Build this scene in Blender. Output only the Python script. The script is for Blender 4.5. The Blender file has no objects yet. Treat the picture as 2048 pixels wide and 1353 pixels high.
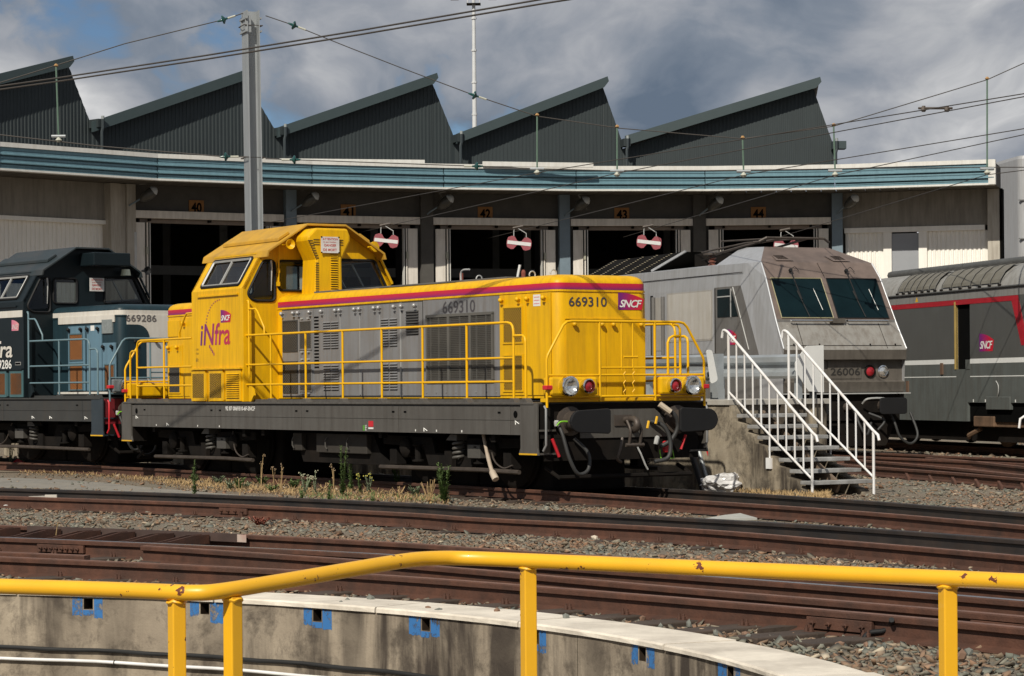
import bpy, bmesh, math, random
import numpy as np
from mathutils import Vector, Matrix
from mathutils.geometry import tessellate_polygon
random.seed(7); rng = np.random.default_rng(7)
SC = bpy.context.scene; COL = SC.collection
# ------------------------------------------------------------------ camera
F_PX = 5000.0; ROLL = .008; PV = 98.3; EYE = 1.5
cam_d = bpy.data.cameras.new('camera'); cam = bpy.data.objects.new('camera', cam_d); COL.objects.link(cam)
cam.location = (0, 0, EYE); cam.rotation_euler = (math.pi/2, ROLL, 0)
cam_d.sensor_width = 36; cam_d.lens = F_PX/2048*36; cam_d.shift_y = PV/2048
cam_d.clip_start = .5; cam_d.clip_end = 3000
SC.camera = cam
# ------------------------------------------------------------------ sun and sky
SUN_DIR = Vector((.278, .684, -.65)).normalized()          # the way the light travels
sun_d = bpy.data.lights.new('sun', 'SUN'); sun = bpy.data.objects.new('sun', sun_d); COL.objects.link(sun)
sun_d.energy = 4.6; sun_d.angle = math.radians(.5); sun_d.color = (1, .94, .82)
sun.rotation_euler = SUN_DIR.to_track_quat('-Z', 'Y').to_euler(); sun.location = (-20, -40, 60)
world = bpy.data.worlds.new('World'); SC.world = world; world.use_nodes = True
def make_world():
    nt = world.node_tree; N = nt.nodes; L = nt.links; N.clear()
    out = N.new('ShaderNodeOutputWorld'); sky = N.new('ShaderNodeTexSky'); sky.sky_type = 'NISHITA'
    sky.sun_disc = False; sky.sun_elevation = math.asin(-SUN_DIR.z); sky.sun_rotation = math.atan2(-SUN_DIR.x, -SUN_DIR.y)
    sky.air_density = 1.0; sky.dust_density = 0; sky.ozone_density = 5; sky.altitude = 1500
    b1 = N.new('ShaderNodeBackground'); b1.inputs[1].default_value = .055
    L.new(sky.outputs[0], b1.inputs[0])
    tc = N.new('ShaderNodeTexCoord'); mp = N.new('ShaderNodeMapping'); mp.inputs[3].default_value = (1, 1, 1.7); mp.inputs[1].default_value = SKY_OFF
    L.new(tc.outputs['Generated'], mp.inputs[0])
    def noise(sc, det, rough, dist=0):
        n = N.new('ShaderNodeTexNoise'); n.inputs['Scale'].default_value = sc; n.inputs['Detail'].default_value = det
        n.inputs['Roughness'].default_value = rough; n.inputs['Distortion'].default_value = dist
        L.new(mp.outputs[0], n.inputs['Vector']); return n.outputs[0]
    def ramp(src, pts):
        r = N.new('ShaderNodeValToRGB'); e = r.color_ramp.elements
        while len(e) < len(pts): e.new(.5)
        for k, (p, c) in enumerate(pts): e[k].position = p; e[k].color = (*c, 1)
        L.new(src, r.inputs[0]); return r.outputs[0]
    # billowing cloud deck: warped noise for the body, a finer one for lit crests, a broad one for gaps of blue
    wn = N.new('ShaderNodeTexNoise'); wn.inputs['Scale'].default_value = 7; wn.inputs['Detail'].default_value = 3; L.new(mp.outputs[0], wn.inputs['Vector'])
    wa = N.new('ShaderNodeVectorMath'); wa.operation = 'MULTIPLY_ADD'; L.new(wn.outputs['Color'], wa.inputs[0]); wa.inputs[1].default_value = (.10, .10, .10); L.new(mp.outputs[0], wa.inputs[2])
    def noise2(sc, det, rough):
        n = N.new('ShaderNodeTexNoise'); n.inputs['Scale'].default_value = sc; n.inputs['Detail'].default_value = det; n.inputs['Roughness'].default_value = rough; L.new(wa.outputs[0], n.inputs['Vector']); return n.outputs[0]
    body = noise2(9.5, 9, .53); broad = noise2(5.0, 5, .5)
    shade = ramp(body, [(.36, (.125, .165, .225)), (.46, (.215, .25, .305)), (.53, (.33, .35, .39)), (.60, (.47, .48, .50)), (.70, (.76, .755, .75))])
    mx0 = N.new('ShaderNodeMath'); mx0.operation = 'MULTIPLY_ADD'; L.new(body, mx0.inputs[0]); mx0.inputs[1].default_value = .75; L.new(broad, mx0.inputs[2])
    mask = ramp(mx0.outputs[0], [(.69, (0, 0, 0)), (.74, (1, 1, 1))])
    b2 = N.new('ShaderNodeBackground'); L.new(shade, b2.inputs[0]); b2.inputs[1].default_value = 1
    mx = N.new('ShaderNodeMixShader'); L.new(mask, mx.inputs[0]); L.new(b1.outputs[0], mx.inputs[1]); L.new(b2.outputs[0], mx.inputs[2])
    L.new(mx.outputs[0], out.inputs[0])
SKY_OFF = (.245, .12, .455)
make_world()
SC.view_settings.view_transform = 'Standard'; SC.view_settings.look = 'None'
SC.view_settings.exposure = 0; SC.view_settings.gamma = 1; SC.view_settings.use_curve_mapping = False
SC.render.engine = 'CYCLES'; SC.render.resolution_x = 1024; SC.render.resolution_y = 676
SC.cycles.max_bounces = 6; SC.cycles.transparent_max_bounces = 12
# ------------------------------------------------------------------ pixels (of the 2048 px photo) to places
def ray(x, y):
    u = x-1024; v = y-676.5; u2 = u-ROLL*v; v2 = v+ROLL*u
    return Vector((u2/F_PX, 1, (PV-v2)/F_PX))
def at(x, y, Y): return Vector((0, 0, EYE))+ray(x, y)*Y                    # on the vertical plane Y
def gnd(x, y, z=0.0):
    d = ray(x, y); return Vector((0, 0, EYE))+d*((z-EYE)/d.z)              # on the ground at height z
# ------------------------------------------------------------------ materials
MATS = {}
def mat(name, col, rough=.5, metal=0.0, var=.12, dirt=None, dirt_amt=.0, streak=True, scale=3.0, bump=.0, bscale=40, spec=.5, coat=0):
    if name in MATS: return MATS[name]
    m = bpy.data.materials.new(name); m.use_nodes = True; nt = m.node_tree; N = nt.nodes; L = nt.links
    p = N['Principled BSDF']; p.inputs['Roughness'].default_value = rough; p.inputs['Metallic'].default_value = metal
    p.inputs['Specular IOR Level'].default_value = spec; p.inputs['Coat Weight'].default_value = coat
    tc = N.new('ShaderNodeTexCoord')
    n1 = N.new('ShaderNodeTexNoise'); n1.inputs['Scale'].default_value = scale; n1.inputs['Detail'].default_value = 6; n1.inputs['Roughness'].default_value = .62
    L.new(tc.outputs['Object'], n1.inputs['Vector'])
    r = N.new('ShaderNodeValToRGB'); r.color_ramp.elements[0].position = .3; r.color_ramp.elements[1].position = .72
    a = tuple(c*(1-var) for c in col); b = tuple(min(1, c*(1+var)) for c in col)
    r.color_ramp.elements[0].color = (*a, 1); r.color_ramp.elements[1].color = (*b, 1); L.new(n1.outputs[0], r.inputs[0])
    src = r.outputs[0]
    if dirt:
        mp = N.new('ShaderNodeMapping'); mp.inputs[3].default_value = (7, 7, .7) if streak else (1.6, 1.6, 1.6)
        L.new(tc.outputs['Object'], mp.inputs[0])
        n2 = N.new('ShaderNodeTexNoise'); n2.inputs['Scale'].default_value = 1.3; n2.inputs['Detail'].default_value = 7; n2.inputs['Roughness'].default_value = .65
        L.new(mp.outputs[0], n2.inputs['Vector'])
        r2 = N.new('ShaderNodeValToRGB'); r2.color_ramp.elements[0].position = .42; r2.color_ramp.elements[1].position = .75
        r2.color_ramp.elements[1].color = (dirt_amt,)*3+(1,); r2.color_ramp.elements[0].color = (0, 0, 0, 1); L.new(n2.outputs[0], r2.inputs[0])
        mx = N.new('ShaderNodeMix'); mx.data_type = 'RGBA'; L.new(r2.outputs[0], mx.inputs['Factor']); L.new(src, mx.inputs['A']); mx.inputs['B'].default_value = (*dirt, 1)
        src = mx.outputs['Result']
    L.new(src, p.inputs['Base Color'])
    if bump:
        n3 = N.new('ShaderNodeTexNoise'); n3.inputs['Scale'].default_value = bscale; n3.inputs['Detail'].default_value = 5; L.new(tc.outputs['Object'], n3.inputs['Vector'])
        bp = N.new('ShaderNodeBump'); bp.inputs['Strength'].default_value = bump; bp.inputs['Distance'].default_value = .02; L.new(n3.outputs[0], bp.inputs['Height']); L.new(bp.outputs[0], p.inputs['Normal'])
    MATS[name] = m; return m
def grad_mat(name, axis, a, b, ca, cb, rough=.4, mid=None):
    if name in MATS: return MATS[name]
    m = bpy.data.materials.new(name); m.use_nodes = True; nt = m.node_tree; N = nt.nodes; L = nt.links
    p = N['Principled BSDF']; p.inputs['Roughness'].default_value = rough
    tc = N.new('ShaderNodeTexCoord'); sp = N.new('ShaderNodeSeparateXYZ'); L.new(tc.outputs['Object'], sp.inputs[0])
    mr = N.new('ShaderNodeMapRange'); mr.inputs[1].default_value = a; mr.inputs[2].default_value = b; L.new(sp.outputs[axis], mr.inputs[0])
    r = N.new('ShaderNodeValToRGB'); r.color_ramp.elements[0].color = (*ca, 1); r.color_ramp.elements[1].color = (*cb, 1)
    if mid: e = r.color_ramp.elements.new(mid[0]); e.color = (*mid[1], 1)
    L.new(mr.outputs[0], r.inputs[0]); L.new(r.outputs[0], p.inputs['Base Color']); MATS[name] = m; return m
def glass_mat(name, tint, ior=1.5):
    if name in MATS: return MATS[name]
    m = bpy.data.materials.new(name); m.use_nodes = True; nt = m.node_tree; N = nt.nodes; L = nt.links
    N.remove(N['Principled BSDF']); o = N['Material Output']
    t = N.new('ShaderNodeBsdfTransparent'); t.inputs[0].default_value = (*tint, 1); g = N.new('ShaderNodeBsdfGlossy'); g.inputs['Roughness'].default_value = .03
    ge = N.new('ShaderNodeNewGeometry'); dt = N.new('ShaderNodeVectorMath'); dt.operation = 'DOT_PRODUCT'; L.new(ge.outputs['Normal'], dt.inputs[0]); L.new(ge.outputs['Incoming'], dt.inputs[1])
    ab = N.new('ShaderNodeMath'); ab.operation = 'ABSOLUTE'; L.new(dt.outputs['Value'], ab.inputs[0]); om = N.new('ShaderNodeMath'); om.operation = 'SUBTRACT'; om.inputs[0].default_value = 1; L.new(ab.outputs[0], om.inputs[1])
    pw = N.new('ShaderNodeMath'); pw.operation = 'POWER'; pw.inputs[1].default_value = 5; L.new(om.outputs[0], pw.inputs[0]); ma = N.new('ShaderNodeMath'); ma.operation = 'MULTIPLY_ADD'; ma.inputs[1].default_value = .94; ma.inputs[2].default_value = .05; L.new(pw.outputs[0], ma.inputs[0])
    mx = N.new('ShaderNodeMixShader'); L.new(ma.outputs[0], mx.inputs[0]); L.new(t.outputs[0], mx.inputs[1]); L.new(g.outputs[0], mx.inputs[2]); L.new(mx.outputs[0], o.inputs[0]); MATS[name] = m; return m
def concrete(name, base, dark, light, seed=0.0, stain=.5, rough=.92):
    """weathered concrete: broad blotches, soft vertical runs of dirt, pale patches, fine pitting"""
    m = bpy.data.materials.new(name); m.use_nodes = True; N = m.node_tree.nodes; L = m.node_tree.links; p = N['Principled BSDF']; p.inputs['Roughness'].default_value = rough; p.inputs['Specular IOR Level'].default_value = .2
    tc = N.new('ShaderNodeTexCoord')
    def nz(sc, det, rg, scale=(1, 1, 1)):
        mp = N.new('ShaderNodeMapping'); mp.inputs[3].default_value = scale; mp.inputs[1].default_value = (seed, seed*.7, seed*1.3); L.new(tc.outputs['Object'], mp.inputs[0])
        n = N.new('ShaderNodeTexNoise'); n.inputs['Scale'].default_value = sc; n.inputs['Detail'].default_value = det; n.inputs['Roughness'].default_value = rg; n.inputs['Distortion'].default_value = .3; L.new(mp.outputs[0], n.inputs['Vector']); return n.outputs[0]
    def rp(src, a, b):
        r = N.new('ShaderNodeMapRange'); r.inputs[1].default_value = a; r.inputs[2].default_value = b; L.new(src, r.inputs[0]); return r.outputs[0]
    def mixc(f, A, B):
        x = N.new('ShaderNodeMix'); x.data_type = 'RGBA'; L.new(f, x.inputs['Factor'])
        for s, v in (('A', A), ('B', B)):
            if isinstance(v, tuple): x.inputs[s].default_value = (*v, 1)
            else: L.new(v, x.inputs[s])
        return x.outputs['Result']
    def mul(a, k):
        q = N.new('ShaderNodeMath'); q.operation = 'MULTIPLY'; L.new(a, q.inputs[0])
        if isinstance(k, float): q.inputs[1].default_value = k
        else: L.new(k, q.inputs[1])
        return q.outputs[0]
    c = mixc(rp(nz(2.1, 7, .6), .35, .7), base, light)
    run = mul(rp(nz(1.0, 7, .6, (3.6, 3.6, .5)), .40, .58), rp(nz(.9, 4, .5), .30, .58)); c = mixc(mul(run, stain), c, dark)
    c = mixc(mul(rp(nz(2.3, 9, .72), .50, .63), .75*stain), c, dark); c = mixc(mul(rp(nz(24, 5, .7), .62, .8), .6), c, tuple(v*.6 for v in dark))
    L.new(c, p.inputs['Base Color'])
    bp = N.new('ShaderNodeBump'); bp.inputs['Strength'].default_value = .3; bp.inputs['Distance'].default_value = .015; L.new(nz(32, 6, .6), bp.inputs['Height']); L.new(bp.outputs[0], p.inputs['Normal']); MATS[name] = m; return m
def worn_paint(name, col, cut):
    m = bpy.data.materials.new(name); m.use_nodes = True; N = m.node_tree.nodes; L = m.node_tree.links; p = N['Principled BSDF']; p.inputs['Base Color'].default_value = (*col, 1); p.inputs['Roughness'].default_value = .85
    tc = N.new('ShaderNodeTexCoord'); n = N.new('ShaderNodeTexNoise'); n.inputs['Scale'].default_value = 13; n.inputs['Detail'].default_value = 9; n.inputs['Roughness'].default_value = .72; L.new(tc.outputs['Object'], n.inputs['Vector'])
    r = N.new('ShaderNodeMapRange'); r.inputs[1].default_value = cut-.06; r.inputs[2].default_value = cut+.06; L.new(n.outputs[0], r.inputs[0]); L.new(r.outputs[0], p.inputs['Alpha']); MATS[name] = m; return m
# ------------------------------------------------------------------ mesh builder
class MB:
    def __init__(s, xf=None): s.v = []; s.f = []; s.xf = xf
    def add(s, vs, fs):
        n = len(s.v); s.v += [tuple(v) for v in vs]; s.f += [tuple(i+n for i in f) for f in fs]; return s
    def box(s, x0, x1, y0, y1, z0, z1):
        return s.add([(x0,y0,z0),(x1,y0,z0),(x1,y1,z0),(x0,y1,z0),(x0,y0,z1),(x1,y0,z1),(x1,y1,z1),(x0,y1,z1)],
                     [(0,3,2,1),(4,5,6,7),(0,1,5,4),(1,2,6,5),(2,3,7,6),(3,0,4,7)])
    def bar(s, p, q, w, h, up=(0,0,1)):
        p = Vector(p); q = Vector(q); d = (q-p).normalized(); up = Vector(up)
        a = d.cross(up)
        if a.length < 1e-4: a = d.cross(Vector((1,0,0)))
        a.normalize(); b = a.cross(d); a *= w/2; b *= h/2
        return s.add([p-a-b,p+a-b,p+a+b,p-a+b,q-a-b,q+a-b,q+a+b,q-a+b], [(0,3,2,1),(4,5,6,7),(0,1,5,4),(1,2,6,5),(2,3,7,6),(3,0,4,7)])
    def tube(s, pts, r, n=8, closed=False, cap=True):
        pts = [Vector(p) for p in pts]; m = len(pts); rr = r if isinstance(r, (list, tuple)) else [r]*m
        rings = []; prev = None
        for i, p in enumerate(pts):
            if closed: d = pts[(i+1) % m]-pts[i-1]
            else: d = pts[min(i+1, m-1)]-pts[max(i-1, 0)]
            d.normalize()
            if prev is None:
                a = d.cross(Vector((0,0,1)))
                if a.length < .05: a = d.cross(Vector((1,0,0)))
            else: a = prev-d*prev.dot(d)
            a.normalize(); prev = a; b = d.cross(a)
            rings.append([p+(a*math.cos(t)+b*math.sin(t))*rr[i] for t in [2*math.pi*k/n for k in range(n)]])
        vs = [v for g in rings for v in g]; fs = []
        for i in range(m if closed else m-1):
            j = (i+1) % m
            for k in range(n): fs.append((i*n+k, i*n+(k+1)%n, j*n+(k+1)%n, j*n+k))
        if cap and not closed: fs += [tuple(range(n))[::-1], tuple((m-1)*n+k for k in range(n))]
        return s.add(vs, fs)
    def prism(s, poly, vec):
        vec = Vector(vec); n = len(poly); vs = [Vector(p) for p in poly]; vs += [v+vec for v in vs]
        return s.add(vs, [tuple(range(n))[::-1], tuple(range(n, 2*n))]+[(i, (i+1)%n, (i+1)%n+n, i+n) for i in range(n)])
    def lathe(s, prof, c, axis, n=16, cap=True):
        c = Vector(c); d = Vector(axis).normalized(); a = d.cross(Vector((0,0,1)))
        if a.length < .05: a = d.cross(Vector((1,0,0)))
        a.normalize(); b = d.cross(a); vs = []; fs = []; m = len(prof)
        for r, h in prof: vs += [c+d*h+(a*math.cos(2*math.pi*k/n)+b*math.sin(2*math.pi*k/n))*r for k in range(n)]
        for i in range(m-1):
            for k in range(n): fs.append((i*n+k, i*n+(k+1)%n, (i+1)*n+(k+1)%n, (i+1)*n+k))
        if cap: fs += [tuple(range(n))[::-1], tuple((m-1)*n+k for k in range(n))]
        return s.add(vs, fs)
    def wall(s, outer, holes, fn, t):
        """flat panel with holes; outer/holes are 2D loops, fn(a, b, depth) gives the point"""
        loops = [outer]+holes
        tris = tessellate_polygon([[Vector((p[0], p[1], 0)) for p in lp] for lp in loops])
        flat = [p for lp in loops for p in lp]; n = len(flat)
        vs = [fn(p[0], p[1], 0) for p in flat]+[fn(p[0], p[1], t) for p in flat]
        fs = [tuple(tr) for tr in tris]+[tuple(i+n for i in tr)[::-1] for tr in tris]; o = 0
        for lp in loops:
            k = len(lp)
            for i in range(k): fs.append((o+i, o+(i+1)%k, o+(i+1)%k+n, o+i+n))
            o += k
        return s.add(vs, fs)
    def sweep(s, prof, path, closed_prof=True):
        """prof: (offset to the right, up) pairs swept along a level polyline"""
        path = [Vector(p) for p in path]; m = len(path); k = len(prof); vs = []; fs = []
        for i, p in enumerate(path):
            d = (path[min(i+1, m-1)]-path[max(i-1, 0)]); d.z = 0; d.normalize(); rt = Vector((d.y, -d.x, 0))
            if 0 < i < m-1:
                e = (path[i+1]-path[i]).normalized(); c = max(.5, abs(e.x*d.x+e.y*d.y)); rt = rt/c
            vs += [p+rt*a+Vector((0,0,b)) for a, b in prof]
        kk = k if closed_prof else k-1
        for i in range(m-1):
            for j in range(kk): fs.append((i*k+j, i*k+(j+1)%k, (i+1)*k+(j+1)%k, (i+1)*k+j))
        if closed_prof: fs += [tuple(range(k))[::-1], tuple((m-1)*k+j for j in range(k))]
        return s.add(vs, fs)
    def mesh(s, name, material, smooth=None, fix=True):
        me = bpy.data.meshes.new(name)
        me.from_pydata([s.xf(*v) for v in s.v] if s.xf else s.v, [], s.f)
        if fix:
            bm = bmesh.new(); bm.from_mesh(me); bmesh.ops.recalc_face_normals(bm, faces=bm.faces[:]); bm.to_mesh(me); bm.free()
        if smooth:
            me.polygons.foreach_set('use_smooth', [True]*len(me.polygons)); me.set_sharp_from_angle(angle=math.radians(smooth))
        me.materials.append(material); return me
    def build(s, name, material, parent=None, smooth=None, bevel=0, fix=True):
        return place(s.mesh(name, material, smooth, fix), name, parent, bevel=bevel)
LASTO = [None]
def place(me, name, parent=None, loc=(0,0,0), rot=None, scale=None, bevel=0):
    o = bpy.data.objects.new(name, me); COL.objects.link(o); o.location = loc; LASTO[0] = o
    if rot: o.rotation_euler = rot
    if scale: o.scale = scale
    if parent: o.parent = parent
    if bevel:
        b = o.modifiers.new('bevel', 'BEVEL'); b.width = bevel; b.segments = 2; b.limit_method = 'ANGLE'; b.angle_limit = math.radians(40); b.harden_normals = False
    return o
def tag(o, label=None, cat=None, group=None, kind=None):
    if label: o['label'] = label
    if cat: o['category'] = cat
    if group: o['group'] = group
    if kind: o['kind'] = kind
    return o
def empty(name, loc=(0,0,0), rz=0, label=None, cat=None, group=None, kind=None):
    o = bpy.data.objects.new(name, None); COL.objects.link(o); o.location = loc; o.rotation_euler = (0,0,rz); o.empty_display_size = .2
    return tag(o, label, cat, group, kind)
def text_mesh(name, s, origin, X, Y, width, height, material, parent, bold=.0, shear=0, xf=None, spacing=1.0):
    """flat lettering fitted into width x height at origin, along X and up Y"""
    cu = bpy.data.curves.new(name, 'FONT'); cu.body = s; cu.offset = bold; cu.shear = shear; cu.resolution_u = 3; cu.space_character = spacing
    ob = bpy.data.objects.new(name, cu); COL.objects.link(ob)
    dg = bpy.context.evaluated_depsgraph_get(); me = bpy.data.meshes.new_from_object(ob.evaluated_get(dg)); bpy.data.objects.remove(ob)
    co = np.array([v.co[:] for v in me.vertices]); mn = co.min(0); mx = co.max(0)
    o = Vector(origin); X = Vector(X); Y = Vector(Y)
    for v in me.vertices:
        v.co = o+X*((v.co.x-mn[0])/(mx[0]-mn[0])*width)+Y*((v.co.y-mn[1])/(mx[1]-mn[1])*height)
    me.materials.clear(); me.materials.append(material); me.name = name
    return place(me, name, parent)
def spline(pts, n=8):
    pts = [Vector(p) for p in pts]; P = [pts[0]*2-pts[1]]+pts+[pts[-1]*2-pts[-2]]; out = []
    for i in range(1, len(P)-2):
        a, b, c, d = P[i-1:i+3]
        for k in range(n):
            t = k/n; out.append(.5*((2*b)+(c-a)*t+(2*a-5*b+4*c-d)*t*t+(3*b-a-3*c+d)*t**3))
    return out+[pts[-1]]
def arc(c, r, a0, a1, n): return [(c[0]+r*math.cos(a0+(a1-a0)*k/n), c[1]+r*math.sin(a0+(a1-a0)*k/n)) for k in range(n+1)]
def rrect(x0, x1, y0, y1, r, n=4):
    P = math.pi/2
    return arc((x1-r,y0+r), r, -P, 0, n)+arc((x1-r,y1-r), r, 0, P, n)+arc((x0+r,y1-r), r, P, 2*P, n)+arc((x0+r,y0+r), r, 2*P, 3*P, n)
def rpoly(pts, r, n=4):
    out = []; m = len(pts)
    for i in range(m):
        p = Vector(pts[i]); a = Vector(pts[i-1])-p; b = Vector(pts[(i+1)%m])-p; a.normalize(); b.normalize()
        for k in range(n+1):
            t = k/n; q = (p+a*r)*(1-t)**2+p*2*t*(1-t)+(p+b*r)*t*t; out.append((q.x, q.y))
    return out
# ================================================================== SETTING: ground, pit, tracks
GZ = -.09; RZ = .07                                    # ballast level, rail top
PIT_C = Vector((-6.785, 11.742)); PIT_R = 8.44; COPE = .48
M_conc = concrete('concrete_stained', (.255, .21, .16), (.055, .044, .036), (.37, .31, .235), .0, 1.0)
def ground_mat():
    m = bpy.data.materials.new('ballast_dust'); m.use_nodes = True; N = m.node_tree.nodes; L = m.node_tree.links; p = N['Principled BSDF']; p.inputs['Roughness'].default_value = .95
    g = N.new('ShaderNodeNewGeometry')
    def nz(s, d=8): 
        n = N.new('ShaderNodeTexNoise'); n.inputs['Scale'].default_value = s; n.inputs['Detail'].default_value = d; n.inputs['Roughness'].default_value = .7; L.new(g.outputs['Position'], n.inputs['Vector']); return n.outputs[0]
    def rp(src, pts):
        r = N.new('ShaderNodeValToRGB'); e = r.color_ramp.elements
        while len(e) < len(pts): e.new(.5)
        for k, (q, c) in enumerate(pts): e[k].position = q; e[k].color = (*c, 1)
        L.new(src, r.inputs[0]); return r.outputs[0]
    fine = rp(nz(38, 9), [(.3, (.075, .062, .050)), (.5, (.185, .155, .125)), (.7, (.31, .27, .22))])
    big = rp(nz(.45, 4), [(.35, (.92, .97, .92)), (.65, (1.08, .95, .83))])
    mx = N.new('ShaderNodeMix'); mx.data_type = 'RGBA'; mx.blend_type = 'MULTIPLY'; mx.inputs['Factor'].default_value = 1; L.new(fine, mx.inputs['A']); L.new(big, mx.inputs['B']); L.new(mx.outputs['Result'], p.inputs['Base Color'])
    b = N.new('ShaderNodeBump'); b.inputs['Strength'].default_value = .8; b.inputs['Distance'].default_value = .03; L.new(nz(45, 6), b.inputs['Height']); L.new(b.outputs[0], p.inputs['Normal']); return m
M_ground = ground_mat()
def build_ground():
    b = MB(); n = 72; vs = []; fs = []
    for r in (PIT_R+.1, 14, 26, 60, 900):
        for k in range(n): t = 2*math.pi*k/n; vs.append((PIT_C.x+r*math.cos(t), PIT_C.y+r*math.sin(t), GZ-.02))
    for j in range(4):
        for k in range(n): fs.append((j*n+k, j*n+(k+1)%n, (j+1)*n+(k+1)%n, (j+1)*n+k))
    b.add(vs, fs); tag(b.build('ground', M_ground), kind='structure')
    f = MB(); f.add([(PIT_C.x+(PIT_R+.3)*math.cos(2*math.pi*k/n), PIT_C.y+(PIT_R+.3)*math.sin(2*math.pi*k/n), -1.45) for k in range(n)], [tuple(range(n))])
    tag(f.build('pit_floor', mat('pit_floor_dirt', (.16, .14, .11), .95, var=.3)), kind='structure')
build_ground()
# ---- turntable pit wall with sockets
HOLES = [88, 80.5, 73, 65.66, 58.2, 50.67, 43.04, 34.88, 26.11, 18, 10, 2]
M_hole0 = mat('joint_dark', (.03, .025, .02), .95, spec=.05)
def build_pit():
    root = empty('pit_wall', (PIT_C.x, PIT_C.y, 0), 0, 'stained concrete turntable pit wall with pale coping and blue-marked square sockets', 'wall')
    def P(a, r, z): t = math.radians(a); return (r*math.cos(t), r*math.sin(t), z)
    hw = math.degrees(.042/PIT_R); hz0, hz1 = -.20, -.115
    cuts = set([-100+i*4 for i in range(66)])
    for h in HOLES: cuts |= {h-hw, h+hw}
    cuts = sorted(cuts); zs = [-1.45, -.53, hz0, hz1, -.10]
    b = MB(); socks = []
    for a0, a1 in zip(cuts[:-1], cuts[1:]):
        mid = (a0+a1)/2; inh = any(abs(mid-h) < hw*.9 for h in HOLES)
        for z0, z1 in zip(zs[:-1], zs[1:]):
            rr = PIT_R-(.012 if z1 <= -.53 else 0)
            if inh and z0 == hz0:
                d = .34; A = [P(a0, PIT_R, z0), P(a1, PIT_R, z0), P(a1, PIT_R, z1), P(a0, PIT_R, z1)]; B_ = [P(a0, PIT_R+d, z0), P(a1, PIT_R+d, z0), P(a1, PIT_R+d, z1), P(a0, PIT_R+d, z1)]
                socks.append((A, B_))
            else: b.add([P(a0, rr, z0), P(a1, rr, z0), P(a1, rr, z1), P(a0, rr, z1)], [(0,1,2,3)])
        b.add([P(a0, PIT_R-.012, -.53), P(a1, PIT_R-.012, -.53), P(a1, PIT_R, -.53), P(a0, PIT_R, -.53)], [(0,1,2,3)])
    b.build('wall_face', M_conc, root, fix=False)
    for A, B_ in socks: MB().add(A+B_, [(4,5,6,7)]+[(i, (i+1)%4, (i+1)%4+4, i+4) for i in range(4)]).build('socket', mat('socket_dirt_shade', (.035, .024, .016), .95, var=.4, spec=.1), root, fix=False)  # dirty brown, darkened to paint the shade inside each hole
    M_cope = mat('coping_pale', (.72, .65, .55), .85, var=.12, dirt=(.25, .21, .17), dirt_amt=.55, streak=False, scale=5, bump=.25, bscale=25)
    edges = [112, 96, 82, 70, 57.5, 46.5, 36, 24, 12, 0, -14, -30]
    for i in range(len(edges)-1):                      # coping blocks, each its own piece
        a0, a1 = edges[i+1]+.06, edges[i]-.06; c = MB(); n = 10; dz = random.uniform(-.003, .004)
        prof = [(PIT_R-.022, -.102), (PIT_R-.022, -.078+dz), (PIT_R-.012, -.066+dz), (PIT_R+COPE+random.uniform(-.02, .02), -.066+dz), (PIT_R+COPE, -.102)]
        vs = [P(a0+(a1-a0)*k/n, r+random.uniform(-.004, .004)*(q in (1, 3)), z) for k in range(n+1) for q, (r, z) in enumerate(prof)]; m = 5
        fs = [(k*m+j, k*m+(j+1)%m, (k+1)*m+(j+1)%m, (k+1)*m+j) for k in range(n) for j in range(m)]+[tuple(range(m)), tuple(n*m+j for j in range(m))]
        c.add(vs, fs).build('coping_block', M_cope, root)
    for a in (31.5, 47.2, 63.0, 78.4):
        MB().add([P(a-.022, PIT_R-.0025, -1.4), P(a+.022, PIT_R-.0025, -1.4), P(a+.016, PIT_R-.0025, -.104), P(a-.016, PIT_R-.0025, -.104)], [(0,1,2,3)]).build('wall_joint', M_hole0, root, fix=False)
    M_blue = worn_paint('blue_paint_worn', (.03, .14, .36), .445)
    for h in HOLES:                                   # painted patches each side of the socket
        for s in (-1, 1):
            w = math.degrees(random.uniform(.07, .13)/PIT_R); g = hw+math.degrees(.012/PIT_R)
            a0, a1 = (h-g-w, h-g) if s < 0 else (h+g, h+g+w); z0 = -.245+random.uniform(-.025, .03)
            n = 6; c = MB(); vs = []
            for k in range(n+1):
                a = a0+(a1-a0)*k/n; vs += [P(a, PIT_R-.002, z0+random.uniform(-.006, .006)), P(a, PIT_R-.002, -.103-random.uniform(0, .008))]
            c.add(vs, [(2*k, 2*k+1, 2*k+3, 2*k+2) for k in range(n)]).build('paint_patch', M_blue, root, fix=False)
        if random.random() < .6: MB().add([P(h-hw-.05, PIT_R-.002, -.248), P(h+hw+.05, PIT_R-.002, -.248), P(h+hw+.05, PIT_R-.002, -.206), P(h-hw-.05, PIT_R-.002, -.206)], [(0,1,2,3)]).build('paint_patch', M_blue, root, fix=False)
    cab = MB(); cab.tube([P(a, PIT_R-.03, -.515+.004*math.sin(a)) for a in np.arange(-40, 112, 1.5)], .017, 6); cab.build('cable', mat('tube_black', (.012, .012, .012), .7), root, smooth=60)  # black tube drawn along the dark line at the wall ledge
    pp = MB(); pp.tube([P(a, PIT_R-.045, -.60+.003*math.sin(a*.7)) for a in np.arange(-40, 112, 1.5)], .0135, 8); pp.build('conduit', mat('conduit_white', (.72, .71, .70), .5), root, smooth=60)
    for a in np.arange(20, 100, 7.3):
        s = MB(); s.tube([P(a, PIT_R-.045+.018*math.cos(t), -.60+.018*math.sin(t)) for t in np.linspace(0, 2*math.pi, 9)[:-1]], .004, 4, closed=True); s.build('clip', mat('tube_black', (.012,)*3), root)
build_pit()
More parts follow.
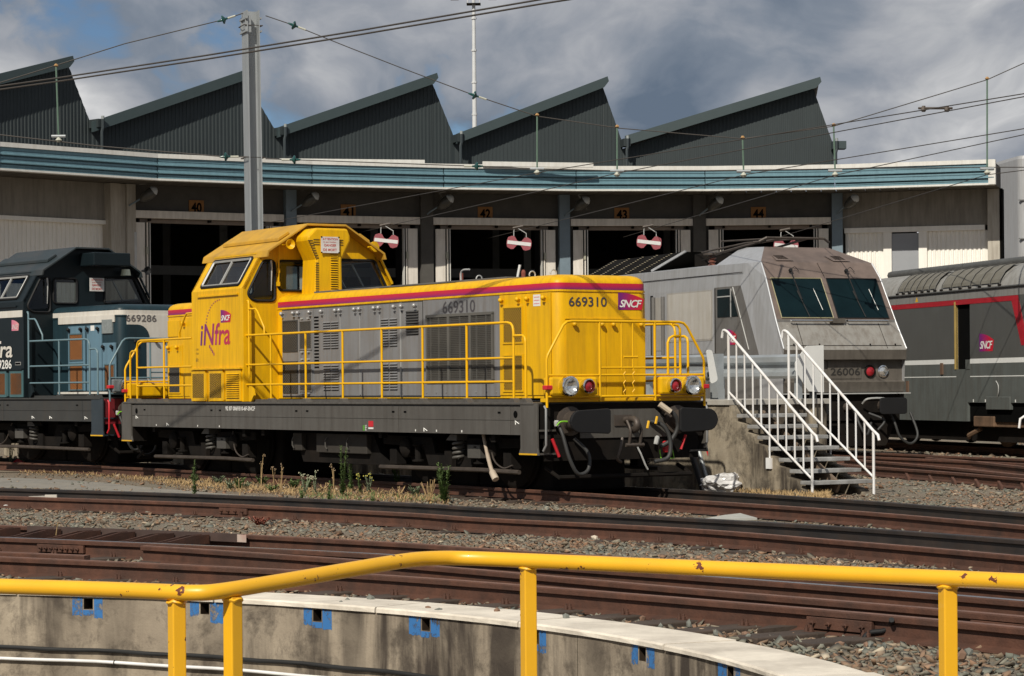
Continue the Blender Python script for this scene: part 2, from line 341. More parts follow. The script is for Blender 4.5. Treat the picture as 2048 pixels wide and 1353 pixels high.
# walkway of the turntable bridge that carries the foreground railing (below the picture)
tag(MB().box(-3.2, 3.2, 6.2, 8.9, -.3, -.12).build('turntable_walkway', mat('steel_plate_grey', (.12, .12, .12), .6, dirt=(.1,.05,.03), dirt_amt=.6)), kind='structure')
tag(MB().box(-2.8, 2.8, 6.6, 8.5, -1.45, -.3).build('turntable_girder', mat('steel_plate_grey', (.12,)*3)), kind='structure')
# ---- rails
M_rust = mat('rail_rust', (.082, .033, .019), .75, metal=.0, var=.35, dirt=(.03, .02, .016), dirt_amt=.7, streak=False, scale=6, bump=.2, bscale=60)
M_oil = mat('rail_oily', (.022, .019, .018), .5, var=.3, dirt=(.07, .04, .025), dirt_amt=.5, streak=False, scale=4)
M_top = mat('rail_head_worn', (.17, .082, .052), .55, var=.3, dirt=(.20, .11, .07), dirt_amt=.5, streak=False, scale=8)
M_shine = mat('rail_head_bright', (.42, .42, .43), .32, metal=.9, var=.15)
RAIL = [(-.036, 0), (.036, 0), (.040, -.010), (.039, -.040), (.007, -.052), (.007, -.128), (.068, -.148), (.07, -.162), (-.07, -.162), (-.068, -.148), (-.007, -.128), (-.007, -.052), (-.039, -.04), (-.040, -.010)]
def rail(path, parent, side=M_rust, top=M_top, z=RZ, n=10):
    pts = spline([(p[0], p[1], z) for p in path], n); b = MB().sweep(RAIL, pts); o = b.build('rail', side, parent, fix=True)
    o.data.materials.append(top)
    for p in o.data.polygons:
        if p.normal.z > .7 and p.center.z > z-.01: p.material_index = 1
    return o
LTH = math.atan(3155/F_PX); LA = Vector((-math.sin(LTH), math.cos(LTH))); LT = Vector((math.cos(LTH), math.sin(LTH)))
LO = Vector((1.82, 33.8))+LA*.62
def loc(u, w): return LO+LA*u+LT*w
BTH = math.radians(39); BO = LO+LA*14.94; BA = Vector((-math.sin(BTH), math.cos(BTH))); BT = Vector((math.cos(BTH), math.sin(BTH)))
def locb(u, w): return BO+BA*u+BT*w
def track(name): return empty(name, (0,0,0), 0, kind='structure')
t1 = track('railway_track')
rail([locb(22, -.75), locb(12, -.75), locb(2, -.75), loc(12, -.75), loc(6, -.75), loc(1.5, -.75), (2.1, 31.56), (3.82, 28.37), (5.13, 25.13), (6.4, 21.5), (7.6, 17.5)], t1)
rail([locb(22, .72), locb(12, .72), locb(2, .72), loc(12, .72), loc(6, .72), loc(2.2, .74), (2.2, 34.75), (4.18, 31.05), (5.62, 27.54), (7.0, 23.8), (8.3, 19.5)], t1, M_oil, M_oil)
t2 = track('railway_track')
T2N = [(-13.5, 39.5), (-10.2, 36.8), (-7.02, 34.18), (-3.97, 31.64), (-1.3, 28.75), (-.37, 27.45), (1.68, 25.16), (3.07, 22.84), (4.22, 20.69), (5.4, 18.2), (6.6, 15.2)]
T2F = [(-14.2, 42.2), (-10.9, 39.6), (-7.6, 37.01), (-4.33, 34.3), (-1.41, 31.2), (-.4, 29.85), (1.81, 27.22), (3.38, 25.08), (4.66, 22.81), (5.9, 20.3), (7.1, 17.4)]
rail(T2N, t2); rail(T2F, t2, M_oil, M_oil)
t3 = track('railway_track')
T3A = [(-11.5, 31.0), (-8.4, 28.8), (-5.53, 26.75), (-3.19, 25.1), (-1.05, 23.14), (-.12, 22.05), (1.75, 20.0), (3.75, 17.3), (5.2, 15.0), (6.3, 12.8)]
T3B = [(-10.5, 28.3), (-7.7, 26.3), (-5.04, 24.52), (-2.9, 23.0), (-.97, 21.41), (1.4, 18.84), (3.35, 16.45), (4.7, 14.4), (5.9, 12.2)]
T3C = [(-3.4, 23.0), (-2.82, 22.45), (-.93, 20.45), (1.3, 17.6), (3.13, 15.33), (4.4, 13.3), (5.4, 11.3)]
T3D = [(-9.6, 25.0), (-7.0, 23.3), (-4.45, 21.63), (-2.56, 20.35), (-.89, 19.05), (1.24, 16.75), (2.98, 14.64), (4.2, 12.6), (5.1, 10.6)]
T3E = [(-9.9, 25.9), (-7.2, 24.2), (-4.9, 22.75), (-3.75, 22.0)]
rail(T3A, t3); rail(T3B, t3, M_rust, M_shine); rail(T3C, t3); rail(T3D, t3); rail(T3E, t3, z=RZ-.02)
def on_path(path, px):
    """point of a rail path below photo column px, with its direction"""
    pts = spline([(p[0], p[1], RZ) for p in path], 40); best = None
    for i in range(len(pts)-1):
        p = pts[i]; x = 1024+F_PX*p.x/p.y
        if best is None or abs(x-px) < best[0]: best = (abs(x-px), p, (pts[i+1]-p).normalized())
    return best[1], best[2]
def square_to(path, a, d):
    pts = spline([(p[0], p[1], RZ) for p in path], 40); return min(pts, key=lambda q: abs((q-a).dot(d))+(0 if (q-a).length < 8 else 50))
def fishplate(path, px, parent, L=.55):
    p, d = on_path(path, px); nrm = Vector((d.y, -d.x, 0)); nrm = nrm if nrm.y < 0 else -nrm; b = MB()
    c = p+nrm*.030; b.bar(c-d*L/2-Vector((0,0,.085)), c+d*L/2-Vector((0,0,.085)), .03, .075)
    b.build('fishplate', M_rust, parent, bevel=.004)
    for k in (-.38, -.13, .13, .38):
        q = c+d*L*k-Vector((0,0,.085)); MB().lathe([(.016, 0), (.016, .022), (.008, .024), (.008, .05)], q+nrm*.015, nrm, 6).build('bolt', M_rust, parent)
for path, px in ((T3D, 1690), (T3B, 120), (T3B, 133), (T3C, 2010), (T2N, 472)): fishplate(path, px, t3 if path is not T2N else t2)
# check-rail chairs (pairs of bent ribs) between the two far rails of the near track
def chair(px, parent):
    a, d = on_path(T3A, px); c = square_to(T3B, a, d); dv = (c-a)
    for k in (-.055, .055):
        o = d*k; b = MB(); pts = []
        for t, z in ((.06, -.01), (.06, -.10), (.5, -.115), (.93, -.13), (.93, -.10), (.7, -.085), (.42, -.055), (.2, -.01)): pts.append(a+dv*t+o+Vector((0,0,z)))
        b.prism(pts, d*.022); b.build('chair_rib', M_rust, parent)
for px in (42, 122, 198, 272, 346, 420): chair(px, t3)
def check_plate(px0, px1, parent):
    ps = [on_path(T3A, x)[0] for x in np.linspace(px0, px1, 14)]; d = (ps[-1]-ps[0]).normalized(); n = Vector((d.y, -d.x, 0)); n = n if n.y < 0 else -n
    MB().sweep([(-.012, -.075), (.012, -.075), (.012, .008), (-.012, .008)], [p+n*.06 for p in ps]).build('check_rail', mat('check_rail_dark', (.06, .038, .032), .6, var=.25), parent)
check_plate(60, 498, t3)
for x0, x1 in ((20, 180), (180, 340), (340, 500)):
    q = [on_path(T3A, x)[0] for x in (x0, x1)]; r_ = [on_path(T3B, x)[0] for x in (x1-20, x0-20)]; MB().add([(v.x, v.y, GZ+.016) for v in q+r_], [(0,1,2,3)]).build('shade_bed', mat('shade_black', (.012, .010, .009), .8, spec=.15), t3, fix=False)  # black sheet standing in for the shaded voids under the chairs
p, d = on_path(T3A, 490); n_ = Vector((d.y, -d.x, 0)); n_ = n_ if n_.y < 0 else -n_
b = MB(); b.bar(p+n_*.076-d*.07+Vector((0,0,-.034)), p+n_*.076+d*.06+Vector((0,0,-.034)), .004, .075); b.build('paint_mark', mat('paint_red_white', (.42, .33, .28), .8, dirt=(.35, .05, .03), dirt_amt=1, streak=False, scale=20), t3)
# sleepers: wood, mostly buried
M_wood = mat('sleeper_wood', (.055, .038, .028), .9, var=.35, bump=.4, bscale=30)
def sleepers(A_, B_, parent, x0, x1, step, ext, z=GZ+.012):
    for px in np.arange(x0, x1, step):
        a, d = on_path(A_, px); c = square_to(B_, a, d); v = (c-a).normalized(); a = a-v*ext[0]; c = c+v*ext[1]
        MB().bar((a.x, a.y, z-.05), (c.x, c.y, z-.05), .24, .10).build('sleeper', M_wood, parent, bevel=.01)
sleepers(T3A, T3D, t3, -240, 2300, 118, (.35, .62), GZ+.022); sleepers(T2F, T2N, t2, -250, 2300, 105, (.3, .35), GZ+.005)
for L_, b_ in ((loc, 0), ):
    for u in np.arange(-12, 14, .62):
        if u > -1.2: a = loc(u, -1.15); c = loc(u, 1.15)
        else: continue
        MB().bar((a.x, a.y, GZ-.03), (c.x, c.y, GZ-.03), .24, .10).build('sleeper', M_wood, t1)
def clips(path, A_, parent, x0, x1, step):
    b = MB(); b.box(-.045, .045, -.06, .0, 0, .018); b.lathe([(.016, .018), (.016, .04), (.009, .042), (.009, .058)], (-.02, -.03, 0), (0,0,1), 6); b.lathe([(.016, .018), (.016, .04), (.009, .042), (.009, .058)], (.025, -.03, 0), (0,0,1), 6)
    me = b.mesh('rail_clip', M_rust)
    for px in np.arange(x0, x1, step):
        a, d0 = on_path(A_, px); c = square_to(path, a, d0); i = (d0); n = Vector((d0.y, -d0.x, 0)); n = n if n.y < 0 else -n
        place(me, 'rail_clip', parent, (c.x+n.x*.055, c.y+n.y*.055, RZ-.155), (0, 0, math.atan2(n.y, n.x)+math.pi/2))
clips(T3D, T3A, t3, -240, 2300, 118); clips(T3B, T3A, t3, -240, 2300, 118); clips(T2N, T2F, t2, -250, 2300, 105)
# tracks of the two locomotives at the back right
SO = Vector((6.95, 51.8)); STH = math.radians(22); SA = Vector((-math.sin(STH), math.cos(STH))); ST = Vector((math.cos(STH), math.sin(STH)))
def locs(u, w): return SO+SA*u+ST*w
DO = Vector((9.16, 59.0)); DTH = math.radians(15); DA = Vector((-math.sin(DTH), math.cos(DTH))); DT = Vector((math.cos(DTH), math.sin(DTH)))
def locd(u, w): return DO+DA*u+DT*w
t4 = track('railway_track'); t5 = track('railway_track')
for w in (-.74, .74): rail([locs(30, w), locs(15, w), locs(0, w), locs(-10, w), locs(-20, w)], t4)
for w in (.71, 2.19): rail([locd(20, w), locd(8, w), locd(-4, w), locd(-16, w), locd(-30, w)], t5)
for pix in ([(1660, 925), (1710, 931), (1880, 943), (2048, 957), (2250, 975)], [(1690, 917), (1760, 923), (1900, 935), (2048, 950), (2250, 968)], [(1855, 915), (1950, 923), (2048, 933), (2200, 946)]):
    rail([gnd(*q, RZ).xy for q in pix], t4)
for px in range(1810, 2060, 46):
    q = gnd(px, 944+(px-1880)*.083+3, RZ); d = Vector((.62, -.78, 0)); b = MB(); b.prism([(q.x, q.y-.05, -.09), (q.x, q.y-.05, .03), (q.x+.02, q.y-.2, -.04), (q.x+.02, q.y-.24, -.09)], d*.05); b.build('chair_rib', M_rust, t4)
# doors' tracks into the shed: rails run in under the doors
# ---- loose stones
def stone_mesh(name, pos, size, material, parent=None, flat=.42, kind='stuff'):
    n = len(pos); cube = np.array([(-1,-1,-1),(1,-1,-1),(1,1,-1),(-1,1,-1),(-1,-1,1),(1,-1,1),(1,1,1),(-1,1,1)], float)*.5
    V = cube[None]*rng.uniform(.45, 1.0, (n, 8, 3)); ang = rng.uniform(0, 2*math.pi, n); til = rng.normal(0, .35, (n, 2))
    V *= size[:, None, None]*np.stack([rng.uniform(.8, 1.5, n), rng.uniform(.7, 1.1, n), rng.uniform(flat*.6, flat*1.3, n)], 1)[:, None, :]
    c, s = np.cos(ang)[:, None], np.sin(ang)[:, None]; x, y, z = V[..., 0], V[..., 1], V[..., 2]
    z = z+x*til[:, :1]+y*til[:, 1:]; x, y = x*c-y*s, x*s+y*c
    V = np.stack([x, y, z], -1)+pos[:, None, :]; V = V.reshape(-1, 3)
    q = np.array([(0,3,2,1),(4,5,6,7),(0,1,5,4),(1,2,6,5),(2,3,7,6),(3,0,4,7)]); Fq = (q[None]+8*np.arange(n)[:, None, None]).reshape(-1)
    me = bpy.data.meshes.new(name); me.vertices.add(len(V)); me.vertices.foreach_set('co', V.ravel()); me.loops.add(len(Fq)); me.loops.foreach_set('vertex_index', Fq.astype(np.int32))
    nf = len(Fq)//4; me.polygons.add(nf); me.polygons.foreach_set('loop_start', (np.arange(nf)*4).astype(np.int32)); me.polygons.foreach_set('loop_total', np.full(nf, 4, np.int32)); me.update(); me.validate()
    me.materials.append(material); o = place(me, name, parent); o['kind'] = kind; return o
def stone_mat():
    m = bpy.data.materials.new('ballast_stone'); m.use_nodes = True; N = m.node_tree.nodes; L = m.node_tree.links; p = N['Principled BSDF']; p.inputs['Roughness'].default_value = .9
    g = N.new('ShaderNodeNewGeometry'); r = N.new('ShaderNodeValToRGB'); e = r.color_ramp.elements
    cols = [(0, (.13, .128, .11)), (.2, (.215, .205, .175)), (.4, (.17, .125, .09)), (.58, (.25, .15, .10)), (.74, (.235, .215, .18)), (.88, (.10, .065, .045)), (.97, (.30, .20, .14)), (1, (.5, .44, .36))]
    while len(e) < len(cols): e.new(.5)
    for k, (q, c) in enumerate(cols): e[k].position = q; e[k].color = (*c, 1)
    L.new(g.outputs['Random Per Island'], r.inputs[0])
    n = N.new('ShaderNodeTexNoise'); n.inputs['Scale'].default_value = .5; n.inputs['Detail'].default_value = 4; L.new(g.outputs['Position'], n.inputs['Vector'])
    r2 = N.new('ShaderNodeValToRGB'); r2.color_ramp.elements[0].position = .38; r2.color_ramp.elements[1].position = .64; r2.color_ramp.elements[0].color = (.88, .96, .93, 1); r2.color_ramp.elements[1].color = (1.04, .89, .76, 1); L.new(n.outputs[0], r2.inputs[0])
    mx = N.new('ShaderNodeMix'); mx.data_type = 'RGBA'; mx.blend_type = 'MULTIPLY'; mx.inputs['Factor'].default_value = 1; L.new(r.outputs[0], mx.inputs['A']); L.new(r2.outputs[0], mx.inputs['B']); L.new(mx.outputs['Result'], p.inputs['Base Color']); return m
M_stone = stone_mat()
PLAT = (3.25, 5.15, 1.85)                               # platform w0, w1, near end (in the yellow locomotive's frame)
M_dust = mat('dust_grey', (.215, .205, .185), .95, var=.2, dirt=(.30, .27, .23), dirt_amt=.7, streak=False, scale=4, bump=.4, bscale=60, spec=.1)
M_path = mat('path_brown', (.19, .155, .12), .95, var=.2, dirt=(.27, .22, .16), dirt_amt=.7, streak=False, scale=3, bump=.3, bscale=40, spec=.1)
PATCH = []
def inside(pg, x, y):
    r = np.zeros(len(x), bool); m = len(pg)
    for i in range(m):
        (xa, ya), (xb, yb) = pg[i], pg[(i+1) % m]; c = ((ya > y) != (yb > y)) & (x < (xb-xa)*(y-ya)/((yb-ya) if yb != ya else 1e-9)+xa); r ^= c
    return r
def patch(pix, m, z):
    pts = [gnd(a, b, z) for a, b in pix]; c = [p.xyz for p in spline(pts+[pts[0]], 5)[:-1]]; c = [Vector((p.x+random.uniform(-.06, .06), p.y+random.uniform(-.12, .12), z)) for p in c]
    PATCH.append([(p.x, p.y) for p in c]); b = MB(); b.add(c, [tuple(range(len(c)))]); tag(b.build('path', m, fix=False), kind='structure')
patch([(-90, 954), (60, 957), (170, 963), (330, 978), (520, 994), (420, 992), (250, 983), (60, 977), (-90, 975)], M_dust, GZ-.013)
patch([(-90, 929), (80, 932), (185, 940), (190, 946), (90, 945), (-90, 944)], M_path, GZ-.009)
def scatter():
    P_, S_ = [], []
    for y0, y1, dens, s0, s1 in ((9, 16, 800, .026, .060), (16, 21, 800, .026, .058), (21, 27, 480, .026, .058), (27, 36, 210, .028, .062), (36, 48, 75, .03, .075), (48, 66, 18, .05, .10)):
        wd = y1*.215+1.2; n = int(dens*2*wd*(y1-y0)); x = rng.uniform(-wd, wd, n); y = rng.uniform(y0, y1, n)
        keep = np.hypot(x-PIT_C.x, y-PIT_C.y) > PIT_R+COPE+.03
        lu = (x-LO.x)*LA.x+(y-LO.y)*LA.y; lw = (x-LO.x)*LT.x+(y-LO.y)*LT.y
        keep &= ~((lw > 3.2) & (lw < 5.2) & (lu > -.3)); keep &= rng.uniform(0, 1, n) < np.clip(.55+.5*np.sin(x*1.3+y*.9)*np.cos(x*.7-y*1.1), .25, 1)
        # dusty strip between the yellow locomotive and the next track stays nearly clear
        strip = (lw < -1.3) & (lw > -2.6) & (lu > 2); keep &= ~(strip & (rng.uniform(0, 1, n) < .75))
        for pg in PATCH: keep &= ~(inside(pg, x, y) & (rng.uniform(0, 1, n) < .93))
        x, y = x[keep], y[keep]; P_.append(np.stack([x, y, np.full(len(x), GZ)+rng.uniform(-.03, .002, len(x))], 1)); S_.append(rng.uniform(s0, s1, len(x))*rng.choice([1, 1, 1, .6, 1.35], len(x)))
    pos = np.concatenate(P_); size = np.concatenate(S_)
    # higher ballast between the rails
    return stone_mesh('ballast', pos, size, M_stone)
scatter()
# ================================================================== DIESEL LOCOMOTIVES
M_black = mat('rubber_black', (.011, .011, .012), .65, spec=.25); M_dark = mat('under_dark', (.009, .0078, .007), .85, var=.4, dirt=(.026, .018, .013), dirt_amt=.45, streak=False, spec=.12)
M_chrome = mat('chrome', (.75, .75, .75), .12, metal=1, var=.03); M_alu = mat('aluminium', (.40, .40, .39), .6, metal=.2, var=.08)
M_glass = glass_mat('cab_glass', (.62, .66, .65)); M_lens = mat('lamp_lens', (.80, .80, .78), .12, metal=.85, var=.02); M_red = mat('lamp_red', (.32, .012, .02), .25, var=.2, coat=.5)
M_white = mat('paint_white', (.70, .70, .68), .45, var=.06); M_hose = mat('hose', (.03, .03, .03), .6); M_steel = mat('greasy_steel', (.075, .06, .05), .55, metal=.3, var=.4)
M_txt = mat('letter_dark', (.055, .05, .055), .5); M_txtw = mat('letter_white', (.72, .71, .68), .5); M_sgn = mat('letter_red', (.50, .06, .05), .6)
M_spr = mat('spring_grey', (.07, .065, .058), .55); M_hole = mat('void', (.005, .005, .005), .95, spec=.02); M_fluo = mat('lime_green', (.20, .50, .03), .5); M_yel2 = mat('handle_yellow', (.65, .36, .01), .5); M_redp = mat('handle_red', (.50, .015, .025), .5)
Y_BODY = mat('yellow_paint', (.73, .405, .002), .45, var=.07, dirt=(.30, .15, .012), dirt_amt=.5, scale=1.6, spec=.28)
Y_ROOF = mat('yellow_roof', (.55, .30, .02), .5, var=.07, dirt=(.22, .13, .04), dirt_amt=.6, streak=False)
Y_RAIL = mat('yellow_rail', (.74, .40, .002), .38, var=.05, spec=.35)
G_SIDE = mat('grey_side', (.19, .19, .195), .42, var=.07, dirt=(.11, .085, .06), dirt_amt=.55, scale=2)
G_FRAME = mat('grey_frame', (.085, .079, .071), .5, var=.1, dirt=(.045, .037, .03), dirt_amt=.7, scale=2.5)
STRIPE = grad_mat('stripe_red_purple', 2, 2.842, 2.932, (.17, .012, .13), (.56, .012, .035), mid=(.5, (.42, .012, .06)))
LOGO = None
def sncf(parent, origin, X, Z, w, h, nrm, pal='red'):
    """the operator's logo: purple to red tile with a curved top and white italic letters"""
    X = Vector(X); Z = Vector(Z); nrm = Vector(nrm); o = Vector(origin)
    pts = [(0, 0), (.92, 0), (1, .62)]+[(1-t, .62+.38*(1-(1-t)**2.1)) for t in np.linspace(.12, 1, 9)]
    b = MB(); b.add([o+X*(a*w)+Z*(c*h) for a, c in pts], [tuple(range(len(pts)))]); ob = b.build('logo', None, parent) if False else None
    me = b.mesh('logo', M_white); me.materials.clear()
    m = bpy.data.materials.new('logo_gradient'); m.use_nodes = True; N = m.node_tree.nodes; L = m.node_tree.links; p = N['Principled BSDF']; p.inputs['Roughness'].default_value = .4
    tc = N.new('ShaderNodeTexCoord'); r = N.new('ShaderNodeValToRGB'); c0, c1 = ((.16, .012, .16), (.52, .01, .03)) if pal == 'red' else ((.55, .16, .25), (.62, .25, .28))
    r.color_ramp.elements[0].color = (*c0, 1); r.color_ramp.elements[1].color = (*c1, 1); r.color_ramp.elements[0].position = .1; r.color_ramp.elements[1].position = .75
    dt = N.new('ShaderNodeVectorMath'); dt.operation = 'DOT_PRODUCT'; sb = N.new('ShaderNodeVectorMath'); sb.operation = 'SUBTRACT'; sb.inputs[1].default_value = o; dt.inputs[1].default_value = X/w
    L.new(tc.outputs['Object'], sb.inputs[0]); L.new(sb.outputs[0], dt.inputs[0]); L.new(dt.outputs['Value'], r.inputs[0]); L.new(r.outputs[0], p.inputs['Base Color'])
    me.materials.append(m); tile = place(me, 'logo_tile', parent)
    text_mesh('logo_letters', 'SNCF', o+nrm*.004+X*(.05*w)+Z*(.14*h), X, Z, .87*w, .44*h, M_txtw if pal == 'red' else mat('logo_faded', (.62, .5, .5)), tile, bold=.02, shear=.3, spacing=.86)
def mesh_grille(root, P, u0, u1, z0, z1, w, wire, bg, nu=7, nz=12, name='mesh_grille', frame=None):
    """expanded-metal grille on a side plane: dark recess, diamond lattice and frame"""
    s = -1 if w < 0 else 1
    b = MB(P); b.box(min(w, w-s*.012), max(w, w-s*.012), u0, u1, z0, z1); g = b.build(name, bg, root)
    l = MB(P); o = w+s*.007
    du = (u1-u0)/nu; dz = (z1-z0)/nz
    for i in range(nu):
        for j in range(nz):
            c = (u0+(i+.5)*du, z0+(j+.5)*dz)
            for a, d in (((-.5, 0), (0, .5)), ((0, .5), (.5, 0)), ((.5, 0), (0, -.5)), ((0, -.5), (-.5, 0))):
                p = (c[0]+a[0]*du, c[1]+a[1]*dz); q = (c[0]+d[0]*du, c[1]+d[1]*dz); t = .0055
                l.add([(o, p[0]-t, p[1]), (o, p[0]+t, p[1]), (o, q[0]+t, q[1]), (o, q[0]-t, q[1])], [(0,1,2,3)])
    lo = l.build('lattice', wire, g, fix=False)
    if frame:
        f = MB(P); t = .022
        for a in ((u0-t, u1+t, z1, z1+t), (u0-t, u1+t, z0-t, z0), (u0-t, u0, z0, z1), (u1, u1+t, z0, z1)): f.box(min(w, w+s*.012), max(w, w+s*.012), a[0], a[1], a[2], a[3])
        f.build('grille_frame', frame, g)
def louvres(root, P, u0, u1, z0, z1, w, n, m, dark, name='louvre'):
    s = -1 if w < 0 else 1; b = MB(P); d = MB(P); dz = (z1-z0)/n
    for k in range(n):
        z = z0+k*dz
        b.add([(w, u0, z+dz*.95), (w, u1, z+dz*.95), (w+s*.022, u1, z+dz*.42), (w+s*.022, u0, z+dz*.42), (w, u1, z+dz*.35), (w, u0, z+dz*.35)], [(0,1,2,3), (3,2,4,5), (0,3,5), (1,4,2)])
        d.add([(w+s*.002, u0, z+dz*.12), (w+s*.002, u1, z+dz*.12), (w+s*.002, u1, z+dz*.36), (w+s*.002, u0, z+dz*.36)], [(0,1,2,3)])
    b.build(name, m, root, fix=False); d.build(name+'_gap', dark, root, fix=False)
def hood_outline(u0, u1, hw, r, lo, hi, n=7):
    r = max(r, .01); P = math.pi/2; o = []
    o += arc((hw-r, u0+r), r, -P, 0, n) if lo else [(hw, u0)]
    o += arc((hw-r, u1-r), r, 0, P, n) if hi else [(hw, u1)]
    o += arc((-hw+r, u1-r), r, P, 2*P, n) if hi else [(-hw, u1)]
    o += arc((-hw+r, u0+r), r, 2*P, 3*P, n) if lo else [(-hw, u0)]
    return o
def hood(P, u0, u1, lo, hi, levels, hw=.78, r=.17):
    b = MB(P); vs = []; k = None
    for z, i in levels:
        o = hood_outline(u0+(i if lo else 0), u1-(i if hi else 0), hw-i, r-i*.6, lo, hi); k = len(o); vs += [(x, y, z) for x, y in o]
    fs = [(j*k+a, j*k+(a+1)%k, (j+1)*k+(a+1)%k, (j+1)*k+a) for j in range(len(levels)-1) for a in range(k)]+[tuple((len(levels)-1)*k+a for a in range(k)), tuple(range(k))]
    return b.add(vs, fs)
HLEV = [(1.345, 0), (2.93, 0), (2.965, .01), (3.0, .035), (3.03, .08), (3.05, .16)]
def knob_mesh(m):
    key = 'knob_'+m.name
    if key not in bpy.data.meshes:
        b = MB(); b.lathe([(.012, 0), (.014, .02), (.03, .03), (.036, .05), (.026, .07), (.008, .078)], (0,0,0), (-1, 0, 0), 8); b.box(-.045, 0, -.008, .008, -.06, -.02); me = b.mesh(key, m, 50)
    return bpy.data.meshes[key]
def bogie(P, root, uc, sides=(-1, 1)):
    for du in (-1.2, 1.2):
        MB(P).tube([(-.75, uc+du, .62), (.75, uc+du, .62)], .08, 10).build('axle', M_dark, root)
        for s in (-1, 1):
            MB(P).lathe([(.2, 0), (.5, .02), (.52, .03), (.55, .05), (.55, .10), (.575, .11), (.575, .135), (.2, .135)], (s*.80, uc+du, .62), (-s, 0, 0), 28).build('wheel', M_dark, root, smooth=35)
    for s in sides:
        w = s*1.02; f = MB(P); f.prism([(w, uc-1.95, .66), (w, uc-1.95, .80), (w, uc-.5, .78), (w, uc-.4, .55), (w, uc+.4, .55), (w, uc+.5, .78), (w, uc+1.95, .80), (w, uc+1.95, .66), (w, uc+.75, .62), (w, uc+.6, .36), (w, uc-.6, .36), (w, uc-.75, .62)], (s*.08, 0, 0)); f.build('bogie_frame', M_dark, root, bevel=.01)
        for du in (-1.2, 1.2):
            MB(P).lathe([(.13, 0), (.15, .02), (.15, .15), (.10, .19), (.06, .20)], (s*1.0, uc+du, .62), (s, 0, 0), 12).build('axle_box', M_dark, root, smooth=40)
            b = MB(P); b.lathe([(.09, 0), (.09, .02), (.05, .03), (.05, .22), (.09, .23), (.09, .25)], (s*1.12, uc+du*.72, .42), (0, 0, 1), 10); b.build('damper', M_dark, root)
        # coil spring with its bracket and a plated box beside it
        cs = (s*1.13, uc-.32, .50); b = MB(P); b.tube([(cs[0]+.085*math.cos(t), cs[1]+.085*math.sin(t), .47+t*.0105) for t in np.linspace(0, 8*math.pi, 56)], .021, 6); b.build('spring', M_spr, root, smooth=60)
        MB(P).prism([(s*1.05, uc-.42, .745), (s*1.05, uc-.42, .83), (s*1.05, uc-.24, .83), (s*1.05, uc-.12, .745)], (s*.18, 0, 0)).build('spring_bracket', M_spr, root)
        MB(P).box(*sorted((s*1.08, s*1.2)), uc-1.0, uc-.66, .50, .69).build('sand_box', M_spr, root, bevel=.008)
        MB(P).tube([(s*1.18, uc-2.0, .33), (s*1.18, uc-1.0, .34), (s*1.18, uc+1.9, .32)], .032, 7).build('brake_rod', M_steel, root)
        for k, (a, c) in enumerate(((-1.75, -1.55), (-.15, .05), (1.45, 1.65))):
            MB(P).box(*sorted((s*.98, s*1.16)), uc+a, uc+c, .36, .60).build('brake_hanger', M_dark, root, bevel=.01)
        pts = spline([(s*1.15, uc-1.2, .8), (s*1.19, uc-1.35, .5), (s*1.19, uc-1.6, .38), (s*1.16, uc-1.8, .42)], 6); MB(P).tube(pts, .012, 5).build('sand_pipe', M_steel, root)
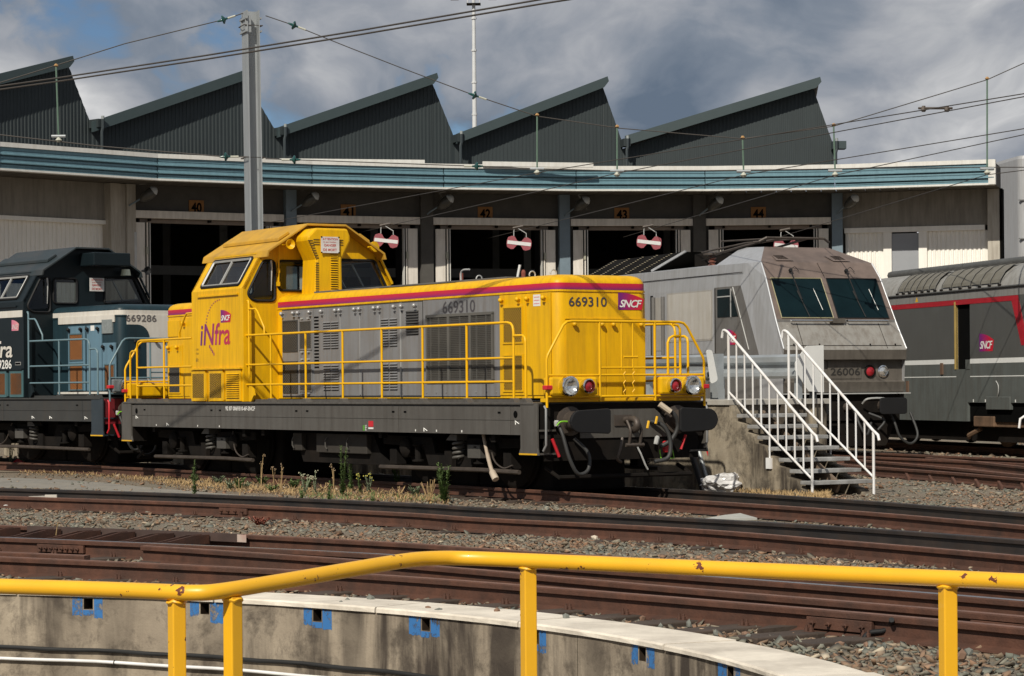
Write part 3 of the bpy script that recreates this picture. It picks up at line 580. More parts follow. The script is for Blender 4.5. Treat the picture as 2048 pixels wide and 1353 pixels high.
def buffer_end(P, root, u, d, mats):
    """headstock, buffers, hook, hoses at u, pointing along d (-1 towards lower u)"""
    MB(P).box(-1.36, 1.36, *sorted((u, u+d*.05)), .80, 1.27).build('headstock', mats['head'], root, bevel=.006)
    MB(P).prism([(-.72, u+d*.052, .80), (-.72, u+d*.052, 1.02), (-.5, u+d*.052, 1.19), (.52, u+d*.052, 1.19), (.74, u+d*.052, 1.02), (.74, u+d*.052, .80)], (0, d*.02, 0)).build('draw_plate', G_FRAME if mats['head'] is not M_redp else mats['head'], root)
    for s in (-1, 1):
        c = (s*.89, u+d*.05, 1.035)
        bst = MB(P).lathe([(.20, 0), (.20, .05), (.135, .06), (.135, .30), (.10, .31), (.10, .50)], c, (0, d, 0), 18).build('buffer', M_steel, root, smooth=40)
        o0, o1 = (s*.575, s*1.215); x0, x1 = sorted((o0, o1)); P2 = math.pi/2; z0, z1 = .865, 1.205
        if s < 0: out = arc((x0+.15, z0+.17), .15, 2*P2, 3*P2, 5)+[(x1-.03, z0), (x1, z0+.03), (x1, z1-.03), (x1-.03, z1)]+arc((x0+.15, z1-.17), .15, P2, 2*P2, 5)
        else: out = [(x0+.03, z0)]+arc((x1-.15, z0+.17), .15, -P2, 0, 5)+arc((x1-.15, z1-.17), .15, 0, P2, 5)+[(x0+.03, z1), (x0, z1-.03), (x0, z0+.03)]
        MB(P).prism([(x, u+d*.55, z) for x, z in out], (0, d*.055, 0)).build('buffer_pad', M_black, bst, bevel=.012)
    MB(P).box(-.16, .12, *sorted((u+d*.06, u+d*.09)), .96, 1.11).build('hook_plate', M_steel, root)
    MB(P).tube(spline([(.02, u+d*.08, 1.04), (.02, u+d*.28, 1.05), (.02, u+d*.36, 1.0), (.02, u+d*.33, .92), (.02, u+d*.25, .9)], 4), [.045]*9+[.05]*8, 8).build('coupling_hook', M_steel, root, smooth=60)
    for x in (-.07, .11): MB(P).tube(spline([(x, u+d*.25, 1.03), (x, u+d*.33, .9), (x, u+d*.30, .72)], 5), .022, 7).build('coupling_link', M_steel, root, smooth=60)
    MB(P).tube([(-.13, u+d*.30, .70), (.17, u+d*.30, .70)], .026, 8).build('coupling_screw', M_steel, root)
    MB(P).tube(spline([(-.18, u+d*.3, .80), (-.23, u+d*.32, .66), (-.27, u+d*.3, .52), (-.19, u+d*.28, .47)], 5), .022, 6).build('coupling_bar', M_steel, root, smooth=60)
    MB(P).tube([(.06, u+d*.3, .68), (.1, u+d*.33, .58), (.17, u+d*.34, .42), (.21, u+d*.34, .36)], .012, 5).build('safety_chain', M_alu, root)
    MB(P).tube(spline([(-1.12, u+d*.12, 1.02), (-1.10, u+d*.22, .85), (-1.04, u+d*.28, .55), (-.90, u+d*.28, .33), (-.72, u+d*.26, .38), (-.68, u+d*.2, .60), (-.84, u+d*.1, .80)], 6), .026, 8).build('brake_hose', M_hose, root, smooth=60)
    MB(P).lathe([(.032, 0), (.036, .03), (.036, .06), (.028, .08)], (-1.125, u+d*.11, .97), (0, 0, 1), 8).build('hose_collar', M_alu, root)
    MB(P).tube(spline([(.42, u+d*.1, 1.02), (.58, u+d*.2, .95), (.66, u+d*.24, .75), (.62, u+d*.25, .52), (.42, u+d*.2, .46)], 6), .03, 8).build('air_hose', M_hose, root, smooth=60)
    MB(P).tube(spline([(.52, u+d*.16, 1.24), (.70, u+d*.26, 1.12), (.78, u+d*.26, .95), (.70, u+d*.22, .76), (.55, u+d*.16, .66)], 6), .032, 8).build('cable_hose', M_hose, root, smooth=60)
    MB(P).tube([(.5, u+d*.22, 1.25), (.64, u+d*.28, 1.14)], .042, 8).build('hose_plug', mat('plug_cream', (.5, .42, .32), .7), root)
    MB(P).lathe([(.03, 0), (.034, .02), (.034, .1), (.02, .12)], (.40, u+d*.26, .7), (.3, 0, 1), 8).build('valve_cock', M_alu, root)
    for x, z in ((.44, .98), (.30, .92)): MB(P).tube([(x, u+d*.24, z+.1), (x-.04, u+d*.26, z)], .018, 6).build('cock_handle', M_yel2, root)
    MB(P).tube(spline([(-1.18, u+d*.2, .98), (-1.13, u+d*.22, 1.03), (-.98, u+d*.22, 1.03), (-.86, u+d*.22, 1.04)], 4), .012, 5).build('lime_cord', M_fluo, root)
    MB(P).tube([(-1.23, u+d*.16, .80), (-1.12, u+d*.16, .56)], .022, 6).build('cock_lever', M_redp, root)
    MB(P).tube([(.98, u+d*.16, .82), (.9, u+d*.16, .62)], .02, 6).build('cock_lever', M_redp, root)
    MB(P).box(.62, .74, *sorted((u+d*.1, u+d*.16)), .58, .74).build('hose_cap', M_redp, root, bevel=.02)
    MB(P).tube([(.55, u+d*.14, .62), (.56, u+d*.16, .50), (.78, u+d*.16, .50), (.76, u+d*.14, .66)], .009, 5).build('lime_bracket', M_fluo, root)
    MB(P).prism([(-1.28, u+d*.05, .80), (-1.28, u+d*.05, .50), (1.28, u+d*.05, .50), (1.28, u+d*.05, .80)], (0, -d*.04, 0)).build('guard_plate', M_dark, root)
    MB(P).tube([(-1.1, u-d*.2, .40), (-1.1, u+d*.12, .28), (1.1, u+d*.12, .28), (1.1, u-d*.2, .40)], .03, 6).build('guard_iron', M_dark, root)
def end_rail(P, root, u, m, s=1, right=True):
    T = lambda pts, n='handrail', r=.019: MB(P).tube([(w, u, z) for w, z in pts], r, 8).build(n, m, root, smooth=60)
    T([(-1.31, 1.22), (-1.31, 1.87), (-1.29, 1.93), (-1.04, 2.33), (-.98, 2.375), (-.9, 2.385), (.88, 2.385), (.96, 2.37), (1.02, 2.32), (1.29, 1.90), (1.31, 1.84), (1.31, 1.22)])
    for w in (-.45, .47): T([(w, 1.30), (w, 2.375)], 'rail_post')
    T([(-.44, 1.755), (.46, 1.755)], 'rail_bar', .014); T([(-1.31, 1.655), (1.31, 1.655)], 'rail_bar', .016); T([(-1.31, 1.365), (1.31, 1.365)], 'rail_bar', .018)
    if right:
        T([(.78, 2.35), (.86, 2.34), (.9, 2.29), (.9, 1.66)], 'rail_loop'); T([(.9, 2.19), (.78, 2.19), (.72, 2.16), (.69, 2.10), (.69, 1.66)], 'rail_loop'); T([(.47, 1.755), (.9, 1.755)], 'rail_bar', .013)
    for w in (-.09, .10): T([(w, 1.72), (w, 2.375)], 'gate_post', .012)
    T([(-.06, 1.90), (.18, 1.90)], 'gate_latch', .016)
    for w in (-.05, .1): MB(P).tube([(w+.02*math.sin(k*2.1), u-.01, 1.74-k*.04) for k in range(10)], .008, 4).build('chain', m, root)
def diesel(name, O, th, zoff, flip, pal, label, full):
    P = (lambda x, y, z: (x, 13.7-y, z)) if flip else None
    root = empty(name, (O.x, O.y, zoff), th, label, 'locomotive')
    B = lambda: MB(P)
    # ---- frame and running gear
    B().box(-1.36, 1.36, .04, 13.66, .86, 1.26).build('main_frame', pal['frame'], root)
    B().box(-1.43, 1.43, .0, 13.7, 1.262, 1.292).build('walkway', pal['frame'], root, bevel=.004)
    cuts = [.35, .616, 3.69, 6.78, 9.89, 13.0, 13.35]
    for s in (-1, 1):
        for a, c in zip(cuts[:-1], cuts[1:]):
            for z0, z1 in ((.85, 1.044), (1.05, 1.235)): B().box(*sorted((s*1.36, s*1.402)), a+.005, c-.005, z0, z1).build('sill_panel', pal['frame'], root)
        for u in (3.5, 3.85, 6.58, 6.95, 9.72, 10.05, .9, 12.8): B().box(*sorted((s*1.40, s*1.408)), u-.035, u+.035, 1.14, 1.165).build('panel_catch', M_hole, root)
        B().box(*sorted((s*1.24, s*1.30)), .5, 13.2, 1.292, 1.335).build('kick_plate', pal['frame'], root)
        for u0, dd in ((-.08, 1), (13.78, -1)):               # corner steps
            w = s*1.42; a, c = u0, u0+dd*.42
            b = B(); b.prism([(w, a, 1.275), (w, c, 1.275), (w, c, .68), (w, c+dd*.04, .60), (w, c+dd*.04, .58), (w, a-dd*.02, .58), (w, a, .68)], (-s*.03, 0, 0)); b.build('step_plate', pal['step'], root, bevel=.004)
            for z in (.585, .90): B().box(*sorted((s*1.40, s*1.12)), *sorted((a, c)), z, z+.025).build('step_tread', pal['step'], root)
            B().box(*sorted((s*1.421, s*1.424)), *sorted((a+dd*.0, c+dd*.03)), .583, .605).build('step_edge', M_yel2, root)
            B().box(*sorted((s*1.39, s*1.12)), *sorted((c, c+dd*.025)), .6, 1.26).build('step_side', pal['step2'], root)
            B().tube([(s*1.34, a-dd*.06, 1.24), (s*1.34, a-dd*.10, 1.2), (s*1.34, a-dd*.10, .72), (s*1.34, a-dd*.03, .64)], .017, 7).build('grab_rail', pal['grab'], root, smooth=60)
    for uc in (2.75, 10.95):
        bogie(P, root, uc)
        for du in (-1.0, 1.0): B().box(-.62, .62, uc+du-.98, uc+du+.98, .05, .84).build('traction_motor', M_dark, root, bevel=.05)
        B().box(-.9, .9, uc-.2, uc+.2, .4, .84).build('bolster', M_dark, root)
    for s in (-1, 1):                                       # fuel tank and boxes between the bogies
        B().prism([(s*1.18, 5.07, .80), (s*1.18, 6.71, .80), (s*1.18, 6.71, .50), (s*1.18, 5.07, .50)], (-s*.5, 0, 0)).build('battery_box', mat('box_grimy', (.042, .037, .032), .7, var=.2, spec=.2), root, bevel=.01)
        B().box(*sorted((s*1.18, s*.7)), 7.21, 7.51, .52, .80).build('filter_box', MATS['box_grimy'], root, bevel=.01)
        for u in (5.6, 6.3, 7.42): B().tube([(s*1.21, u, .74), (s*1.225, u+.02, .70), (s*1.225, u+.02, .6), (s*1.21, u, .56)], .012, 5).build('tank_handle', M_spr, root)
        for u, z in ((.45, .78), (1.2, .74), (4.4, .76), (8.3, .75), (9.0, .72), (12.6, .76)): B().box(*sorted((s*1.22, s*1.32)), u-.05, u+.05, z, .85).build('bracket', M_dark, root)
    B().prism([(-1.1, 4.65, .34), (-1.1, 5.0, .80), (-1.1, 7.6, .80), (-1.1, 7.3, .34)], (2.2, 0, 0)).build('fuel_tank', M_dark, root)
    buffer_end(P, root, 0.0, -1, pal); buffer_end(P, root, 13.7, 1, pal)
    # ---- hoods
    hood(P, .42, 8.80, True, False, HLEV).build('long_hood', pal['body'], root, smooth=35)
    hood(P, 10.74, 13.27, False, True, HLEV).build('short_hood', pal['body'], root, smooth=35)
    for u0, u1, lo, hi in ((.42, 8.79, True, False), (10.75, 13.27, False, True)):
        o = hood_outline(u0-(.003 if lo else 0), u1+(.003 if hi else 0), .783, .173, lo, hi); o = o[len(o)//4 if False else 0:]
        # open band round the hood
        seq = o[-8:]+o[:8] if lo else o; 
        if lo: seq = [(.783, u1)]+[q for q in reversed(o[:8])]+[q for q in reversed(o[-8:])]+[(-.783, u1)]
        else: seq = [(.783, u0)]+o[1:-1]+[(-.783, u0)]
        b = B(); n = len(seq); b.add([(x, y, z) for z in (2.842, 2.932) for x, y in seq], [(k, k+1, n+k+1, n+k) for k in range(n-1)]); b.build('stripe', pal['stripe'], root, smooth=35, fix=False)
        b = B(); seq2 = [(x*1.012, y+(-.01 if lo else .01)*(1 if (y < u0+.3 if lo else y > u1-.3) else 0)) for x, y in seq]
        b.add([(x, y, z) for z in (2.812, 2.836) for x, y in seq2]+[(x*.985, y, 2.836) for x, y in seq2], [(k, k+1, n+k+1, n+k) for k in range(n-1)]+[(n+k, n+k+1, 2*n+k+1, 2*n+k) for k in range(n-1)]); b.build('drip_rail', pal['body'], root, fix=False)
    roof = B(); roof.box(-.52, .52, 2.1, 8.0, 3.05, 3.085); roof.build('roof_cover', pal['roofgrey'], root, bevel=.006)
    B().box(-.66, .66, 3.3, 5.6, 3.05, 3.07).build('roof_hatch', pal['roofgrey'], root)
    for u in (1.2, 1.75, 3.2): B().tube([(-.3+.05*math.cos(t), u, 3.10+.05*math.sin(t)) for t in np.linspace(-.4, math.pi+.4, 9)], .011, 5).build('lifting_eye', M_alu, root)
    # ---- cab shell
    SEC = [(-1.42, 1.30), (-1.42, 3.16), (-1.08, 3.74), (-.36, 4.19), (.36, 4.19), (1.08, 3.74), (1.42, 3.16), (1.42, 1.30)]
    tri = rpoly([(-1.35, 3.06), (-1.24, 2.955), (-.84, 2.955), (-.84, 3.62), (-1.05, 3.62)], .08); trim_ = [(-x, z) for x, z in reversed(tri)]
    sq = rrect(-.77, -.25, 3.13, 3.62, .07); ws = rrect(.36, .78, 3.13, 3.66, .05)
    wr = rpoly([(.36, 3.15), (1.30, 3.15), (1.04, 3.66), (.36, 3.66)], .05); 
    for u, d in ((8.78, 1), (10.76, -1)):
        b = B(); b.wall(SEC, [tri, sq, wr], lambda a, c, t, u=u, d=d: (a, u+d*t, c), .05); wl = b.build('cab_end_wall', pal['cab'], root)
        for lp in (tri, sq, wr):
            B().tube([(x, u-d*.004, z) for x, z in lp], .024, 6, closed=True).build('window_seal', M_black, wl, smooth=60)
            B().add([(x, u+d*.02, z) for x, z in lp], [tuple(range(len(lp)))]).build('window_pane', M_glass, wl, fix=False)
        B().tube([(-.93, u-d*.05, 3.62), (-.92, u-d*.06, 3.5), (-.93, u-d*.05, 3.12)], [.02, .014, .006], 6).build('wiper', M_alu, root)
        B().tube([(1.10, u-d*.05, 3.76), (1.36, u-d*.05, 3.27)], .024, 6).build('wiper_rail', pal['cab'], root)
    for s in (-1, 1):
        B().box(*sorted((s*1.42, s*1.37)), 8.83, 10.71, 1.30, 3.16).build('cab_side_wall', pal['cab'], root)
        k0 = Vector((s*1.42, 0, 3.16)); k1 = Vector((s*1.08, 0, 3.74)); L_ = (k1-k0).length; nn = Vector((-s*.862, 0, -.506))
        win = rpoly([(8.99, .07), (10.46, .07), (10.46, L_-.07), (8.99, L_-.07)], .05)
        b = B(); b.wall([(8.78, 0), (10.76, 0), (10.76, L_), (8.78, L_)], [win], lambda a, c, t: k0.lerp(k1, c/L_)+Vector((0, a, 0))+nn*t, .05); uw = b.build('cab_upper_wall', pal['cab'], root)
        pt = lambda a, c, t: k0.lerp(k1, c/L_)+Vector((0, a, 0))+nn*t
        B().tube([pt(a, c, -.004) for a, c in win], .026, 6, closed=True).build('window_seal', M_black, uw, smooth=60)
        B().tube([pt(a*.965+.34, .5*L_+(c-.5*L_)*.9, -.012) for a, c in win], .022, 4, closed=True).build('window_frame', M_alu, uw)
        B().bar(pt(9.75, .08, 0), pt(9.75, L_-.08, 0), .03, .03).build('window_bar', M_alu, uw)
        B().add([pt(a, c, .012) for a, c in win], [tuple(range(len(win)))]).build('window_pane', M_glass, uw, fix=False)
        B().box(*sorted((s*1.42, s*1.45)), 8.95, 10.5, 3.06, 3.085).build('window_drip', pal['cab'], root)
        b = B(); b.bar(pt(8.9, L_-.015, -.02), pt(10.5, L_-.015, -.02), .03, .02); b.build('window_gutter', pal['cab'], root)
        # upper slope of the roof
        B().prism([(s*1.13, 8.50, 3.665), (s*1.10, 8.50, 3.775), (s*.36, 8.50, 4.235), (s*.36, 8.50, 4.20), (s*1.07, 8.50, 3.75), (s*1.09, 8.50, 3.665)], (0, 2.46, 0)).build('roof_side', pal['cabroof'], root, bevel=.006)
        B().prism([(s*.86, 8.60, 3.935), (s*.86, 8.60, 3.99), (s*.68, 8.60, 4.10), (s*.64, 8.60, 4.07)], (0, 2.1, 0)).build('roof_rib', pal['cabroof'], root, bevel=.008)
    B().box(-.36, .36, 8.50, 10.96, 4.20, 4.235).build('roof_top', pal['cabroof'], root, bevel=.006)
    B().box(-1.02, 1.02, 8.85, 10.7, 3.68, 3.70).build('cab_ceiling', M_dark, root); B().box(-1.34, 1.34, 8.85, 10.7, 1.9, 1.95).build('cab_floor', M_dark, root); B().box(-.6, .6, 9.2, 10.3, 1.95, 2.75).build('control_desk', M_dark, root)
    # ---- rails along the walkway
    for s in (-1, 1):
        R = lambda pts, n='handrail', r=.019: B().tube([(s*1.36, u, z) for u, z in pts], r, 8).build(n, pal['rail'], root, smooth=60)
        R([(8.78, 2.385), (.74, 2.385), (.66, 2.37), (.61, 2.33), (.59, 2.27), (.59, 1.33)]); R([(8.78, 1.90), (.59, 1.90)], 'rail_bar', .017); R([(8.78, 1.576), (.59, 1.576)], 'rail_bar', .017)
        for u in (1.82, 3.05, 4.26, 5.48, 6.70, 7.91): R([(u, 1.30), (u, 2.385)], 'rail_post')
        R([(.59, 2.2), (.36, 2.2), (.30, 2.17), (.285, 2.11), (.285, 1.30)], 'rail_loop')
        R([(10.9, 2.385), (13.05, 2.385), (13.14, 2.37), (13.19, 2.33), (13.21, 2.27), (13.21, 1.30)]); R([(10.9, 1.90), (13.21, 1.90)], 'rail_bar', .017); R([(10.9, 1.576), (13.21, 1.576)], 'rail_bar', .017)
        R([(12.05, 1.30), (12.05, 2.385)], 'rail_post'); R([(13.21, 2.2), (13.42, 2.2), (13.49, 2.17), (13.51, 2.1), (13.51, 1.30)], 'rail_loop')
        for u in (.59, .285, 1.82, 3.05, 4.26, 5.48, 6.70, 7.91, 12.05, 13.21, 13.51):
            B().prism([(s*1.30, u-.09, 1.292), (s*1.30, u+.09, 1.292), (s*1.30, u+.03, 1.35), (s*1.30, u-.03, 1.35)], (s*.10, 0, 0)).build('post_foot', pal['frame'], root)
        for a, d in ((8.74, -1), (10.80, 1)):
            R([(a+d*.0, 2.95), (a+d*.03, 2.95), (a+d*.045, 2.90), (a+d*.045, 1.67)], 'cab_handrail'); R([(a+d*.045, 2.815), (a+d*.30, 2.81), (a+d*.36, 2.77), (a+d*.60, 2.50), (a+d*.61, 2.385)], 'cab_handrail', .017)
            B().prism([(s*1.36, a+d*.02, 1.30), (s*1.36, a+d*.02, 1.58), (s*1.36, a+d*.12, 1.58), (s*1.36, a+d*.2, 1.40), (s*1.36, a+d*.1, 1.30)], (-s*.04, 0, 0)).build('step_gusset', pal['cab'], root)
        # grille boxes under the cab
        w = s*1.445
        for u0, u1, kind in ((10.70, 10.26, 'm'), (10.02, 9.58, 'm'), (9.37, 8.90, 'l')):
            B().box(*sorted((s*1.40, w)), u1-.05, u0+.05, 1.305, 1.83).build('grille_box', pal['box'], root, bevel=.006)
            if kind == 'm' or not full: mesh_grille(root, P, u1, u0, 1.36, 1.77, w, pal['wire'], pal['meshbg'], 7, 11)
            else: louvres(root, P, u1, u0, 1.35, 1.77, w, 12, pal['box'], mat('louvre_gap', (.10, .055, .01), .8))
        for u in (10.14, 9.47): B().box(*sorted((s*1.42, s*1.46)), u-.02, u+.02, 1.33, 1.78).build('box_hinge', pal['box'], root)
        B().box(*sorted((s*1.40, s*1.47)), 8.82, 10.75, 1.835, 1.86).build('box_ledge', pal['cab'], root)
    end_rail(P, root, -.16, pal['rail'], right=not flip); end_rail(P, root, 13.86, pal['rail'])
    # ---- lamps at both ends
    for u, d in ((-.02, -1), (13.72, 1)):
        for s in (-1, 1):
            B().box(*sorted((s*.52, s*1.28)), *sorted((u, u+d*.20)), 1.385, 1.63).build('lamp_box', pal['lampbox'], root, bevel=.03); lb = LASTO[0]
            for w, r, lm in ((1.02, .135, M_lens), (.72, .10, M_red)):
                c = (s*w, u+d*.20, 1.507)
                B().lathe([(r*.9, -.02), (r, 0), (r*1.02, .05), (r, .085), (r*.86, .095), (r*.8, .07)], c, (0, d, 0), 22, cap=False).build('lamp_ring', M_chrome, lb, smooth=40)
                B().lathe([(r*.83, .045), (r*.8, .055), (r*.5, .075), (.004, .085)] if lm is M_red else [(r*.83, .075), (r*.6, .04), (r*.3, .012), (.004, .004)], c, (0, d, 0), 22, cap=False).build('lamp_lens', lm, lb, smooth=60)
            B().box(*sorted((s*1.25, s*1.36)), *sorted((u+d*.10, u+d*.2)), 1.46, 1.52).build('marker_lamp', M_redp, root, bevel=.01)
    return root, B, P
PAL_Y = dict(body=Y_BODY, cab=Y_BODY, cabroof=Y_ROOF, frame=G_FRAME, step=G_FRAME, step2=M_dark, head=M_dark, rail=Y_RAIL, grab=mat('grab_grey', (.2, .2, .2), .45), stripe=STRIPE, roofgrey=mat('roof_grey', (.10, .10, .10), .7, dirt=(.05,.04,.03), dirt_amt=.7, streak=False),
             box=Y_BODY, wire=mat('wire_yellow', (.55, .31, .01), .5), meshbg=mat('mesh_void_brown', (.045, .028, .012), .9), lampbox=Y_BODY)
yl, YB, YP = diesel('yellow_locomotive', LO, LTH, 0, False, PAL_Y, 'yellow and grey diesel locomotive 669310 with red stripe and yellow handrails', True)
def yellow_details():
    root = yl; B = YB
    vb = mat('mesh_void_dark', (.02, .017, .014), .9); wg = mat('wire_grey', (.10, .095, .085), .5); gapd = mat('gap_dark', (.035, .033, .03), .9)
    for s in (-1, 1):
        W = s*.78; X = lambda t: sorted((W, W+s*t))
        B().box(*X(.004), 1.86, 8.63, 1.36, 2.80).build('side_backing', gapd, root)
        doors = [(8.02, 8.615), (7.515, 8.01), (6.605, 7.305), (5.965, 6.595), (5.33, 5.955), (4.69, 5.32), (4.03, 4.64)]
        for u0, u1 in doors: B().box(*X(.014), u0+.004, u1-.004, 1.385, 2.785).build('side_door', G_SIDE, root, bevel=.003)
        B().box(*X(.010), 1.862, 4.005, 1.375, 2.80).build('radiator_panel', G_SIDE, root)
        B().box(*X(.009), 7.31, 7.51, 1.385, 2.785).build('slot_panel', G_SIDE, root)
        B().box(*X(.03), 4.645, 4.68, 1.375, 2.79).build('panel_seam', mat('seam_light', (.30, .30, .30), .4), root)
        for u in (8.012, 6.6, 5.96, 5.325): B().box(*X(.02), u-.006, u+.006, 1.40, 2.78).build('panel_seam', mat('seam_light', (.30,)*3), root)
        b = B(); [b.box(*sorted((W+s*.0095, W+s*.0115)), 7.335, 7.49, z, z+.028) for z in np.arange(1.83, 2.67, .0535)]; b.build('vent_slots', M_hole, root)
        for u in (8.556, 8.147, 7.977, 7.577, 7.172, 6.699, 6.552, 6.067, 5.912, 5.44, 5.289, 4.819, 4.593, 4.192):
            o = place(knob_mesh(mat('latch_grey', (.36, .36, .36), .35, metal=.3)), 'latch', root, (W+s*.014, u, 2.735), None, (-s, 1, 1))
        w2 = W+s*.016
        for z0, z1 in ((2.13, 2.60), (1.455, 1.93)): mesh_grille(root, YP, 8.08, 8.56, z0, z1, w2, wg, vb, 7, 10, frame=gapd)
        for z0, z1 in ((2.15, 2.59), (1.475, 1.93)): mesh_grille(root, YP, 7.575, 7.975, z0, z1, w2, wg, vb, 9, 14, frame=G_SIDE)
        for uu in (7.66, 7.88):
            for z in (2.64, 2.10, 1.98, 1.43): B().box(*sorted((w2, w2+s*.03)), uu-.03, uu+.03, z-.012, z+.012).build('hinge', M_alu, root)
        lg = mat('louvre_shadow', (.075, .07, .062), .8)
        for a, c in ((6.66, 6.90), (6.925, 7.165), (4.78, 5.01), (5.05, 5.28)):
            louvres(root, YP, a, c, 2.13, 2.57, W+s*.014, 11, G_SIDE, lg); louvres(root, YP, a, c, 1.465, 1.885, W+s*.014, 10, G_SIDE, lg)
        louvres(root, YP, 4.135, 4.505, 2.29, 2.665, W+s*.014, 9, mat('louvre_dark', (.05, .048, .045), .6), M_hole)
        # radiator: recess, posts and wire screen
        B().box(*sorted((W+s*.0105, W+s*.0125)), 2.04, 3.85, 1.615, 2.54).build('radiator_core', mat('radiator_dark', (.028, .024, .019), .8, var=.4), root)
        fr = B(); t = .035; o = sorted((W+s*.012, W+s*.04))
        for a in ((2.0, 3.89, 2.54, 2.58), (2.0, 3.89, 1.58, 1.615), (2.0, 2.04, 1.6, 2.56), (3.85, 3.89, 1.6, 2.56)): fr.box(*o, *a)
        fr.build('radiator_frame', wg, root)
        for u in (2.63, 3.24): B().box(*o, u-.03, u+.03, 1.615, 2.54).build('radiator_post', wg, root)
        for u in (2.2, 2.46, 2.93, 3.53, 3.77): B().box(*sorted((W+s*.012, W+s*.03)), u-.012, u+.012, 1.615, 2.54).build('radiator_post', wg, root)
        b = B(); x = W+s*.036
        for z in np.arange(1.63, 2.53, .026): b.add([(x, 2.04, z), (x, 3.85, z), (x, 3.85, z+.005), (x, 2.04, z+.005)], [(0,1,2,3)])
        for u in np.arange(2.05, 3.85, .03): b.add([(x, u, 1.615), (x, u+.004, 1.615), (x, u+.004, 2.54), (x, u, 2.54)], [(0,1,2,3)])
        b.build('radiator_screen', wg, root, fix=False)
        # yellow doors by the nose
        for u0, u1 in ((1.165, 1.855), (.525, 1.145)): B().box(*X(.014), u0+.004, u1-.004, 1.385, 2.80).build('nose_door', Y_BODY, root, bevel=.004)
        for z0, z1 in ((2.13, 2.615), (1.455, 1.94)): mesh_grille(root, YP, 1.25, 1.735, z0, z1, w2, PAL_Y['wire'], PAL_Y['meshbg'], 9, 10, frame=Y_BODY)
        for u in (1.75, 1.31, 1.07, .65): place(knob_mesh(Y_BODY), 'latch', root, (W+s*.014, u, 2.73), None, (-s, 1, 1))
        for u in np.arange(1.95, 4.0, .28): B().lathe([(.012, 0), (.012, .006), (.006, .01)], (W+s*.01, u, 1.43), (s, 0, 0), 6).build('rivet', G_SIDE, root)
        # short hood doors
        B().box(*X(.012), 12.52, 13.14, 1.385, 2.30).build('end_door', Y_BODY, root, bevel=.004); B().box(*X(.010), 10.9, 12.5, 1.385, 2.78).build('end_door', Y_BODY, root, bevel=.004)
        B().box(*X(.014), 12.62, 13.14, 2.45, 2.74).build('data_plate', Y_BODY, root, bevel=.004); mesh_grille(root, YP, 12.62, 13.07, 1.455, 1.93, W+s*.014, wg, vb, 8, 10, frame=Y_BODY)
        for u, z in ((13.05, 2.26), (12.68, 2.26), (12.4, 2.68)): place(knob_mesh(Y_BODY), 'latch', root, (W+s*.012, u, z), None, (-s, 1, 1))
    # writing on the visible side
    text_mesh('fleet_number', '669310', (-.792, 3.435, 2.585), (0,-1,0), (0,0,1), .92, .185, M_txt, root, bold=.012)
    text_mesh('fleet_number', '669310', (-.565, .414, 2.605), (1,0,0), (0,0,1), .632, .135, M_txt, root, bold=.012)
    B().box(-.78, -.7965, .78, .96, 2.62, 2.78).build('notice', M_white, root)
    for k in range(3): B().box(-.797, -.7985, .80, .94, 2.65+k*.045, 2.662+k*.045).build('notice_line', mat('notice_pink', (.7, .3, .3)), root)
    sncf(root, (.258, .414, 2.567), (1,0,0), (0,0,1), .44, .24, (0,-1,0))
    sncf(root, (-1.4235, 9.625, 2.615), (0,-1,0), (0,0,1), .395, .21, (-1,0,0))
    INF = grad_mat('infra_gradient', 1, 10.43, 9.27, (.12, .02, .16), (.50, .02, .05))
    text_mesh('livery_word', 'iNfra', (-1.424, 10.425, 2.243), (0,-1,0), (0,0,1), 1.155, .37, INF, root, bold=.014, shear=.12)
    b = B()
    for k in range(12):                                     # dotted arc round the word
        t = k/11; u = 10.20-.02*math.sin(t*3)-.52*t**2; z = 2.58+.42*math.sin(t*1.45); l = .0125*(1-.1*t)
        b.add([(-1.424, u-.016, z-l), (-1.424, u+.016, z-l+.008), (-1.424, u+.010-.02*t, z+l), (-1.424, u-.022-.02*t, z+l)], [(0,1,2,3)])
    for k in range(4):
        u = 10.06-k*.055; z = 2.225-k*.042; b.add([(-1.424, u-.022, z-.026), (-1.424, u+.014, z-.03), (-1.424, u+.026, z+.02), (-1.424, u-.01, z+.024)], [(0,1,2,3)])
    b.build('livery_dots', INF, root, fix=False)
    for k, st in enumerate(('I 00', 'R 00', '68 t')): text_mesh('weight_note', st, (-1.424, 10.60, 2.165-k*.07-(.05 if k == 2 else 0)), (0,-1,0), (0,0,1), .10, .035+(.03 if k == 2 else 0), mat('letter_brown', (.2, .13, .03)), root)
    text_mesh('register_number', '92 87 0069310-6F-SNCF', (-1.4035, 9.51, 1.15), (0,-1,0), (0,0,1), 1.10, .07, M_txtw, root, bold=.02)
    B().box(-1.402, -1.405, 4.458, 4.605, .925, 1.012).build('tag_red', M_redp, root); B().box(-1.402, -1.405, 4.455, 4.61, .89, .915).build('tag_white', M_txtw, root)
    B().box(-1.402, -1.405, 4.725, 4.778, .865, .945).build('tag_green', mat('tag_green', (.08, .28, .03)), root); text_mesh('tag_note', 'M5', (-1.404, 4.66, .87), (0,0,1), (0,1,0), .08, .05, M_txtw, root)
    for u in (.43, 2.9, 11.8, 13.12): 
        z = .87 if u not in (.43, 13.12) else .99
        B().tube([(-1.405, u+.05, z), (-1.405, u+.06, z+.05), (-1.405, u-.04, z+.01)], .007, 4).build('lifting_mark', M_txtw, root)
    for u in (12.3, 10.6, 9.75, 3.2, 2.6, 1.9): B().box(-1.402, -1.405, u-.012, u+.012, .87, .90).build('lifting_mark', M_txtw, root)
    for u in (.48, 13.15): B().lathe([(.045, 0), (.05, .006)], (-1.402, u, 1.13), (-1, 0, 0), 14).build('jack_hole', M_hole, root)
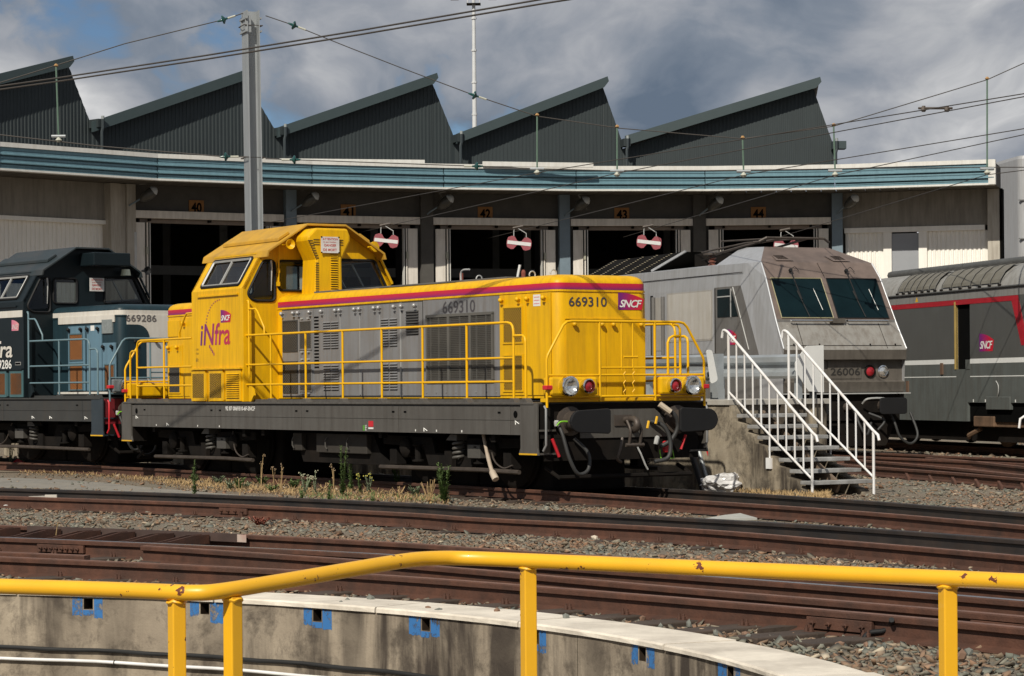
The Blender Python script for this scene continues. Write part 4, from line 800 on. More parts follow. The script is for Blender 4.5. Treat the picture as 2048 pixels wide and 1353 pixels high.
    B().box(-1.30, 1.30, -.10, .02, 1.293, 1.345).build('nose_skirt', Y_BODY, root, bevel=.006)
    # nose doors
    for w0, w1 in ((-.62, .047), (.055, .715)): B().box(w0, w1, .408, .42, 1.37, 2.425).build('nose_door', Y_BODY, root, bevel=.004)
    B().box(-.63, .725, .40, .42, 2.428, 2.445).build('nose_ledge', Y_BODY, root)
    for w in (-.5, -.04, .15, .62): B().lathe([(.012, 0), (.03, .02), (.036, .045), (.02, .065), (.006, .07)], (w, .408, 2.36), (0, -1, 0), 8).build('latch', Y_BODY, root, smooth=50)
    # vent tower with warning plate, horns and lamps in front of the cab
    tw = [(-.43, 3.0), (.09, 3.0), (.08, 3.62), (.24, 3.93), (.24, 4.02), (.19, 4.14), (-.40, 4.14), (-.55, 4.0), (-.55, 3.93), (-.40, 3.62)]
    B().prism([(w, 8.14, z) for w, z in tw], (0, .5, 0)).build('vent_tower', Y_BODY, root, bevel=.035)
    gap = mat('louvre_gap', (.10, .055, .01), .8)
    b = B(); l = B()
    for z in list(np.arange(3.06, 3.56, .038))+[3.6, 3.63, 3.66, 3.69]:
        b.box(-.13, -.01, 8.132, 8.139, z, z+.014); l.prism([(-.135, 8.139, z+.03), (-.135, 8.122, z+.016), (-.135, 8.139, z+.014)], (.13, 0, 0))
    for z in np.arange(3.06, 3.56, .038): b.box(-.415, -.355, 8.132, 8.139, z, z+.014)
    for z in np.arange(3.64, 3.93, .04): f = (z-3.62)/.31; b.box(-.41-.15*f, -.35-.12*f, 8.132, 8.14, z, z+.016)
    for z in (3.86, 3.90, 3.94): b.box(-.45, -.34, 8.132, 8.139, z, z+.014); b.box(.02, .10, 8.132, 8.139, z, z+.014)
    b.build('vent_gap', gap, root)['kind'] = 'stuff'; l.build('vent_louvre', Y_BODY, root, fix=False)
    B().box(-.326, .008, 8.10, 8.112, 3.73, 3.995).build('warning_plate', mat('plate_white', (.66, .64, .62), .5, dirt=(.4,.33,.3), dirt_amt=.5, streak=False, scale=8), root); wp = LASTO[0]
    for i, (st, z, w0, ww, h) in enumerate((('ATTENTION', 3.94, -.30, .28, .036), ('ne pas toucher', 3.895, -.29, .24, .026), ('DANGER', 3.835, -.27, .22, .042), ('DE MORT', 3.76, -.29, .25, .042))):
        text_mesh('warning_text', st, (w0, 8.097, z), (1,0,0), (0,0,1), ww, h, M_sgn, wp, bold=.012)
    for w, z in ((-.32, 3.735), (.003, 3.735), (-.32, 3.99), (.003, 3.99)): B().lathe([(.014, 0), (.014, .006)], (w, 8.1, z), (0,-1,0), 6).build('plate_bolt', M_hole, root)
    for w, d in ((-.70, -1), (.92, -1)):
        B().lathe([(.02, -.16), (.025, -.05), (.05, .04), (.085, .08), (.082, .084), (.05, .06), (.004, .02)] if w < 0 else [(.03, -.1), (.08, -.04), (.09, 0), (.09, .02), (.004, .022)], (w, 8.55, 3.88), (0, -1, 0) if w < 0 else (.2, -1, .1), 16, cap=False).build('horn' if w < 0 else 'roof_lamp', Y_BODY, root, smooth=50)
        B().tube([(w-.14, 8.52, 3.87), (w-.04, 8.55, 3.88), (w, 8.78, 3.88)], .014, 6).build('horn_pipe', Y_BODY, root)
    B().tube([(-.80, 8.72, 3.25), (-.80, 8.70, 3.9)], .016, 5).build('door_hinge', Y_BODY, root)
    for u, z in ((8.72, 3.42), (8.72, 3.2)): B().box(-.82, -.78, 8.70, 8.78, z, z+.07).build('door_hinge', Y_BODY, root)
    for u, t in ((6.2, 0), (3.4, 0)): pass
    B().tube(spline([(-.1, 4.05, 3.07), (-.1, 4.05, 3.22), (-.1, 3.98, 3.27), (-.1, 3.8, 3.27)], 4), .014, 6).build('vent_pipe', M_alu, root)
    B().tube([(.06, 4.3, 3.06), (.06, 4.3, 3.24)], .03, 8).build('vent_cap', mat('cap_rusty', (.2, .05, .03), .7), root); B().tube([(-.05, 2.55, 3.06), (-.03, 2.5, 3.28)], .02, 6).build('beacon_stem', M_white, root); B().lathe([(.03, 0), (.035, .1), (.02, .14)], (.03, 2.5, 3.07), (0,0,1), 8).build('beacon', mat('cap_rusty', (.2, .05, .03)), root)
    MB().tube(spline([(-1.22, 1.62, .84), (-1.24, 1.5, .60), (-1.25, 1.36, .35), (-1.25, 1.25, .22)], 5), [.025]*6+[.03]*5+[.05]*5, 8).build('sand_nozzle', mat('nozzle_pale', (.45, .38, .30), .8, dirt=(.2,.12,.08), dirt_amt=.6, streak=False), root, smooth=60)
yellow_details()
# ---- the dark blue sister standing behind it, short end first
T_BODY = mat('teal_dark', (.014, .034, .045), .4, var=.1, dirt=(.010, .013, .014), dirt_amt=.5, scale=1.5, spec=.3)
T_CAB = mat('teal_black', (.0075, .013, .016), .4, var=.1, spec=.22); T_DOOR = mat('blue_light', (.115, .205, .27), .45, var=.07, dirt=(.07, .10, .12), dirt_amt=.4)
T_RAIL = mat('rail_bluegrey', (.12, .19, .22), .4, var=.08); T_FR = mat('frame_dark', (.036, .037, .036), .5, var=.15, dirt=(.05, .04, .03), dirt_amt=.6)
W_BAND = mat('band_white', (.60, .57, .52), .45, var=.05, dirt=(.4, .33, .25), dirt_amt=.4); O_MESH = mat('mesh_orange', (.27, .105, .03), .7, var=.12)
PAL_B = dict(body=T_BODY, cab=T_CAB, cabroof=mat('teal_roof', (.020, .030, .034), .5, dirt=(.06,.05,.045), dirt_amt=.5, streak=False), frame=T_FR, step=mat('step_blue', (.024, .034, .043), .4), step2=mat('step_red', (.13, .015, .02), .5), head=mat('headstock_red', (.16, .014, .02), .5), rail=T_RAIL, grab=M_redp,
             stripe=W_BAND, roofgrey=T_CAB, box=mat('box_teal', (.05, .11, .12), .5), wire=mat('wire_orange', (.13, .05, .015), .7), meshbg=O_MESH, lampbox=mat('lampbox_grey', (.13, .15, .16), .5))
bl, BB, BP = diesel('blue_locomotive', BO, BTH, .075, True, PAL_B, 'dark blue diesel locomotive 669286 with white band and orange grilles behind the yellow one', False)
def blue_details():
    root = bl; M = MB                                       # here u grows away from the short end (no mirroring needed)
    for s in (-1, 1):
        W = s*.78; X = lambda t: sorted((W, W+s*t))
        M().box(*X(.02), .55, 2.7, 2.71, 2.845).build('white_band', W_BAND, root)
        for u0, u1, z1 in ((1.66, 2.30, 2.66), (1.02, 1.58, 2.66), (.50, .98, 2.32)): M().box(*X(.028), u0, u1, 1.42, z1).build('side_door', T_DOOR, root, bevel=.004)
        for u0, u1, z0, z1 in ((1.74, 2.22, 2.02, 2.50), (1.74, 2.22, 1.45, 1.93), (.55, .88, 1.45, 1.90)): mesh_grille(root, None, u0, u1, z0, z1, W+s*.03, PAL_B['wire'], O_MESH, 8, 10, frame=mat('grille_edge', (.07, .12, .14)))
        for u, z in ((2.22, 2.6), (1.75, 2.6), (1.50, 2.6), (1.10, 2.6), (.90, 2.25), (.58, 2.25)): place(knob_mesh(M_black), 'latch', root, (W+s*.028, u, z), None, (-s, 1, 1))
        M().box(*X(.03), .62, 1.0, 2.50, 2.76).build('data_plate', mat('plate_grey', (.20, .22, .22), .5, var=.2, scale=20), root)
        M().box(*X(.032), 1.28, 1.42, 2.56, 2.66).build('notice', M_white, root); M().box(*X(.012), .5, 2.75, 1.36, 1.40).build('sill_white', W_BAND, root)
        M().box(*sorted((s*1.42, s*1.426)), 2.98, 4.9, 2.86, 2.99).build('cab_band', W_BAND, root)
    for z0, z1 in ((2.40, 2.845),): 
        M().box(-.60, .62, .414, .43, z0, z1).build('end_band', W_BAND, root)
    pts = [(-.62, 1.38), (.62, 1.38), (.62, 2.40), (-.62, 2.40)]
    M().box(-.18, .62, .412, .43, 1.38, 2.395).build('end_door', mat('panel_white', (.50, .50, .49), .45, var=.05, dirt=(.35,.33,.3), dirt_amt=.4), root)
    q = [(-.62, 2.36), (-.12, 2.36)]+[(x, z) for x, z in arc((-.38, 2.40), .26, 0, math.pi/2, 6)]+[(-.62, 2.66)]
    M().prism([(x, .413, z) for x, z in q], (0, -.004, 0)).build('end_patch', T_BODY, root)
    M().box(-.60, -.19, .412, .43, 1.38, 2.36).build('end_door', T_BODY, root)
    for w in (-.45, .0, .2): M().lathe([(.012, 0), (.03, .02), (.036, .045), (.02, .065)], (w, .41, 2.34), (0, -1, 0), 8).build('latch', M_black, root)
    text_mesh('fleet_number', '669286', (-.63, .407, 2.715), (1,0,0), (0,0,1), .66, .13, mat('letter_grey', (.12, .11, .11)), root, bold=.008)
    W2 = -1.424
    text_mesh('livery_word', 'infra', (W2-.004, 4.55, 2.08), (0,-1,0), (0,0,1), 1.16, .33, W_BAND, root, bold=.015, shear=.12); text_mesh('fleet_number', '669286', (W2-.004, 4.25, 1.98-.12), (0,-1,0), (0,0,1), .82, .18, M_txtw, root, bold=.015)
    sncf(root, (W2, 3.42, 2.60), (0,-1,0), (0,0,1), .30, .21, (-1,0,0), 'faded')
    M().box(-1.42, -1.426, 3.06, 3.28, 1.93, 1.99).build('small_plate', M_alu, root); M().box(-1.426, -1.428, 3.07, 3.27, 1.94, 1.98).build('plate_face', M_hole, root)
    M().box(-.02, .30, 2.83, 2.845, 3.38, 3.64).build('warning_plate', mat('plate_white', (.66,)*3), root)
    for i, (st, z, w0, ww, h) in enumerate((('ATTENTION', 3.585, .01, .26, .036), ('ne pas toucher', 3.54, .02, .22, .026), ('DANGER', 3.48, .03, .2, .042), ('DE MORT', 3.405, .02, .23, .042))): text_mesh('warning_text', st, (w0, 2.826, z), (1,0,0), (0,0,1), ww, h, M_sgn, root, bold=.012)
    M().box(-.2, .62, 2.35, 2.9, 3.86, 4.12).build('vent_housing', T_CAB, root, bevel=.02)
    M().lathe([(.10, 0), (.08, .12), (.075, .12)], (.74, 2.75, 3.70), (0,0,1), 12).build('cab_lamp', mat('lamp_cream', (.62, .66, .52), .5), root)
    M().lathe([(.02, -.14), (.03, -.05), (.05, .03), (.085, .07), (.08, .072), (.04, .05), (.004, .02)], (1.12, 2.62, 3.80), (0, -1, 0), 14, cap=False).build('horn', M_black, root, smooth=50)
    M().box(-1.05, -.95, .0, .25, 1.40, 1.62).build('socket_box', mat('lampbox_grey', (.13, .15, .16)), root)
    M().tube([(-1.425, 4.6, 1.02), (-1.425, 4.56, 1.06)], .01, 4).build('lifting_mark', M_txtw, root)
    for u in (2.6, 1.9, .55): M().tube([(-1.405, u+.05, .89), (-1.405, u+.06, .94), (-1.405, u-.04, .90)], .007, 4).build('lifting_mark', M_txtw, root)
blue_details()
# ================================================================== SILVER ELECTRIC LOCOMOTIVE
S_BODY = mat('silver_paint', (.42, .425, .44), .34, metal=.35, var=.06, dirt=(.22, .20, .18), dirt_amt=.45, scale=1.2)
S_FRONT = mat('silver_front_grimy', (.30, .285, .26), .42, metal=.25, var=.08, dirt=(.15, .12, .095), dirt_amt=.7, scale=1.6)
S_DARK = mat('grey_lower', (.13, .125, .12), .5, var=.12, dirt=(.08, .065, .05), dirt_amt=.6)
S_BROWN = mat('brow_brown', (.145, .108, .092), .6, var=.2, dirt=(.07, .052, .044), dirt_amt=.85, streak=False)
S_LOW = mat('front_lower_grime', (.105, .092, .078), .6, var=.2, dirt=(.05, .042, .035), dirt_amt=.7)
S_RIB = mat('ribbed_panel', (.42, .40, .37), .4, metal=.3, var=.06, dirt=(.30, .26, .20), dirt_amt=.6)
D_GLASS = mat('glass_dark', (.005, .013, .016), .05, var=.3, scale=1, spec=.14)
def electric():
    root = empty('silver_locomotive', (SO.x, SO.y, RZ-.07), STH, 'silver grey electric locomotive 26006 with sloping twin windscreens beyond the steps', 'locomotive')
    M = MB
    rows = [(1.43, .14, 1.34), (1.43, .10, 1.55), (1.44, .22, 1.58), (1.44, .24, 2.0), (1.45, .07, 2.02), (1.45, .05, 2.22), (1.42, .42, 2.80), (1.41, .44, 2.86), (1.37, .98, 3.76), (1.33, 1.26, 4.09)]
    def strip(a, b_, m, name, fix=True):
        b = M(); (w0, u0, z0), (w1, u1, z1) = rows[a], rows[b_]; b.add([(-w0, u0, z0), (w0, u0, z0), (w1, u1, z1), (-w1, u1, z1)], [(0,1,2,3)]); return b.build(name, m, root)
    for a, m, n in ((0, S_LOW, 'front_skirt'), (1, S_LOW, 'lamp_shelf'), (2, S_LOW, 'lamp_recess'), (3, S_LOW, 'lamp_hood'), (4, S_LOW, 'nose_edge'), (5, S_FRONT, 'nose_panel'), (6, S_DARK, 'rail_recess'), (7, S_BROWN, 'windscreen_surround'), (8, S_BROWN, 'brow_panel')): strip(a, a+1, m, n)
    # roof dome behind the brow
    b = M(); b.add([(-1.33, 1.26, 4.09), (1.33, 1.26, 4.09), (.78, 2.15, 4.46), (-.78, 2.15, 4.46)], [(0,1,2,3)]); b.build('roof_front', S_BROWN, root)
    b = M(); b.add([(-.78, 2.15, 4.46), (.78, 2.15, 4.46), (.78, 3.2, 4.50), (-.78, 3.2, 4.50)], [(0,1,2,3)]); b.build('roof_top', S_BROWN, root)
    for s in (-1, 1):
        b = M(); b.add([(s*1.33, 1.26, 4.09), (s*1.42, 3.2, 4.10), (s*.78, 3.2, 4.50), (s*.78, 2.15, 4.46)], [(0,1,2,3)]); b.build('roof_shoulder', S_BODY, root)
        # cab side: pale front pillar, door zone, skirt
        b = M(); b.add([(s*1.45, .05, 2.22), (s*1.42, .42, 2.80), (s*1.37, .98, 3.76), (s*1.33, 1.26, 4.09), (s*1.40, 1.75, 4.09), (s*1.455, 1.95, 3.62), (s*1.46, 1.14, 2.15), (s*1.46, 1.12, 1.2), (s*1.43, .14, 1.2), (s*1.44, .10, 2.02)], [tuple(range(10))]); b.build('front_pillar', S_BODY, root)
        b = M(); b.add([(s*1.46, 1.14, 2.15), (s*1.455, 1.95, 3.62), (s*1.455, 3.2, 3.62), (s*1.46, 3.2, 2.15)], [(0,1,2,3)]); b.build('cab_side', S_DARK, root)
        b = M(); b.add([(s*1.455, 1.95, 3.62), (s*1.40, 1.75, 4.09), (s*1.42, 3.2, 4.10), (s*1.455, 3.2, 3.62)], [(0,1,2,3)]); b.build('cab_cornice', S_BODY, root)
        b = M(); b.add([(s*1.46, 1.12, 1.2), (s*1.46, 1.14, 2.15), (s*1.46, 3.2, 2.15), (s*1.46, 3.2, 1.2)], [(0,1,2,3)]); b.build('cab_skirt', S_DARK, root)
        e = .006; w = s*(1.46+e)
        M().prism([(w, 2.06, 2.97), (w, 3.03, 2.97), (w, 3.03, 3.57), (w, 2.39, 3.57)], (s*.004, 0, 0)).build('side_window', D_GLASS, root)
        M().bar((w+s*.006, 2.38, 2.96), (w+s*.006, 2.38, 3.57), .02, .03).build('window_bar', M_alu, root); M().bar((w+s*.006, 3.03, 3.41), (w+s*.006, 2.38, 3.41), .02, .025).build('window_bar', M_alu, root)
        M().tube([(w, 1.58, 2.25), (w, 2.30, 3.60)], .012, 5).build('door_edge', M_alu, root); M().tube([(w, 3.15, 2.2), (w, 3.15, 3.6)], .01, 4).build('door_edge', M_dark, root)
        M().box(*sorted((w, w+s*.03)), 1.60, 3.14, 2.14, 2.165).build('door_sill', S_DARK, root)
        # ribbed side panel, real ribs
        M().box(*sorted((s*1.46, s*1.468)), 3.28, 5.56, 2.48, 3.58).build('ribbed_panel', S_RIB, root)
        b = M()
        for u in np.arange(3.36, 5.5, .055): b.prism([(s*1.468, u-.012, 2.52), (s*1.468, u+.012, 2.52), (s*1.478, u, 2.52)], (0, 0, 1.03))
        b.build('panel_ribs', S_RIB, root)
        for u in (5.72, 6.22): M().tube([(s*1.49, u, 2.2), (s*1.49, u, 3.52)], .05, 8).build('door_pillar', S_DARK, root, smooth=60)
        M().box(*sorted((s*1.46, s*1.47)), 5.78, 6.16, 2.3, 3.5).build('access_door', S_RIB, root); M().box(*sorted((s*1.46, s*1.472)), 6.3, 6.42, 2.2, 3.56).build('door_gap', M_hole, root)
        M().tube([(s*1.45, 1.88, 3.9), (s*1.46, 17, 3.9)], .008, 4).build('seam', M_dark, root)
        M().box(*sorted((s*1.461, s*1.468)), 1.5, 1.62, 1.28, 1.62).build('skirt_plate', S_DARK, root)
    b = M(); sec = [(-1.46, 1.0), (-1.46, 3.62), (-1.42, 4.10), (-1.2, 4.14), (1.2, 4.14), (1.42, 4.10), (1.46, 3.62), (1.46, 1.0)]; b.prism([(x, 3.2, z) for x, z in sec], (0, 14.2, 0)); b.build('body_shell', S_BODY, root)
    for s in (-1, 1): M().box(*sorted((s*1.462, s*1.468)), 3.2, 17.3, 1.2, 2.2).build('body_skirt', S_DARK, root)
    # roof louvres: black sloping fairing with rows of pale rivets
    b = M(); b.prism([(-1.27, 6.8, 4.14), (-.78, 6.0, 4.56), (.78, 6.0, 4.56), (1.27, 6.8, 4.14)], (0, 4.0, 0)); b.build('roof_louvre', mat('roof_black', (.008, .0075, .007), .85, var=.3, spec=.06), root)
    M().bar((-1.26, 6.78, 4.15), (-.78, 5.98, 4.57), .05, .05).build('louvre_edge', S_BODY, root)
    b = M()
    for k in range(5):
        for j in range(14):
            t = j/14; u = 7.4+k*.78-.8*t; b.box(-1.27+.49*t-.02, -1.27+.49*t+.02, u-.012, u+.012, 4.155+.42*t, 4.165+.42*t)
    b.build('rivet_row', mat('rivet_pale', (.42, .36, .26), .6), root)['kind'] = 'stuff'
    for u0, u1, z1 in ((5.3, 5.9, 4.5), (3.4, 3.9, 4.36)): M().box(-.6, .6, u0, u1, 4.14, z1).build('roof_box', M_dark, root, bevel=.02)
    for w in (-.8, .2):                                     # insulators and folded pantograph
        M().lathe([(.05, 0), (.10, .04), (.05, .08), (.10, .12), (.05, .16), (.10, .2), (.04, .26)], (w, 4.6, 4.14), (0,0,1), 10).build('roof_insulator', mat('insulator_brown', (.18, .07, .05), .4), root)
        M().lathe([(.02, 0), (.2, .03), (.2, .07), (.02, .1)], (w, 4.6, 4.38), (0,0,1), 14).build('roof_drum', M_steel, root)
    for w in (-.5, .5):
        M().tube([(w, 5.6, 4.42), (w*.9, 3.6, 4.58), (w*.6, 2.2, 4.66)], .028, 6).build('pantograph_arm', M_steel, root); M().tube([(w*.6, 2.2, 4.66), (w*.8, 4.9, 4.74)], .022, 6).build('pantograph_arm', M_steel, root)
    M().tube([(-.85, 2.25, 4.58), (-.7, 2.2, 4.66), (.7, 2.2, 4.66), (.85, 2.25, 4.58)], .03, 6).build('pantograph_bow', M_steel, root); M().tube(spline([(-.9, 4.9, 4.3), (-1.0, 3.9, 4.36), (-.8, 3.0, 4.5), (-.5, 2.6, 4.62)], 5), .018, 5).build('roof_cable', M_dark, root)
    M().tube([(-.75, 5.2, 4.5), (-.55, 3.4, 4.62), (-.3, 2.7, 4.62)], .02, 5).build('roof_pipe', M_steel, root)
    # windscreens lie on the sloped surround
    def ws(t, w, d=.006):                                   # t 0..1 up the slope between rows 7 and 8
        (w0, u0, z0), (w1, u1, z1) = rows[7], rows[8]; n = Vector((0, -(z1-z0), u1-u0)).normalized(); return Vector((w, u0+(u1-u0)*t, z0+(z1-z0)*t))+n*d
    for x0, x1 in ((-1.28, -.06), (.05, 1.27)):
        q = [(x0, .03), (x1, .03), (x1-.015, .97), (x0+.015 if x0 < 0 else x0, .97)]
        M().add([ws(t, w) for w, t in q], [(0,1,2,3)]).build('windscreen', D_GLASS, root)
        M().tube([ws(t, w, .01) for w, t in q], .014, 5, closed=True).build('windscreen_frame', mat('frame_cream', (.32, .29, .17), .6) if x0 < 0 else M_black, root)
        # reflection of the side window, painted as a pale strip on the glass
        M().tube([ws(.72, x0+.95, .012), ws(.22, x0+1.02, .012)], .006, 5).build('windscreen_reflection', mat('reflection_white', (.75, .75, .72), .4), root)
        c = x0+.52
        M().tube([ws(1.16, c, .04), ws(.80, c+.02, .06), ws(.44, c+.06, .05)], .014, 5).build('wiper_arm', M_black, root); M().tube([ws(.66, c+.02, .03), ws(.05, c+.14, .02)], .012, 5).build('wiper_blade', M_black, root)
        M().lathe([(.04, 0), (.04, .05)], ws(1.14, c, .02), (0, -1, .5), 8).build('wiper_pivot', M_black, root); M().tube(spline([ws(1.14, c, .03), ws(1.22, c+.12, .05), ws(1.12, c+.2, .03)], 4), .007, 4).build('washer_pipe', M_black, root)
        M().tube([(x0+.16, .36, 2.83), (x0+.16, .33, 2.83), (x1-.1, .33, 2.83), (x1-.1, .36, 2.83)], .022, 6).build('grab_bar', M_chrome, root, smooth=60)
        r0 = (-.95 if x0 < 0 else .42)
        q = [(r0, 1.30, 4.115), (r0+.42, 1.30, 4.115), (r0+.34, 1.62, 4.25), (r0-.06 if x0 > 0 else r0+.06, 1.62, 4.25)]
        M().add([(a, u-.01, z+.012) for a, u, z in q], [(0,1,2,3)]).build('roof_hatch', S_BROWN, root)
        b = M(); [b.bar((r0+.10+k*.032, 1.36, 4.155), (r0+.08+k*.03, 1.58, 4.248), .014, .01) for k in range(8)]; b.build('hatch_grille', M_hole, root)
    M().box(-.18, .16, .34, .42, 2.78, 2.88).build('camera_box', S_LOW, root)
    for w in (-.98, 1.0): M().tube([(w, .055, 2.25), (w*.98, .40, 2.78)], .006, 4).build('nose_seam', M_dark, root)
    M().tube([(-1.36, .10, 2.31), (1.36, .10, 2.31)], .006, 4).build('nose_seam', M_dark, root); M().tube([(-.002, .94, 3.78), (-.002, 1.24, 4.08)], .006, 4).build('brow_seam', M_dark, root)
    for w in (-1.2, -.6, .6, 1.2): M().lathe([(.02, 0), (.02, .012)], (w, .09, 2.33), (0, -1, .6), 6).build('nose_bolt', M_dark, root)
    for s in (-1, 1):
        M().tube([(s*1.45, .05, 2.24), (s*1.42, .42, 2.80), (s*1.37, .98, 3.76), (s*1.33, 1.25, 4.08)], .017, 8).build('corner_strip', mat('corner_bright', (.62, .63, .65), .35, metal=.4, var=.05), root, smooth=60)
        for x, lm in ((.66, M_red), (.97, M_lens)):
            c = (s*x, .235, 1.77); M().lathe([(.13, 0), (.13, .04), (.105, .05), (.10, .04)], c, (0,-1,0), 18, cap=False).build('lamp_ring', M_chrome if lm is M_lens else M_dark, root, smooth=40); M().lathe([(.10, .03), (.07, .05), (.004, .06)], c, (0,-1,0), 18, cap=False).build('lamp_lens', lm, root, smooth=60)
        bf = M().lathe([(.2, 0), (.2, .05), (.13, .06), (.13, .4)], (s*.89, .2, 1.05), (0,-1,0), 14).build('buffer', M_steel, root)
        M().prism([(x+s*.89, -.36, z+1.05) for x, z in rrect(-.32, .32, -.17, .17, .06)], (0, .05, 0)).build('buffer_pad', M_black, bf, bevel=.01)
    np_ = M().box(-.34, .45, .21, .235, 1.62, 2.0).build('number_plate', S_LOW, root); text_mesh('fleet_number', '26006', (-.28, .203, 1.69), (1,0,0), (0,0,1), .70, .155, mat('number_black', (.02, .018, .016), .7), np_, bold=.01)
    M().box(-1.46, 1.5, -.02, .2, 1.30, 1.325).build('front_sill', M_alu, root); M().box(-1.3, 1.3, .1, .3, .75, 1.3).build('headstock', M_dark, root)
    M().tube(spline([(.35, .0, 1.1), (.4, -.15, 1.2), (.8, -.15, 1.2), (.85, 0, 1.1)], 4), .02, 6).build('grab_bar', M_alu, root)
    for pts in ([(.95, 0, 1.0), (1.0, -.2, .7), (1.1, -.25, .4), (1.35, -.25, .26), (1.55, -.2, .45), (1.5, 0, .9)], [(.2, 0, .95), (.15, -.2, .7), (.3, -.25, .45), (.5, -.1, .7)], [(.5, 0, .9), (.75, -.2, .75), (.6, -.2, .55)]): M().tube(spline(pts, 6), .028, 7).build('brake_hose', M_hose, root, smooth=60)
    M().lathe([(.06, 0), (.09, .06), (.05, .2)], (.0, .1, 1.03), (0,-1,0), 10).build('coupling_hook', M_steel, root)
    M().box(-1.35, 1.35, .4, 17.2, .72, 1.2).build('underframe', M_dark, root); M().prism([(-1.2, .15, .7), (-1.0, .15, .22), (1.0, .15, .22), (1.2, .15, .7)], (0, .04, 0)).build('snow_guard', M_dark, root)
    for u in (3.0, 5.8, 12.2, 15.0):
        for s in (-1, 1): M().lathe([(.2, 0), (.55, .03), (.575, .05), (.575, .13), (.2, .13)], (s*.8, u, .625), (-s, 0, 0), 24).build('wheel', M_dark, root)
    for uc in (4.4, 13.6):
        for s in (-1, 1): M().box(*sorted((s*1.0, s*1.15)), uc-2.1, uc+2.1, .45, .8).build('bogie_frame', M_dark, root)
    sncf(root, (-1.468, 2.56, 2.37), (0,-1,0), (0,0,1), .42, .33, (-1,0,0))
electric()
